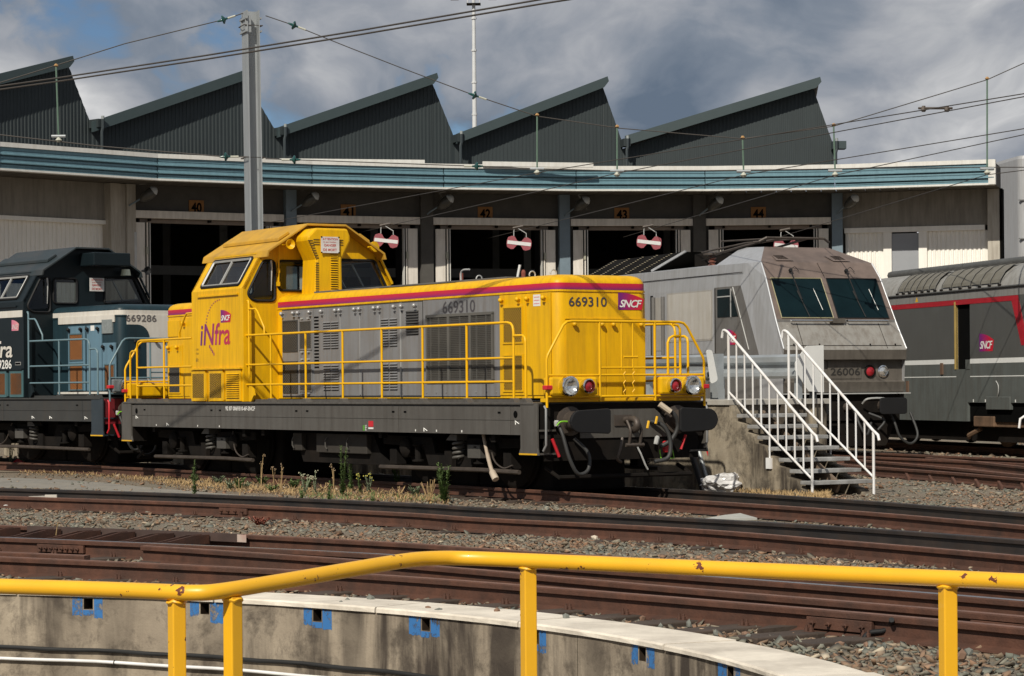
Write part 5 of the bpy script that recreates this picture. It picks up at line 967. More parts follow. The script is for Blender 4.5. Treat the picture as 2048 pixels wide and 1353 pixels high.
# ================================================================== DARK GREY LOCOMOTIVE AT THE RIGHT
K_BODY = mat('charcoal_side', (.082, .083, .08), .45, var=.08, dirt=(.075, .07, .06), dirt_amt=.5, scale=1.5)
K_LOW = mat('slate_skirt', (.10, .11, .105), .5, var=.1, dirt=(.06, .05, .04), dirt_amt=.6); K_ROOF = mat('grey_roof', (.26, .255, .24), .5, var=.1, dirt=(.12, .10, .075), dirt_amt=.7)
def dark_loco():
    root = empty('charcoal_locomotive', (DO.x, DO.y, RZ-.07), DTH, 'charcoal locomotive with red and white stripes, open side door and ribbed roof', 'locomotive'); M = MB
    u0, u1 = -14.5, 5.2
    M().prism([(.06, u0, .66), (.06, u0, 3.56), (2.84, u0, 3.56), (2.84, u0, .66)], (0, u1-u0, 0)).build('body_core', M_hole, root)
    d0, d1 = -3.80, -3.08                                   # open doorway
    for a, c in ((u0, d0), (d1, u1)):
        M().box(0, .06, a, c, 2.05, 3.56).build('side_panel', K_BODY, root); M().box(.0, .06, a, c, 1.08, 2.05).build('lower_panel', K_LOW, root)
        M().box(-.004, 0, a, c, 1.94, 2.045).build('white_stripe', M_white, root); M().box(-.003, 0, a, c, 1.645, 1.665).build('thin_stripe', M_white, root)
    for a, c in ((-3.65, 5.2), (-14.5, -9)): M().box(0, .06, a, c, .66, 1.08).build('valance', K_LOW, root)
    M().box(.0, .06, d0, d1, 1.08, 1.82).build('lower_panel', K_LOW, root); M().box(0, .06, d0, d1, 3.33, 3.56).build('side_panel', K_BODY, root)
    M().box(-.02, .05, d1, d1+.05, 1.82, 3.33).build('door_post', mat('door_edge_yellow', (.40, .28, .09), .5), root); M().box(-.01, .05, d0, d0+.22, 1.82, 2.03).build('door_box', K_LOW, root)
    M().box(-.006, 0, -6.1, 5.2, 3.26, 3.37).build('red_stripe', mat('stripe_red', (.36, .012, .022), .4), root)
    M().prism([(-.005, -5.80, 3.37), (-.005, -6.16, 3.37), (-.005, -6.62, 2.3), (-.005, -6.3, 2.3)], (.004, 0, 0)).build('red_stripe', MATS['stripe_red'], root)
    M().box(-.003, 0, -14.5, 5.2, 3.375, 3.55).build('cant_rail', mat('cant_grey', (.23, .225, .215), .45, var=.06, dirt=(.14, .12, .10), dirt_amt=.6), root)
    # curved roof
    prof = [(0, 3.56), (.05, 3.72), (.16, 3.88), (.35, 4.02), (.62, 4.10), (1.0, 4.14), (1.45, 4.15), (1.9, 4.14), (2.28, 4.10), (2.55, 4.02), (2.74, 3.88), (2.85, 3.72), (2.9, 3.56)]
    M().prism([(w, u0, z) for w, z in prof], (0, u1-u0, 0)).build('roof', K_ROOF, root, smooth=40)
    b = M(); b.tube([(-.01, u0, 3.57), (-.01, u1, 3.57)], .03, 6); b.build('gutter', mat('gutter_dark', (.05, .048, .045), .6), root)
    for a, c in ((.1, -2.0), (-2.35, -5.3)):                # roof shutters between hoops
        cl = mat('shutter_olive', (.15, .14, .115), .6, var=.12, dirt=(.09, .075, .055), dirt_amt=.6); n = 6
        for k in range(n):
            ua, ub = a+(c-a)*k/n, a+(c-a)*(k+1)/n
            q = [(.02, 3.66), (.045, 3.735), (.15, 3.895), (.34, 4.035), (.5, 4.085)]; bb = M(); bb.add([(w-.012, u, z+.012) for w, z in q for u in (ua-.02, ub+.02)], [(2*i, 2*i+1, 2*i+3, 2*i+2) for i in range(4)]); bb.build('roof_shutter', cl, root, fix=False)
        for k in range(n+1):
            u = a+(c-a)*k/n; M().tube([(w-.02, u, z+.02) for w, z in ((.01, 3.62), (.045, 3.735), (.15, 3.895), (.34, 4.035), (.55, 4.1))], .010, 5).build('roof_hoop', MATS['gutter_dark'], root)
            M().box(-.04, .02, u-.03, u+.03, 3.60, 3.64).build('hoop_foot', M_dark, root)
    for a, c in ((2.2, -2.0), (-2.05, -12)): M().tube([(.75, a, 4.16), (.75, c, 4.16)], .10, 8).build('roof_duct', mat('duct_grey', (.075, .075, .072), .6, var=.2), root, smooth=60)
    sncf(root, (-.002, -4.27, 2.2), (0,-1,0), (0,0,1), .72, .39, (-1,0,0))
    M().box(-.02, .06, -5.77, -4.61, .93, 1.21).build('axle_cover', K_LOW, root, bevel=.01)
    for u, z, m in ((-2.35, 1.85, 'a'), (-.45, 1.45, 'b')): M().box(-.03, 0, u-.06, u+.06, z-.14, z+.12).build('socket', mat('socket_rust', (.12, .07, .045), .7), root)
    rb = mat('bogie_rust', (.12, .07, .04), .8, var=.4)
    for uc in (-5.2, -11):
        M().prism([(.1, uc-2.1, .8), (.1, uc+.5, .80), (.1, uc+.8, .55), (.1, uc-2.0, .55)], (.12, 0, 0)).build('bogie_frame', rb, root, bevel=.01); M().box(.02, .2, uc+.3, uc+1.3, .55, .78).build('axle_box', rb, root, bevel=.02)
        for du in (-1.1, 1.1):
            for w in (.68, 2.2): M().lathe([(.2, 0), (.55, .03), (.575, .05), (.575, .13)], (w, uc+du, .645), (1, 0, 0), 24).build('wheel', rb if w < 1 else M_dark, root)
        M().tube([(.15, uc+1.2, .5), (.05, uc+1.6, .35), (.2, uc+1.9, .3)], .05, 6).build('sand_pipe', rb, root)
    for u in (3.0, 1.0):
        for w in (.68, 2.2): M().lathe([(.2, 0), (.55, .03), (.575, .05), (.575, .13)], (w, u, .645), (1, 0, 0), 20).build('wheel', M_dark, root)
    M().box(.25, 2.65, u0, u1, .22, .70).build('underframe', M_dark, root)
    M().prism([(-.004, -.9, 3.40), (-.004, -1.06, 3.40), (-.004, -1.0, 3.52)], (.004, 0, 0)).build('warning_mark', M_yel2, root)
    for u in (-3.95, -4.55, -6.0): M().box(-.004, 0, u-.02, u+.02, 1.09, 1.15).build('lifting_mark', M_white, root)
    M().tube(spline([(-.01, -5.1, 1.55), (-.03, -5.25, 1.45), (-.03, -5.25, 1.3), (-.01, -5.15, 1.2)], 4), .012, 4).build('hand_grip', M_alu, root)
dark_loco()
# ================================================================== CONCRETE PLATFORM, STEPS, GUARD RAILS
M_pl = concrete('platform_concrete', (.27, .225, .165), (.055, .045, .036), (.37, .32, .245), 3.1, 1.0)
M_slab = mat('platform_slab', (.42, .40, .36), .85, var=.15, dirt=(.2, .17, .14), dirt_amt=.6, streak=False)
M_galv = mat('galvanised', (.40, .43, .45), .45, metal=.45, var=.12, dirt=(.25, .25, .24), dirt_amt=.5, streak=False)
M_wrail = mat('white_railing', (.72, .72, .72), .4, var=.05, dirt=(.42, .27, .16), dirt_amt=.4, scale=2)
def platform():
    w0, w1, un = PLAT; root = empty('concrete_platform', (LO.x, LO.y, 0), LTH, 'stained concrete loading platform with open steps beside the yellow locomotive', 'platform'); M = MB
    M().box(w0, w0+.28, un, 32, GZ-.05, 1.20).build('side_wall', M_pl, root); M().box(w1-.28, w1, un, 32, GZ-.05, 1.20).build('side_wall', M_pl, root); M().box(w0+.28, w1-.28, un+.02, un+.22, GZ-.05, 1.20).build('end_wall', M_pl, root)
    M().box(w0-.03, w1+.03, un-.04, 32, 1.202, 1.285).build('deck_slab', M_slab, root, bevel=.008)
    # stepped cheek under the flight
    n = 7
    q = [(w0, un, GZ-.05), (w0, un, 1.2), (w0, un-.1, 1.2)]
    for k in range(n):
        z = 1.08-.16*k; u = un-.10-.25*k; q += [(w0, u-.05, z-.12), (w0, u-.25, z-.16)]
    q += [(w0, un-2.0, GZ-.05)]
    M().prism(q, (.16, 0, 0)).build('step_cheek', M_pl, root); M().prism([(x+.99, y, z) for x, y, z in q], (.16, 0, 0)).build('step_cheek', M_pl, root)
    for k in range(n):
        z = 1.07-.16*k; u = 1.45-.25*k
        M().box(w0+.02, w0+1.13, u-.08, u+.22, z-.055, z).build('step_tread', mat('tread_grey', (.30, .30, .295), .85, var=.25, dirt=(.10, .085, .07), dirt_amt=.8, streak=False, scale=6), root, bevel=.006)
    M().bar((w0+.55, -.05, .0), (w0+.55, 1.75, 1.05), .05, .16).build('step_stringer', mat('stringer_brown', (.14, .10, .07), .8), root)
    M().box(w0+.9, w0+1.02, 3.3, 3.5, 1.28, 2.0).build('barrier_post', M_galv, root); 
    return root
pl = platform()
def step_rail(w, label):
    root = empty('step_handrail', (LO.x, LO.y, 0), LTH, label, 'handrail', 'white handrails of the platform steps'); M = MB
    ut, ub = 1.83, -.13; z = lambda u: 2.27+(u-ut)*(2.27-.80)/(ut-ub); zl = lambda u: 1.40+(u-ut)*(1.40-.14)/(ut-ub)
    M().tube(spline([(w, ut+.16, 2.22), (w, ut+.12, 2.33), (w, ut, 2.30)], 4)[:-1]+[(w, ut, 2.29), (w, ub, .82), (w, ub-.10, .76), (w, ub-.13, .68)], .022, 8).build('top_rail', M_wrail, root, smooth=60)
    M().tube([(w, ut, zl(ut)), (w, ub, zl(ub))], .018, 7).build('bottom_rail', M_wrail, root, smooth=60)
    M().tube([(w, ut, 1.24), (w, ut, z(ut))], .021, 7).build('post', M_wrail, root); M().tube([(w, ub, GZ-.03), (w, ub, z(ub))], .021, 7).build('post', M_wrail, root)
    for k in range(1, 10):
        u = ut+(ub-ut)*k/10; lo = zl(u) if k != 5 else zl(u)-.38
        M().tube([(w, u, lo), (w, u, z(u))], .014, 6).build('baluster', M_wrail, root)
    M().box(w-.03, w+.02, (ut+ub)/2-.06, (ut+ub)/2+.06, zl((ut+ub)/2)-.5, zl((ut+ub)/2)-.34).build('base_plate', M_wrail, root)
step_rail(3.25, 'white handrail on the stained wall side of the platform steps'); step_rail(4.40, 'white handrail on the open side of the platform steps nearest the silver locomotive')
STEEL_D = mat('post_dark', (.03, .035, .038), .6)
def guard(w, ua, ub, label, plate):
    root = empty('guard_rail', (LO.x, LO.y, 0), LTH, label, 'guard rail', 'guard rails on the platform'); M = MB; t = .006
    q = [(0, 1.60), (-.085, 1.64), (-.085, 1.70), (.0, 1.745), (.0, 1.815), (-.085, 1.86), (-.085, 1.94), (0, 1.98)]
    b = M(); b.add([(w+x, u, z) for u in (ua, ub) for x, z in q]+[(w+x+t, u, z) for u in (ua, ub) for x, z in q], [(i, i+1, 8+i+1, 8+i) for i in range(7)]+[(16+i, 16+8+i, 16+8+i+1, 16+i+1) for i in range(7)]+[(7, 15, 31, 23), (0, 16, 24, 8)]); b.build('beam', M_galv, root)
    for u in np.arange(ua+.5, ub, 2.0): M().box(w+.02, w+.1, u-.05, u+.05, 1.285, 1.97).build('post', M_galv, root)
    if plate == 'square': M().prism([(w-.42, ua-.03, 1.84), (w-.24, ua-.03, 2.06), (w-.18, ua-.03, 2.10), (w+.14, ua-.03, 2.11), (w+.14, ua-.03, 1.38), (w-.16, ua-.03, 1.40), (w-.42, ua-.03, 1.72)], (0, .012, 0)).build('end_plate', M_white, root); M().box(w-.06, w+.02, ua+.0, ua+.08, 1.285, 1.9).build('plate_post', STEEL_D, root)
    else:
        M().prism([(w-.03, ua+.62, 1.70), (w-.03, ua+.62, 1.80), (w-.02, ua+.02, 2.02), (w-.02, ua+.02, 1.56)], (.02, 0, 0)).build('end_flare', M_galv, root)
        M().prism([(w+x, ua-.02, z) for x, z in rpoly([(-.11, 2.05), (.0, 2.05), (.11, 1.58), (-.03, 1.52)], .05)], (0, .012, 0)).build('end_plate', M_white, root)
guard(4.98, 1.9, 11.5, 'galvanised guard rail ending in a square white plate', 'square'); guard(3.52, 2.62, 11.5, 'galvanised guard rail ending in a rounded white flap', 'round')
# ================================================================== ROUNDHOUSE
FP = [(-18.2, 63.6), (-14.08, 68.95), (-10.27, 72.75), (-5.97, 75.25), (-2.05, 76.8), (2.05, 77.95), (6.10, 78.35), (10.14, 78.15), (14.86, 76.75)]
FP = [Vector(p) for p in FP]
ZT, ZB = 8.376, 7.60
def miter(pts, d):
    out = []
    for i, p in enumerate(pts):
        ns = []
        if i > 0: e = (p-pts[i-1]).normalized(); ns.append(Vector((-e.y, e.x)))
        if i < len(pts)-1: e = (pts[i+1]-p).normalized(); ns.append(Vector((-e.y, e.x)))
        n = sum(ns, Vector((0, 0))).normalized(); out.append(p+n*(d/max(.5, n.dot(ns[0]))))
    return out
WP = miter(FP, 2.0)
B_PANEL = mat('fascia_blue', (.13, .235, .28), .45, var=.08, dirt=(.05, .10, .13), dirt_amt=.4, scale=.6)
B_WHITE = mat('trim_white', (.62, .61, .58), .55, var=.06, dirt=(.4,.36,.3), dirt_amt=.4)
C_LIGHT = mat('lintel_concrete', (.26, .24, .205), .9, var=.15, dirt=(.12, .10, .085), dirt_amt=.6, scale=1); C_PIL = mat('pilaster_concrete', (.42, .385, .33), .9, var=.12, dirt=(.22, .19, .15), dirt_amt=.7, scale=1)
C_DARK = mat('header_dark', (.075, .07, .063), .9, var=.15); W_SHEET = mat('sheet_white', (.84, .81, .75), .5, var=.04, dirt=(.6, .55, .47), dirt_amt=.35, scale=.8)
W_DOOR = mat('door_white', (.70, .65, .58), .5, var=.06, dirt=(.35,.30,.24), dirt_amt=.5); STEELB = mat('column_bluegrey', (.16, .21, .25), .5, var=.1)
GABLE = mat('gable_slate', (.024, .033, .036), .65, var=.08, dirt=(.016, .022, .025), dirt_amt=.5, scale=.5); BARGE = mat('barge_slate', (.038, .056, .060), .5, var=.05); N_ORG = mat('plate_orange', (.26, .11, .02), .6, var=.1)
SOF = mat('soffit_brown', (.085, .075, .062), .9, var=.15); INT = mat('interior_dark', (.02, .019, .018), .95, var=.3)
def roundhouse():
    CX, CY = 0.0, 76.0; root = empty('roundhouse', (CX, CY, 0), 0, 'curved engine shed with blue fascia, numbered doors 40 to 44 and sawtooth slate roof', 'building')
    xf = lambda x, y, z: (x-CX, y-CY, z); M = lambda: MB(xf); V = lambda p, z: (p.x, p.y, z)
    nS = len(FP)-1
    # fascia sections: blue profiled sheet between white trims
    prof = [(0, 7.65), (0, 7.69), (.02, 7.70), (.02, 7.72), (0, 7.73), (0, 7.76), (.06, 7.78), (.06, 7.80), (-.06, 7.805), (-.06, 7.84), (0, 7.86), (0, 7.90), (.02, 7.905), (.02, 7.925), (0, 7.93), (0, 7.985), (.06, 8.005), (.06, 8.025), (-.06, 8.03), (-.06, 8.065), (0, 8.085), (0, 8.13), (.02, 8.135), (.02, 8.155), (0, 8.16), (0, 8.245)]
    for i in range(nS):
        a, c = FP[i], FP[i+1]; e = (c-a).normalized(); n = Vector((-e.y, e.x)); a2 = a+e*.012; c2 = c-e*.012
        def ext(pr, m, name, aa, cc):
            k = len(pr); b = M(); b.add([(p.x+n.x*d, p.y+n.y*d, z) for p in (aa, cc) for d, z in pr], [(j, j+1, k+j+1, k+j) for j in range(k-1)]); b.build(name, m, root, fix=False)
        ext(prof, B_PANEL, 'fascia_panel', a2, c2)
        ext([(.12, 8.25), (-.05, 8.25), (-.05, ZT), (.25, ZT)], B_WHITE, 'fascia_cap', a, c); ext([(.25, ZB), (-.04, ZB), (-.04, 7.655), (.05, 7.655)], B_WHITE, 'fascia_trim', a, c)
        # canopy deck and soffit planks
        w0, w1 = WP[i], WP[i+1]; L = (c-a).length; k = max(4, int(L/.42)); back = miter([a, c], 8.0); back[1] = back[1] if i < nS-1 else c+Vector((.5, 8))
        b = M(); b.add([V(a+n*.1, 8.3), V(c+n*.1, 8.3), V(back[1], 8.3), V(back[0], 8.3)], [(0,1,2,3)]); b.build('canopy_deck', GABLE, root, fix=False)
        for j in range(k):
            t0, t1 = (j+.03)/k, (j+.97)/k; P0 = a.lerp(c, t0)+n*.06; P1 = a.lerp(c, t1)+n*.06; Q0 = w0.lerp(w1, t0); Q1 = w0.lerp(w1, t1)
            b = M(); b.add([V(P0, 7.63), V(P1, 7.63), V(Q1, 7.63), V(Q0, 7.63), V(P0, 7.66), V(P1, 7.66), V(Q1, 7.66), V(Q0, 7.66)], [(0,1,2,3), (4,5,6,7), (0,1,5,4), (1,2,6,5), (2,3,7,6), (3,0,4,7)]); b.build('soffit_plank', SOF, root)
    # end cap of the fascia
    e = (FP[-1]-FP[-2]).normalized(); n = Vector((-e.y, e.x)); p = FP[-1]; b = M(); b.bar(V(p+n*.05+e*.03-e*.1, 7.61), V(p+n*.05+e*.03-e*.1, 8.37), .22, .22, (e.x, e.y, 0)); b.build('fascia_end', B_WHITE, root)
    b = M(); b.add([V(p, 7.62), V(WP[-1], 7.62), V(WP[-1], 8.3), V(p, 8.3)], [(0,1,2,3)]); b.build('canopy_end', C_DARK, root)
    def seg(i):
        a, c = WP[i], WP[i+1]; e = (c-a).normalized(); n = Vector((-e.y, e.x)); return a, e, n, (c-a).length
    def wbox(i, s0, s1, z0, z1, d0, d1, m, name, bevel=0):
        a, e, n, L = seg(i); b = M(); c = [a+e*s+n*d for s, d in ((s0, d0), (s1, d0), (s1, d1), (s0, d1))]
        b.add([V(q, z0) for q in c]+[V(q, z1) for q in c], [(0,3,2,1),(4,5,6,7),(0,1,5,4),(1,2,6,5),(2,3,7,6),(3,0,4,7)]); return b.build(name, m, root, bevel=bevel)
    def corr(i, s0, s1, z0, z1, m, name, pitch=.14, d=.035, off=0):
        a, e, n, L = seg(i); b = M(); k = int((s1-s0)/pitch); pts = []
        for j in range(k):
            s = s0+j*pitch
            for q, dd in ((0, 0), (.30, 0), (.42, -d), (.88, -d)): pts.append((s+q*pitch, off+dd))
        pts.append((s1, off)); m_ = len(pts)
        b.add([V(a+e*s+n*dd, z) for z in (z0, z1) for s, dd in pts], [(j, j+1, m_+j+1, m_+j) for j in range(m_-1)]); b.build(name, m, root, fix=False)
    # number doors 40..44 are segments 2..6
    for num, i in zip(('40', '41', '42', '43', '44'), range(2, 7)):
        a, e, n, L = seg(i); e3 = Vector((e.x, e.y, 0))
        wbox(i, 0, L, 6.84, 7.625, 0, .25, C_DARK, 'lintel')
        wbox(i, .22, L-.22, 6.63, 6.86, -.16, .0, W_DOOR, 'door_track', .01); wbox(i, .5, L-.5, 6.50, 6.62, .02, .12, mat('track_under', (.20, .16, .13), .8), 'door_track_shadow')
        for s in (.75, L*.5, L-.9): wbox(i, s, s+.08, 6.55, 6.66, -.10, .02, M_dark, 'door_roller')
        for side in (0, 1):                                # folded leaves at each jamb
            f = (lambda s: s) if side == 0 else (lambda s: L-s); st = lambda x, y: sorted((f(x), f(y)))
            wbox(i, *st(.30, .62), 0, 6.50, -.12, -.06, W_DOOR, 'door_leaf', .01)
            wbox(i, *st(.66, .70), 0, 6.50, -.16, .75, W_DOOR, 'door_leaf'); wbox(i, *st(.625, .655), 0, 6.5, -.10, .3, M_black, 'door_seal'); wbox(i, *st(.71, .745), 0, 6.50, -.14, .75, M_black, 'door_seal'); wbox(i, *st(.75, .775), 0, 6.5, -.16, .0, B_WHITE, 'door_edge')
            for z in (5.55, 3.5, 1.3): wbox(i, *st(.63, .70), z, z+.22, -.19, -.12, mat('hinge_pale', (.35, .34, .27), .5), 'door_hinge')
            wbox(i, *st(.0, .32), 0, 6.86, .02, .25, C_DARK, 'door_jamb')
        s0 = L*.43-.24; npl = wbox(i, s0, s0+.48, 6.80, 7.22, -.03, -.005, N_ORG, 'number_plate')
        o = a+e*(s0+.07)-n*.036; text_mesh('door_number', num, (o.x-CX, o.y-CY, 6.85), e3, (0,0,1), .34, .30, M_hole, npl, bold=.03)
    for k, i in enumerate(range(2, 8)):                     # columns and lamps at the breaks
        p = WP[i]; e = (FP[min(i+1, nS)]-FP[i-1]).normalized(); n = Vector((-e.y, e.x)); steel = k in (1, 3, 5)
        b = M(); b.bar(V(p-n*.12, 0), V(p-n*.12, 7.62), .34 if steel else .4, .26 if steel else .2, (n.x, n.y, 0)); b.build('column', STEELB if steel else C_DARK if k in (2, 4) else C_PIL, root)
        # bracket lamp under the canopy
        q = p-n*.55+e*.28; z = 7.18; d = Vector((e.x*.62-n.x*.35, e.y*.62-n.y*.35, .52)).normalized()
        b = M(); b.tube([V(p-n*.25, 6.95), V(p-n*.35+e*.03, 7.0), V(q, z)], .025, 6); b.build('lamp_arm', STEELB, root)
        b = M(); b.lathe([(.03, -.05), (.09, .02), (.15, .14), (.175, .3), (.15, .44), (.08, .52), (.01, .55)], V(q, z-.04), d, 14); b.build('lamp_bowl', mat('lamp_bowl_glass', (.07, .068, .06), .3, var=.15), root, smooth=60)
        b = M(); b.lathe([(.160, .41), (.155, .46), (.09, .54), (.01, .575)], V(q, z-.03), d, 14, cap=False); b.build('lamp_cap', mat('lamp_cap_grey', (.50, .53, .55), .4), root, smooth=60)
    # left wing: concrete lintel, white shutters, pilasters
    for i in (0, 1):
        a, e, n, L = seg(i); wbox(i, 0, L, 6.52, 7.625, 0, .25, C_LIGHT, 'lintel'); wbox(i, .1, L-.6, 6.40, 6.52, -.06, .2, W_SHEET, 'shutter_head'); corr(i, .1, L-.62, 0, 6.40, W_SHEET, 'shutter_sheet', .15, .03, .12)
    a, e, n, L = seg(1)
    for s0, s1, d in ((L-.70, L-.36, -.30), (L-.34, L-.12, -.22), (L-.10, L+.22, -.30)): wbox(1, s0, s1, 0, 7.62, d, .2, C_PIL, 'pilaster', .015)
    wbox(2, .22, .30, 0, 6.2, -.26, -.18, mat('pipe_grey', (.45, .45, .44), .5), 'downpipe')
    # right wing: white profiled sheet with a grey door
    i = 7; a, e, n, L = seg(i); wbox(i, 0, L, 6.50, 7.625, 0, .25, C_LIGHT, 'lintel'); wbox(i, .22, L-.5, 6.34, 6.50, -.05, .2, W_SHEET, 'sheet_head')
    corr(i, .24, 1.45, 0, 6.34, W_SHEET, 'wall_sheet', .14, .03, .08); wbox(i, 1.46, 1.72, 0, 6.34, -.02, .15, W_SHEET, 'door_post'); wbox(i, 1.72, 2.58, 0, 6.30, .06, .12, mat('door_grey', (.27, .28, .30), .45, var=.05), 'side_door'); wbox(i, 2.58, 2.84, 0, 6.34, -.02, .15, W_SHEET, 'door_post'); corr(i, 2.84, L-.42, 0, 6.34, W_SHEET, 'wall_sheet', .14, .03, .08)
    wbox(i, L-.40, L-.02, 0, 7.62, -.20, .3, C_PIL, 'pilaster', .015); wbox(i, L-.015, L+.06, 0, 7.62, -.22, .4, M_hole, 'end_trim')
    e_ = WP[-1]; b = M(); b.add([V(e_, 0), V(e_+Vector((.7, 20)), 0), V(e_+Vector((.7, 20)), 8.2), V(e_, 8.2)], [(0,1,2,3)]); b.build('gable_end_wall', C_DARK, root)
    # dark interior
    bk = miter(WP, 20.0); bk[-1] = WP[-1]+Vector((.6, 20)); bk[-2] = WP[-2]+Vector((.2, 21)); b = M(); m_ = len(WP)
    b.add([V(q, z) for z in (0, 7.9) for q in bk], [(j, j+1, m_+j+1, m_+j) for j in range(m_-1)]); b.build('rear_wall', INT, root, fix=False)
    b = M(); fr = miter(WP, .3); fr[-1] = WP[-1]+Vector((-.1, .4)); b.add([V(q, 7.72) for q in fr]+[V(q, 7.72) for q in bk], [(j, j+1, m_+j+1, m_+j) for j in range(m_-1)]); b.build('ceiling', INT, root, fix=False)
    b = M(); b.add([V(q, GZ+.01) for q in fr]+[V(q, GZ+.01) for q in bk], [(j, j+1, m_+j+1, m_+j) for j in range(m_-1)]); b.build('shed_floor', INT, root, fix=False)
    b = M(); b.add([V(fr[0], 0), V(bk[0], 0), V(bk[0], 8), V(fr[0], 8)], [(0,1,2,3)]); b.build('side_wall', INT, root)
    for i in range(2, 8):
        for d in (6, 12):
            q = miter(WP, d)[i]; b = M(); b.bar(V(q, 0), V(q, 7.7), .25, .25); b.build('inner_post', mat('inner_steel', (.14, .15, .16), .7), root)
        q0, q1 = miter(WP, 6)[i-1], miter(WP, 6)[i]; b = M(); b.bar(V(q0, 5.4), V(q1, 5.4), .2, .3); b.build('inner_beam', MATS['inner_steel'], root)
    for k, (i, d, z, h) in enumerate(((3, 9, .9, 3.2), (4, 10, .9, 2.9), (5, 12, .9, 3.4))):     # stock parked inside, in the dark
        q0, q1 = miter(WP, d)[i], miter(WP, d)[i+1]; c = q0.lerp(q1, .5); e = (q1-q0).normalized(); n = Vector((-e.y, e.x)); b = M()
        pr = [(-1.3, z), (-1.35, h*.75), (-1.0, h), (1.0, h), (1.35, h*.75), (1.3, z)]; b.prism([V(c+e*x, zz) for x, zz in pr], (n.x*6, n.y*6, 0)); b.build('parked_stock', mat('stock_%d' % k, ((.42, .20, .03), (.10, .11, .12), (.16, .15, .14))[k], .6), root)
    # sawtooth roofs
    arcC = Vector((3.5, 46.0))
    def gpt(x, y):
        xs = [1024+F_PX*p.x/p.y for p in FP]; Y = np.interp(x, xs, [p.y for p in FP])+7.5; return at(x, y, Y)
    teeth = [((-215, 222), (136, 132), (182, 248), (-215, 200), (147, 112)), ((182, 263), (487, 158), (553, 264), (188, 243), (495, 139)), ((553, 274), (864, 166), (910, 278), (557, 255), (875, 146)), ((910, 289), (1205, 174), (1246, 287), (914, 268), (1216, 153)), ((1246, 298), (1626, 175), (1668, 292), (1251, 272), (1641, 154))]
    for ti, (l_, p_, r_, bl_, bp_) in enumerate(teeth):
        l = gpt(*l_); r = gpt(*r_); pk = gpt(*p_); base = 8.2
        ax = (r-l); ax.z = 0; Ln = ax.length; ax.normalize(); nb = Vector((-ax.y, ax.x, 0))
        tpk = (pk-l).dot(ax); pk = Vector((l.x, l.y, 0))+ax*tpk+Vector((0, 0, pk.z)); r = Vector((l.x, l.y, 0))+ax*Ln+Vector((0, 0, r.z))
        def top(s): return l.z+(pk.z-l.z)*s/tpk if s <= tpk else pk.z+(r.z-pk.z)*(s-tpk)/(Ln-tpk)
        pts = []; pitch = .13; k = int(Ln/pitch)
        for j in range(k):
            for q, dd in ((0, 0), (.45, 0), (.55, -.014), (.95, -.014)): pts.append((min(Ln, (j+q)*pitch), dd))
        pts.append((Ln, 0)); pts.append((tpk, 0)); pts = sorted(pts); m_ = len(pts); o = Vector((l.x, l.y, 0))
        b = M(); b.add([o+ax*s+nb*d+Vector((0,0,base)) for s, d in pts]+[o+ax*s+nb*d+Vector((0,0,top(s))) for s, d in pts], [(j, j+1, m_+j+1, m_+j) for j in range(m_-1)]); b.build('gable_sheet', GABLE, root, fix=False)
        dv = (l+r)/2; back = Vector((dv.x-arcC.x, dv.y-arcC.y, 0)).normalized()*16; fwd = -nb*.62; up = Vector((0, 0, .20))
        d = (pk-l).normalized()
        fo = Vector((-nb.x*.5, -nb.y*.5, 0)); B0 = gpt(*bl_); B1 = gpt(*bp_); k0 = (B0.y-.5)/B0.y; k1 = (B1.y-.5)/B1.y; eye = Vector((0, 0, EYE)); B0 = eye+(B0-eye)*k0; B1 = eye+(B1-eye)*k1; d = (B1-B0).normalized(); dn = Vector((0, 0, -.33))
        b = M(); b.prism([B0, B1, B1+d*.05+dn*.55, B1-d*.13+dn, B0+dn], nb*.18); b.build('bargeboard', BARGE, root)
        b = M(); b.add([B0+dn*.02, B1+dn*.02, B1+back, B0+back], [(0,1,2,3)]); b.build('roof_slope', BARGE, root)
        b = M(); b.add([B0+dn*.9, B1-d*.13+dn*.9, B1+back+dn*.3, B0+back+dn*.3], [(0,1,2,3)]); b.build('roof_underside', GABLE, root)
        b = M(); b.add([pk, r, r+back, pk+back], [(0,1,2,3)]); b.build('north_light', mat('north_light', (.05, .065, .07), .4), root)
        b = M(); b.bar(r-nb*.30-ax*.10+Vector((0,0,-.02)), r-nb*.30+ax*(.14 if ti < 4 else .36)+Vector((0,0,-.02)), .5, .26); b.build('valley_box', GABLE if ti < 4 else BARGE, root)
        b = M(); q = r-nb*.62+ax*.02; b.tube([q+Vector((0,0,.15)), q-Vector((0,0,.18)), q-Vector((.03,0,.3)), q-Vector((.03,0,1.2))], .05, 7); b.build('valley_pipe', mat('valley_pipe_grey', (.035, .045, .05), .5), root); b = M(); b.tube([q+Vector((0,0,.1)), q+Vector((0,0,.2))], .05, 8); b.build('pipe_cap', mat('pipe_cap_grey', (.28, .3, .3), .5), root)
    for x0, x1, y in ((560, 850, 322), (966, 1187, 328)):
        p0, p1 = gpt(x0, y), gpt(x1, y); p0 = at(x0, y, 77); p1 = at(x1, y+3, 77.6); b = M(); b.bar(p0, p1, .1, .14); b.build('deck_trim', B_WHITE, root)
roundhouse()
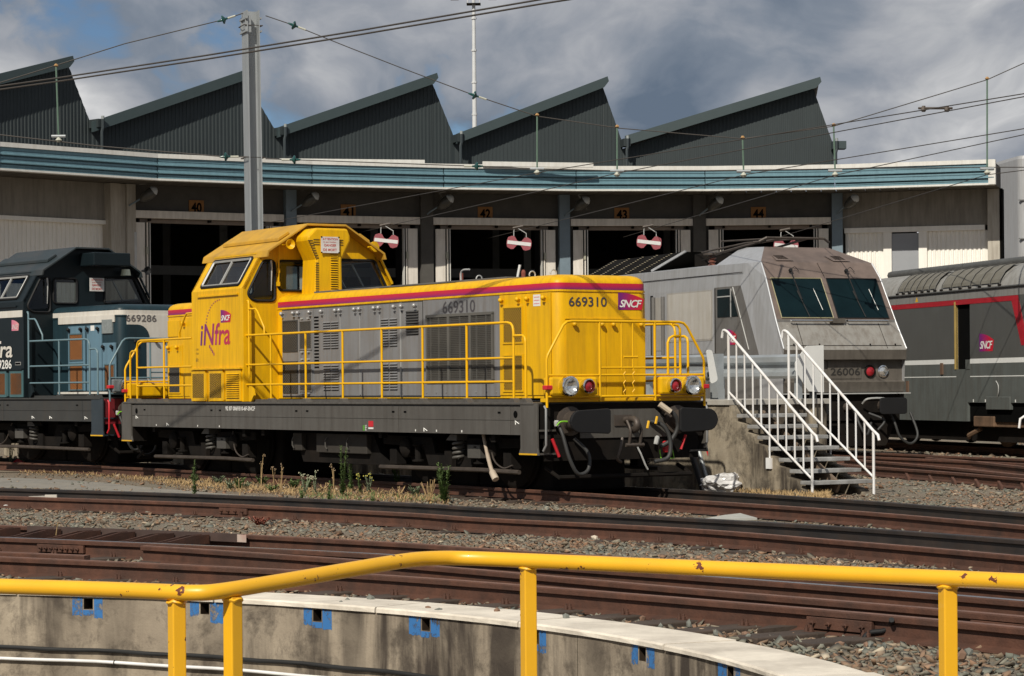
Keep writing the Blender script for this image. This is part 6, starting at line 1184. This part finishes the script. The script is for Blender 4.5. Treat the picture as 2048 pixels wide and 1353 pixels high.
# ================================================================== BACKGROUND BUILDINGS AND MASTS
def silo():
    c = at(2076, 500, 118); root = empty('silo', (c.x, c.y, 0), .12, 'pale grey ribbed metal silo block behind the engine shed', 'building'); M = MB; s = mat('silo_sheet', (.33, .335, .345), .5, var=.06, dirt=(.22, .2, .19), dirt_amt=.5, scale=.4)
    w = 1.35; zt = 12.1
    q = rrect(-w, w, -1.5, 3, .35, 5); q2 = []
    b = M(); m_ = len(q); b.add([(x, y, z) for z in (GZ, zt-.15) for x, y in q]+[(x*.96, y*.98, zt) for x, y in q], [(j, (j+1)%m_, m_+(j+1)%m_, m_+j) for j in range(m_)]+[(m_+j, m_+(j+1)%m_, 2*m_+(j+1)%m_, 2*m_+j) for j in range(m_)]+[tuple(2*m_+j for j in range(m_))]); b.build('silo_wall', s, root)
    for x in np.arange(-1.0, 1.05, .25): M().box(x-.03, x+.03, -1.53, -1.49, GZ, zt-.4).build('silo_rib', s, root)
    for z in (10.0, 8.2): M().box(-w-.03, w+.03, -1.54, -1.4, z, z+.05).build('silo_joint', mat('silo_joint', (.18, .18, .18)), root)
    M().box(-w-.5, -w, -.5, 1.5, GZ, 4.4).build('silo_annex', s, root)
silo()
def gasholder():
    c = at(1990, 505, 135); root = empty('lattice_frame', (c.x, c.y, 0), 0, 'distant steel lattice frame between the shed and the silo', 'frame'); m = mat('lattice_pale', (.40, .43, .46), .6)
    zt = 1.5+(768-490)*135/F_PX
    for x in (-.85, -.25, .35, .85):
        for y in (0, 1.6): MB().bar((x, y, GZ), (x, y, zt), .09, .09).build('lattice_post', m, root)
    for k in range(14):
        z = zt-.3-k*.45
        MB().bar((-.85, 0, z), (.85, 0, z), .04, .05).build('lattice_bar', m, root); MB().bar((-.85, 0, z-.45), (.85 if k % 2 else -.25, 0, z), .03, .03).build('lattice_brace', m, root)
    MB().bar((-.9, -.3, zt-1.2), (.9, -.3, zt-1.25), .05, .05).build('lattice_rail', M_dark, root); MB().tube([(-1.2, -.3, zt-.7), (0, -.3, zt-1.5)], .06, 5).build('lattice_cable', M_dark, root)
gasholder()
def light_mast():
    p = at(950, 250, 125); root = empty('floodlight_mast', (p.x, p.y, GZ), 0, 'tall slim floodlight mast rising behind the sawtooth roof', 'mast'); m = mat('mast_white', (.55, .56, .57), .45, var=.08)
    zt = 1.5+(775-0)*125/F_PX+.2; MB().tube([(0,0,0), (0,0,zt*.6), (0,0,zt)], [.17, .13, .085], 10).build('mast_pole', m, root, smooth=60)
    for z in np.arange(12, zt, 1.6): MB().lathe([(.14, 0), (.14, .08)], (.0, 0, z), (0,0,1), 8).build('mast_band', m, root)
    MB().box(-.35, .35, -.3, .3, zt-.35, zt-.3).build('mast_platform', M_dark, root); MB().bar((-1.1, 0, zt+.15), (1.1, 0, zt+.15), .07, .07).build('mast_arm', m, root)
    for x in (-.95, .95): MB().prism([(x-.2, -.15, zt-.1), (x+.2, -.15, zt-.1), (x+.16, -.1, zt+.2), (x-.16, -.1, zt+.2)], (0, .3, 0)).build('floodlight', mat('flood_grey', (.25, .25, .25)), root)
    for x in (-.3, 0, .3): MB().tube([(x, -.3, zt-.3), (x, -.3, zt+.4)], .025, 5).build('mast_rail', m, root)
light_mast()
# ================================================================== CATENARY
M_wire = mat('wire_dark', (.05, .043, .038), .6, var=.1); M_ins = mat('insulator_green', (.01, .06, .055), .2, var=.2); M_mast = mat('mast_galv', (.34, .36, .375), .5, metal=.3, var=.1, dirt=(.24, .25, .25), dirt_amt=.5, scale=.8)
MY = 50.0
def mast():
    p = at(514, 500, MY); root = empty('catenary_mast', (p.x, p.y, GZ), math.radians(-69), 'galvanised steel H-section catenary mast rising behind the yellow cab', 'mast'); M = MB; H = 9.05-GZ; L = .0
    dx = -.11                                               # the mast leans slightly
    def lean(b): b.xf = lambda x, y, z: (x, y+dx*(z/H)*.8, z); return b
    for s in (-1, 1): lean(M()).box(-.21, .21, s*.12-.011, s*.12+.011, 0, H).build('mast_flange', M_mast, root)
    lean(M()).box(-.008, .008, -.11, .11, 0, H).build('mast_web', M_mast, root)
    for z in (H-.16, H-.42): 
        for s in (-1, 1): lean(M()).bar((-.25, s*.15, z), (.25, s*.15, z), .03, .035).build('clamp_bar', M_mast, root)
    for s in (-1, 1): lean(M()).box(s*.175-.012, s*.175+.012, -.16, -.04, H-.44, H-.12).build('clamp_block', M_mast, root)
    for z in (H-.3, H-2.93): lean(M()).tube([(-.2, -.19, z), (.2, -.19, z), (.2, .19, z), (-.2, .19, z)], .012, 5, closed=True).build('clamp_rod', M_steel, root)
    M().box(-.4, .4, -.4, .4, -.15, .02).build('mast_footing', M_pl, root)
mast()
def insulator(parent, p, d):
    d = Vector(d).normalized(); p = Vector(p)
    MB().lathe([(.015, -.12), (.026, -.05), (.026, -.025), (.082, -.015), (.09, .01), (.045, .04), (.022, .055), (.015, .11)], p, d, 14).build('insulator', M_ins, parent, smooth=50)
    MB().tube([p+d*.10, p+d*.26], .022, 6).build('insulator_cap', mat('ins_cap', (.40, .40, .34), .6), parent)
def span(name, pts, r, label, ins=(), sag=6):
    root = empty(name, pts[0], 0, label, 'wire', 'overhead wires'); o = Vector(pts[0]); q = [Vector(p)-o for p in pts]
    MB().tube(q, r, 5).build('wire', M_wire, root)
    for p, d in ins: insulator(root, Vector(p)-o, d)
    return root
def lin(a, b, t): return Vector(a).lerp(Vector(b), t)
A_ = lambda x, y, Y=MY: at(x, y, Y)
span('span_wire', [A_(-180, 222, 50), A_(0, 166, 50), A_(120, 129), A_(250, 88), A_(447, 40), A_(490, 26)], .011, 'upper span wire running from the mast head over the left roof', [(A_(447, 40), (A_(490, 26)-A_(447, 40)))])
span('span_wire', [A_(-180, 255), A_(0, 270), A_(200, 293), A_(450, 314), A_(498, 314)], .012, 'lower span wire running from the mast across the left fascia', [(A_(452, 314), (1, 0, 0))])
top = [(532, 32), (588, 51), (700, 96), (800, 135), (949, 191), (1075, 233), (1240, 257), (1486, 278), (1668, 253), (1975, 160), (2048, 127), (2250, 30)]
span('span_wire', [A_(*p) for p in top], .010, 'upper span wire sagging from the mast head across to the right', [(A_(588, 51), A_(640, 71)-A_(588, 51)), (A_(949, 191), A_(990, 205)-A_(949, 191))])
low = [(532, 318), (590, 320), (955, 333), (1075, 338), (1235, 342), (1490, 342), (1670, 338), (1975, 335), (2048, 335), (2250, 333)]
span('span_wire', [A_(*p) for p in low], .010, 'lower span wire crossing in front of the blue fascia', [(A_(590, 320), (-1, 0, 0)), (A_(955, 333), (-1, 0, 0))])
for (xa, ya), (xb, yb), nm in (((1075, 233), (1075, 340), 'in front of the roof valley right of the floodlight mast'), ((1235, 256), (1235, 344), 'before the steep side of the fourth sawtooth'), ((1486, 278), (1488, 345), 'before the middle of the last sawtooth'), ((1668, 253), (1671, 344), 'at the end of the last sawtooth'), ((1975, 160), (1975, 340), 'at the end of the blue fascia'), ((113, 134), (118, 275), 'before the first sawtooth over the blue locomotive')):
    p = A_(xb, yb); root = empty('span_dropper', p, 0, 'green dropper rod hung %s' % nm, 'rod', 'droppers of the span wires'); q = A_(xa, ya)-p
    MB().tube([(0,0,0), q], .018, 6).build('dropper_rod', mat('dropper_green', (.10, .16, .12), .5), root)
    MB().tube([(-.14, 0, .02), (.14, 0, .02)], .03, 6).build('dropper_clamp', M_mast, root); MB().lathe([(.03, 0), (.07, .04), (.02, .1)], (0, 0, -.1), (0,0,1), 8).build('dropper_insulator', mat('ins_cap', (.40,)*3), root)
    MB().lathe([(.02, 0), (.05, .02), (.02, .06)], q, (0,0,1), 6).build('dropper_cap', mat('cap_orange', (.35, .20, .08)), root)
WIRES = [('behind the yellow cab', (531, 447), (1075, 346), (2048, 188), 38.5), ('beside the yellow cab roof', (778, 452), (1235, 347), (2048, 194), 38.8), ('over the middle of the yellow hood', (1046, 460), (1490, 350), (2048, 258), 43), ('above the black roof louvres', (1305, 458), (1671, 351), (2048, 270), 44.4), ('just over the silver cab roof', (1575, 470), (1975, 350), (2048, 341), 49.3)]
for n, d, s, e, Ye in WIRES:
    D = at(d[0], d[1], 73.5); S_ = at(*s, MY); E = at(*e, Ye); X = E+(E-S_)*1.4
    D0 = D+(D-S_)*.25
    span('contact_wire', [D0, D, lin(D, S_, .25), lin(D, S_, .5), lin(D, S_, .75), S_, lin(S_, E, .5), E, X], .009, 'contact wire leading into the shed door %s' % n)
a = at(-120, 190, 38.6); b_ = at(1080, 0, 30.6); c_ = b_+(b_-a)*.6
span('contact_wire', [a, lin(a, b_, .25)-Vector((0,0,.03)), lin(a, b_, .5)-Vector((0,0,.04)), lin(a, b_, .75)-Vector((0,0,.03)), b_, c_], .0125, 'upper of the two heavy wires crossing the mast')
a2 = a-Vector((0, 0, .05)); b2 = b_-Vector((0, 0, .055)); span('contact_wire', [a2, lin(a2, b2, .25)-Vector((0,0,.03)), lin(a2, b2, .5)-Vector((0,0,.04)), lin(a2, b2, .75)-Vector((0,0,.03)), b2, c_-Vector((0,0,.05))], .0125, 'lower of the two heavy wires crossing the mast')
p0 = at(1838, 217, 41.6); p1 = at(1905, 217, 41.2); root = empty('wire_clamp', p0, 0, 'rusty spacer bar clamped on the contact wires at the right', 'clamp'); MB().tube([(0,0,0), p1-p0], .022, 6).build('clamp_bar', M_steel, root)
for t in (.15, .85): MB().lathe([(.03, 0), (.05, .03), (.03, .1)], (p1-p0)*t-Vector((0,0,.06)), (0,0,1), 6).build('clamp_jaw', M_steel, root)
# stop signs hung from the door wires: two joined diamonds, red with a white bar
def stop_sign(x, y, num, tilt=.12):
    p = at(x, y, 73.2); root = empty('catenary_sign', p, 0, 'red and white double-diamond stop plate %s' % num, 'sign'); s = 73.2/F_PX; S = 50*s
    pts = []
    half = [(-.50, .06), (-.46, .20), (-.30, .27), (-.20, .25), (-.09, .10), (.0, .06)]
    out = half+[(-x_, z_) for x_, z_ in reversed(half[:-1])]; out = out+[(x_, -z_) for x_, z_ in reversed(out)]
    rot = lambda a, c: (S*(a*math.cos(tilt)+c*math.sin(tilt)), S*(-a*math.sin(tilt)+c*math.cos(tilt)))
    MB().prism([(rot(a, c)[0], 0, rot(a, c)[1]) for a, c in out], (0, .02, 0)).build('sign_plate', mat('sign_red', (.27, .06, .075), .6, var=.15), root, bevel=.004)
    q = [(-.47, -.07), (.47, -.07), (.47, .07), (-.47, .07)]; MB().prism([(rot(a, c)[0], -.008, rot(a, c)[1]) for a, c in q], (0, .006, 0)).build('sign_bar', mat('sign_white', (.60, .59, .58), .5), root)
    for a in (-.24, .26):
        u, v = rot(a, .26); MB().tube([(u, 0, v), (u, 0, v+.12), (u*.25-.1, 0, .45)], .014, 5).build('sign_hanger', M_alu, root)
    MB().tube([(-.18, 0, .44), (.12, 0, .50)], .04, 6).build('sign_clip', M_steel, root)
for x, y, n in ((773, 482, 'hanging beside the yellow cab roof'), (1039, 487, 'hanging over the middle of the yellow hood'), (1299, 485, 'hanging above the black roof louvres'), (1573, 492, 'half hidden by the silver cab roof')): stop_sign(x, y, n)
# ================================================================== FOREGROUND RAILING
Y_FORE = mat('railing_yellow', (.80, .42, .012), .40, var=.05, dirt=(.55, .25, .02), dirt_amt=.25, streak=False, scale=3, coat=.3)
def chipped():
    m = Y_FORE; N = m.node_tree.nodes; L = m.node_tree.links; p = N['Principled BSDF']; src = p.inputs['Base Color'].links[0].from_socket; tc = [n for n in N if n.type == 'TEX_COORD'][0]
    n = N.new('ShaderNodeTexNoise'); n.inputs['Scale'].default_value = 14; n.inputs['Detail'].default_value = 9; n.inputs['Roughness'].default_value = .6; L.new(tc.outputs['Object'], n.inputs['Vector'])
    r = N.new('ShaderNodeValToRGB'); r.color_ramp.elements[0].position = .652; r.color_ramp.elements[1].position = .658; L.new(n.outputs[0], r.inputs[0])
    mx = N.new('ShaderNodeMix'); mx.data_type = 'RGBA'; L.new(r.outputs[0], mx.inputs['Factor']); L.new(src, mx.inputs['A']); mx.inputs['B'].default_value = (.13, .035, .015, 1); L.new(mx.outputs['Result'], p.inputs['Base Color'])
chipped()
def railing():
    root = empty('turntable_railing', at(900, 1130, 8.6), 0, 'chipped yellow tubular railing with a raised bend in the foreground', 'railing'); o = root.location.copy(); M = lambda: MB(lambda x, y, z: (x-o.x, y-o.y, z-o.z))
    key = [(-260, 1166, 8.58), (0, 1173, 8.38), (200, 1179, 8.2), (330, 1184, 8.05), (385, 1186, 8.0), (440, 1183, 8.02), (560, 1164, 8.2), (700, 1140, 8.45), (810, 1122, 8.66), (870, 1117, 8.76), (930, 1117, 8.8), (1040, 1121, 8.72), (1300, 1132, 8.42), (1700, 1149, 8.0), (2048, 1164, 7.62), (2320, 1178, 7.35)]
    pts = spline([at(*k) for k in key], 5); M().tube(pts, .0262, 18).build('top_rail', Y_FORE, root, smooth=70)
    def post(x, y, Y, ang, w=.046):
        p = at(x, y, Y); d = Vector((math.cos(ang), math.sin(ang), 0)); b = M(); z0 = -.12; q = Vector((p.x, p.y, 0)); n = Vector((-d.y, d.x, 0))
        c = [q-d*w/2-n*w/2, q+d*w/2-n*w/2, q+d*w/2+n*w/2, q-d*w/2+n*w/2]; b.add([(v.x, v.y, z0) for v in c]+[(v.x, v.y, p.z-.012) for v in c], [(0,3,2,1),(4,5,6,7),(0,1,5,4),(1,2,6,5),(2,3,7,6),(3,0,4,7)]); b.build('post', Y_FORE, root, bevel=.004)
    def weld(x, y, Y):
        p = at(x, y, Y); M().tube([(p.x+.03*math.cos(t), p.y+.03*math.sin(t), p.z-.022+random.uniform(-.003, .003)) for t in np.linspace(0, 2*math.pi, 15)[:-1]], .0055, 5, closed=True).build('weld_bead', Y_FORE, root, smooth=60)
    for q in ((354, 1190, 8.04), (466, 1186, 8.06), (1057, 1124, 8.72), (1896, 1160, 7.8)): weld(*q)
    post(354, 1190, 8.04, .55); post(466, 1186, 8.06, -.75); post(1057, 1124, 8.72, .40); post(1896, 1160, 7.8, .28)
    for x, y, Y in ((420, 1186, 8.0), (485, 1178, 8.08)): pass
railing()
# ================================================================== PLANTS AND LITTER
G_WEED = mat('weed_green', (.10, .155, .045), .7, var=.3, scale=20); G_DRY = mat('straw', (.38, .26, .125), .85, var=.25, scale=10); G_PALE = mat('weed_pale', (.22, .26, .16), .8, var=.2)
def weed(px, py, h, label, leafm, n=3, spread=.05, leaf=.045, top=None, group='weeds along the yellow locomotive'):
    h *= 1.4; leaf *= 1.25
    py += 15 if 380 < px < 900 and py < 1003 else 0; p = gnd(px, py, GZ); root = empty('weed', p, random.uniform(0, 6), label, 'weed', group); st = MB(); lf = MB(); fl = MB()
    for k in range(n):
        a = random.uniform(0, 6.28); hh = h*random.uniform(.65, 1); t = Vector((math.cos(a)*spread*random.uniform(.3, 1.4), math.sin(a)*spread, hh)); c = [Vector((0,0,-.03)), t*.5+Vector((random.uniform(-.01, .01), 0, 0)), t]; st.tube(c, [.006, .005, .004], 4)
        for j in range(int(hh/.0045) if leafm is not G_DRY else int(hh/.06)):
            f = random.uniform(.08, 1); q = c[0].lerp(t, f); b = random.uniform(0, 6.28); L_ = leaf*(1.15-f*.6)*random.uniform(.6, 1.2); d = Vector((math.cos(b), math.sin(b), random.uniform(.2, 1.1))).normalized(); s = Vector((-d.y, d.x, 0)).normalized()*L_*.2
            lf.add([q, q+d*L_*.5+s, q+d*L_, q+d*L_*.5-s], [(0,1,2,3)])
        if top:
            for j in range(5): fl.lathe([(.003, 0), (.009, .006), (.007, .014), (.002, .018)], t+Vector((random.uniform(-.03, .03), random.uniform(-.03, .03), random.uniform(-.05, .01))), (0,0,1), 5)
    st.build('stem', leafm, root); lf.build('foliage', leafm, root, fix=False)['kind'] = 'stuff'
    if top: fl.build('flower', top, root)['kind'] = 'stuff'
FLW = mat('flower_cream', (.42, .40, .28), .8); FLY = mat('flower_yellow', (.45, .40, .08), .7)
weed(390, 977, .42, 'slim green weed standing alone below the cab grilles', G_WEED, 2, .02, .05)
weed(685, 978, .55, 'tall pair of bushy green weeds under the battery box', G_WEED, 3, .06, .055); weed(702, 968, .50, 'narrow upright green weed behind the tall pair', G_WEED, 2, .03, .05)
weed(658, 998, .26, 'short green weed close to the black rail', G_WEED, 2, .03, .05); weed(610, 972, .26, 'pale silvery weed with cream flower heads', G_PALE, 5, .10, .03, FLW); weed(632, 970, .24, 'small silvery weed with cream buds beside the larger one', G_PALE, 3, .05, .03, FLW)
weed(722, 972, .24, 'little weed dotted with yellow flowers', G_WEED, 3, .06, .04, FLY); weed(738, 970, .22, 'dry yellow-flowered weed leaning right', G_PALE, 3, .06, .04, FLY); weed(800, 968, .36, 'spreading green weed near the near bogie', G_WEED, 5, .16, .05)
weed(890, 990, .40, 'dense bright green feathery weed by the near bogie', G_WEED, 5, .09, .07); weed(860, 990, .24, 'pale tuft of dry grass beside the feathery weed', G_DRY, 12, .10, .04); weed(745, 992, .16, 'low green sprout beside the rail', G_WEED, 2, .03, .04); weed(605, 985, .15, 'low green sprout under the pale weed', G_WEED, 3, .03, .04)
for px, py, h in ((523, 960, .42), (550, 962, .26), (562, 965, .36), (668, 968, .34), (480, 975, .2)): weed(px, py, h, 'thin brown dead stalk with seed heads beside the yellow locomotive', G_DRY, 2, .05, .03, mat('seed_brown', (.25, .17, .10)), 'dead stalks along the yellow locomotive')
weed(20, 934, .40, 'pale spindly weed at the end of the red marker', G_PALE, 5, .10, .03, FLW, 'weeds by the blue locomotive'); weed(48, 933, .22, 'bushy grey-green weed behind the red marker', G_PALE, 14, .20, .04, None, 'weeds by the blue locomotive'); weed(205, 944, .25, 'dry rust coloured weed between the two diesel locomotives', G_DRY, 10, .16, .04, None, 'weeds by the blue locomotive'); weed(165, 942, .24, 'dry pale stalk beside the rust coloured weed', G_DRY, 3, .05, .03, None, 'weeds by the blue locomotive')
weed(1460, 958, .42, 'dead brown climbing weed against the platform wall', mat('weed_brown', (.16, .10, .06), .85), 14, .18, .05, None, 'weeds at the platform'); weed(110, 1094, .2, 'dead stalk growing between the check rail chairs', G_DRY, 1, .04, .03, None, 'weeds between the rails'); weed(520, 1050, .06, 'small red-brown weed beside the pale block', mat('weed_red', (.22, .07, .045), .8), 14, .12, .06, None, 'weeds between the rails')
for k in range(24):
    t = k/23; weed(395+490*t+random.uniform(-9, 9), 966+26*t+random.uniform(-7, 9)-15, random.uniform(.05, .13), 'low tangled weed rooted in the ballast along the yellow locomotive', random.choice([G_WEED, G_PALE, G_DRY]), random.randint(5, 9), .10, .06, None, 'low weeds along the yellow locomotive')
def blades(name, pix, count, h, spread, mats, label=None):
    vs = []; fs = []
    for k in range(count):
        i = random.randrange(len(pix)-1); t = random.random(); a, b = pix[i], pix[i+1]; x = a[0]+(b[0]-a[0])*t; y = a[1]+(b[1]-a[1])*t+random.uniform(-1, 1)*spread
        p = gnd(x, y, GZ-.01); g = random.uniform(0, 6.28); hh = h*random.uniform(.3, 1); l = Vector((random.gauss(0, .5), random.gauss(0, .5), 1)).normalized()*hh; w = Vector((math.cos(g), math.sin(g), 0))*.008; n = len(vs)
        vs += [p-w, p+w, p+l*.6+w*.6, p+l+Vector((random.uniform(-.02, .02), 0, -.01)), p+l*.6-w*.6]; fs.append((n, n+1, n+2, n+3, n+4))
    me = bpy.data.meshes.new(name); me.from_pydata(vs, [], fs); me.materials.append(mats); o = place(me, name); return tag(o, label, 'grass', kind='stuff')
blades('dry_grass', [(40, 936), (230, 946), (400, 966), (600, 980), (900, 997)], 4200, .10, 9, G_DRY, 'dry straw grass along the edge of the locomotive track')
blades('dry_grass', [(330, 968), (650, 990), (900, 1002)], 1500, .06, 7, G_DRY, 'thin straw grass on the dusty strip')
blades('dry_grass', [(1420, 975), (1520, 985), (1625, 994), (1660, 995)], 2300, .13, 7, G_DRY, 'tall straw grass at the foot of the platform steps')
blades('dry_grass', [(40, 940), (230, 950), (400, 970), (600, 984), (900, 1000)], 3600, .07, 10, mat('straw_brown', (.20, .13, .07), .9, var=.3, scale=8), 'short brown dead grass mixed with the straw')
blades('green_grass', [(600, 992), (900, 1000)], 400, .09, 6, G_WEED, 'sparse green grass among the straw')
def rock(px, py, s, m, label, name='loose_stone', z=GZ, cat='stone', group=None):
    p = gnd(px, py, z); bm = bmesh.new(); bmesh.ops.create_icosphere(bm, subdivisions=1, radius=.5)
    for v in bm.verts: v.co = Vector((v.co.x*s[0], v.co.y*s[1], v.co.z*s[2]))*random.uniform(.6, 1.25)
    me = bpy.data.meshes.new(name); bm.to_mesh(me); bm.free(); me.materials.append(m); o = place(me, name, None, (p.x, p.y, z+s[2]*.35), (0, 0, random.uniform(0, 3))); return tag(o, label, cat, group)
P_ST = mat('stone_cream', (.55, .48, .38), .9, var=.15, bump=.3); 
rock(150, 1017, (.07, .06, .14), P_ST, 'pale pointed stone standing beside the near rail'); rock(540, 1033, (.17, .08, .08), mat('block_white', (.60, .57, .50), .8), 'pale broken block lying beside the rusty rail')
rock(1378, 1020, (.11, .09, .07), P_ST, 'cream lump lying between the tracks near the flat board'); rock(1197, 1047, (.07, .06, .05), P_ST, 'cream pebble lying between the two nearest loco rails'); rock(1190, 1080, (.08, .07, .06), P_ST, 'larger cream pebble in front of the rusty rail'); rock(1812, 1283, (.085, .07, .07), P_ST, 'pale stone lying beside the black cable end'); rock(1917, 1068, (.10, .07, .06), mat('can_white', (.62, .63, .66), .4), 'crushed white and blue drink can between rails', 'crushed_can', cat='can')
rock(1562, 1252, (.045, .04, .05), mat('stone_grey', (.33, .35, .35), .9), 'grey stone perched on the fishplate ballast')
for k in range(26):
    px = random.uniform(640, 2040); py = 1200+max(0, (px-600))*.078+random.uniform(-8, 6)
    if px > 1300: py += random.uniform(0, (px-1300)*.05)
    rock(px, py, tuple(random.uniform(.04, .075) for _ in range(3)), random.choice([mat('stone_rust', (.20, .12, .08), .9, var=.2), mat('stone_green', (.16, .165, .145), .9, var=.2), MATS['stone_green']]), 'large loose ballast stone on the strip beside the nearest rail', group='large stones beside the nearest rail')
# board, cable, plank, pipes, bag, marker
def thing1(name, b, m, label, cat, **k): return tag(b.build(name, m, **k), label, cat)
p = gnd(1395, 1040, GZ+.04); q = gnd(1515, 1036, GZ+.05); thing1('flat_board', MB().prism([p, q, q+Vector((-.15, .5, .03)), p+Vector((.35, .45, .03))], (0, 0, -.025)), mat('board_grey', (.36, .36, .33), .85, var=.15), 'weathered flat grey board lying between two rails', 'board')
cb = [gnd(1784, 1240, RZ-.02), gnd(1782, 1252, 0), gnd(1768, 1262, GZ+.06), gnd(1745, 1265, GZ+.05), gnd(1732, 1272, GZ+.03), gnd(1729, 1282, GZ)]; thing1('cable_end', MB().tube(spline(cb, 5), .017, 8), M_black, 'black rubber cable bending down from the nearest rail', 'cable', smooth=60)
p = gnd(1515, 1270, GZ); q = gnd(1640, 1262, GZ); thing1('wood_plank', MB().prism([p+Vector((0,0,.035)), q+Vector((0,0,.045)), q+Vector((.05,.2,.045)), p+Vector((.1,.25,.035))], (0, 0, -.05)), M_wood, 'dark wooden plank end half buried beside the nearest rail', 'plank')
p = gnd(1409, 981, GZ); thing1('leaning_pipe', MB().tube([p, p+Vector((-.27, .30, .95))], .065, 12), mat('pipe_black', (.03, .03, .032), .5), 'thick dark pipe leaning against the platform corner', 'pipe', smooth=60)
p2 = p+Vector((.10, .03, 0)); thing1('leaning_tube', MB().tube([p2, p2+Vector((-.25, .3, .95))], .035, 8), M_galv, 'thin grey tube leaning beside the thick dark pipe', 'tube', smooth=60)
p = gnd(1434, 981, GZ); thing1('red_bar', MB().bar(p+Vector((0, 0, .2)), p+Vector((-.2, .22, .85)), .03, .03), M_redp, 'thin red bar leaning on the platform wall', 'bar')
def bag():
    p = gnd(1452, 984, GZ); bm = bmesh.new(); bmesh.ops.create_icosphere(bm, subdivisions=4, radius=.5)
    from mathutils import noise as nz
    for v in bm.verts:
        d = 1+.5*nz.noise(v.co*3.2)+.22*nz.noise(v.co*9); v.co = Vector((v.co.x*.62*d, v.co.y*.40*d, max(-.12, v.co.z*.30*d)))
    me = bpy.data.meshes.new('plastic_bag'); bm.to_mesh(me); bm.free(); me.materials.append(mat('plastic_film', (.55, .54, .54), .22, var=.2, coat=.6)); o = place(me, 'plastic_bag', None, (p.x, p.y+.1, GZ+.12)); tag(o, 'crumpled translucent plastic sheeting heaped against the platform wall', 'plastic bag')
bag()
p = gnd(-20, 938, GZ); q = gnd(18, 933, GZ+.05); r = gnd(54, 928, GZ+.09); root = empty('red_marker', p, 0, 'red paddle-shaped marker lying beside the blue locomotive', 'marker'); MB().bar((0,0,.02), q-p, .04, .03).build('marker_handle', M_redp, root); MB().prism([q-p, q-p+Vector((.1, -.12, .0)), r-p, q-p+Vector((.15, .15, .14))], (0,0,.012)).build('marker_blade', M_redp, root)
p = gnd(60, 1003, GZ+.05); q = gnd(100, 990, RZ+.03); root = empty('point_lever', p, 0, 'small pale metal lever lying on the rusty rail', 'lever'); MB().bar((0,0,.06), q-p+Vector((0,0,-.02)), .025, .02).build('lever_bar', mat('lever_cream', (.50, .46, .40), .7), root); MB().box(q.x-p.x-.06, q.x-p.x+.10, q.y-p.y-.03, q.y-p.y+.03, .03, q.z-p.z).build('lever_foot', MATS['lever_cream'], root)
def paper(px, py, l, label): p = gnd(px, py, GZ+.03); thing1('litter', MB().prism([p, p+Vector((l, .02, .01)), p+Vector((l*.9, .12, .03)), p+Vector((.03, .10, .02))], (0,0,.006)), mat('litter_white', (.58, .56, .54), .7), label, 'litter')
paper(8, 1012, .16, 'torn white scrap lying left of the pointed stone'); paper(72, 1009, .17, 'flat white strip of litter in front of the rusty rail')
p = gnd(2040, 880, .3); root = empty('hooked_rail', gnd(2046, 960, GZ), 0, 'white hooked handrail end standing at the right edge', 'handrail'); o = root.location; MB().tube([(-.05, 0, .85), (-.03, 0, 1.0), (.06, 0, 1.06), (.5, .05, 1.07), (.5, .05, 0)], .022, 8).build('rail_tube', M_wrail, root, smooth=60)
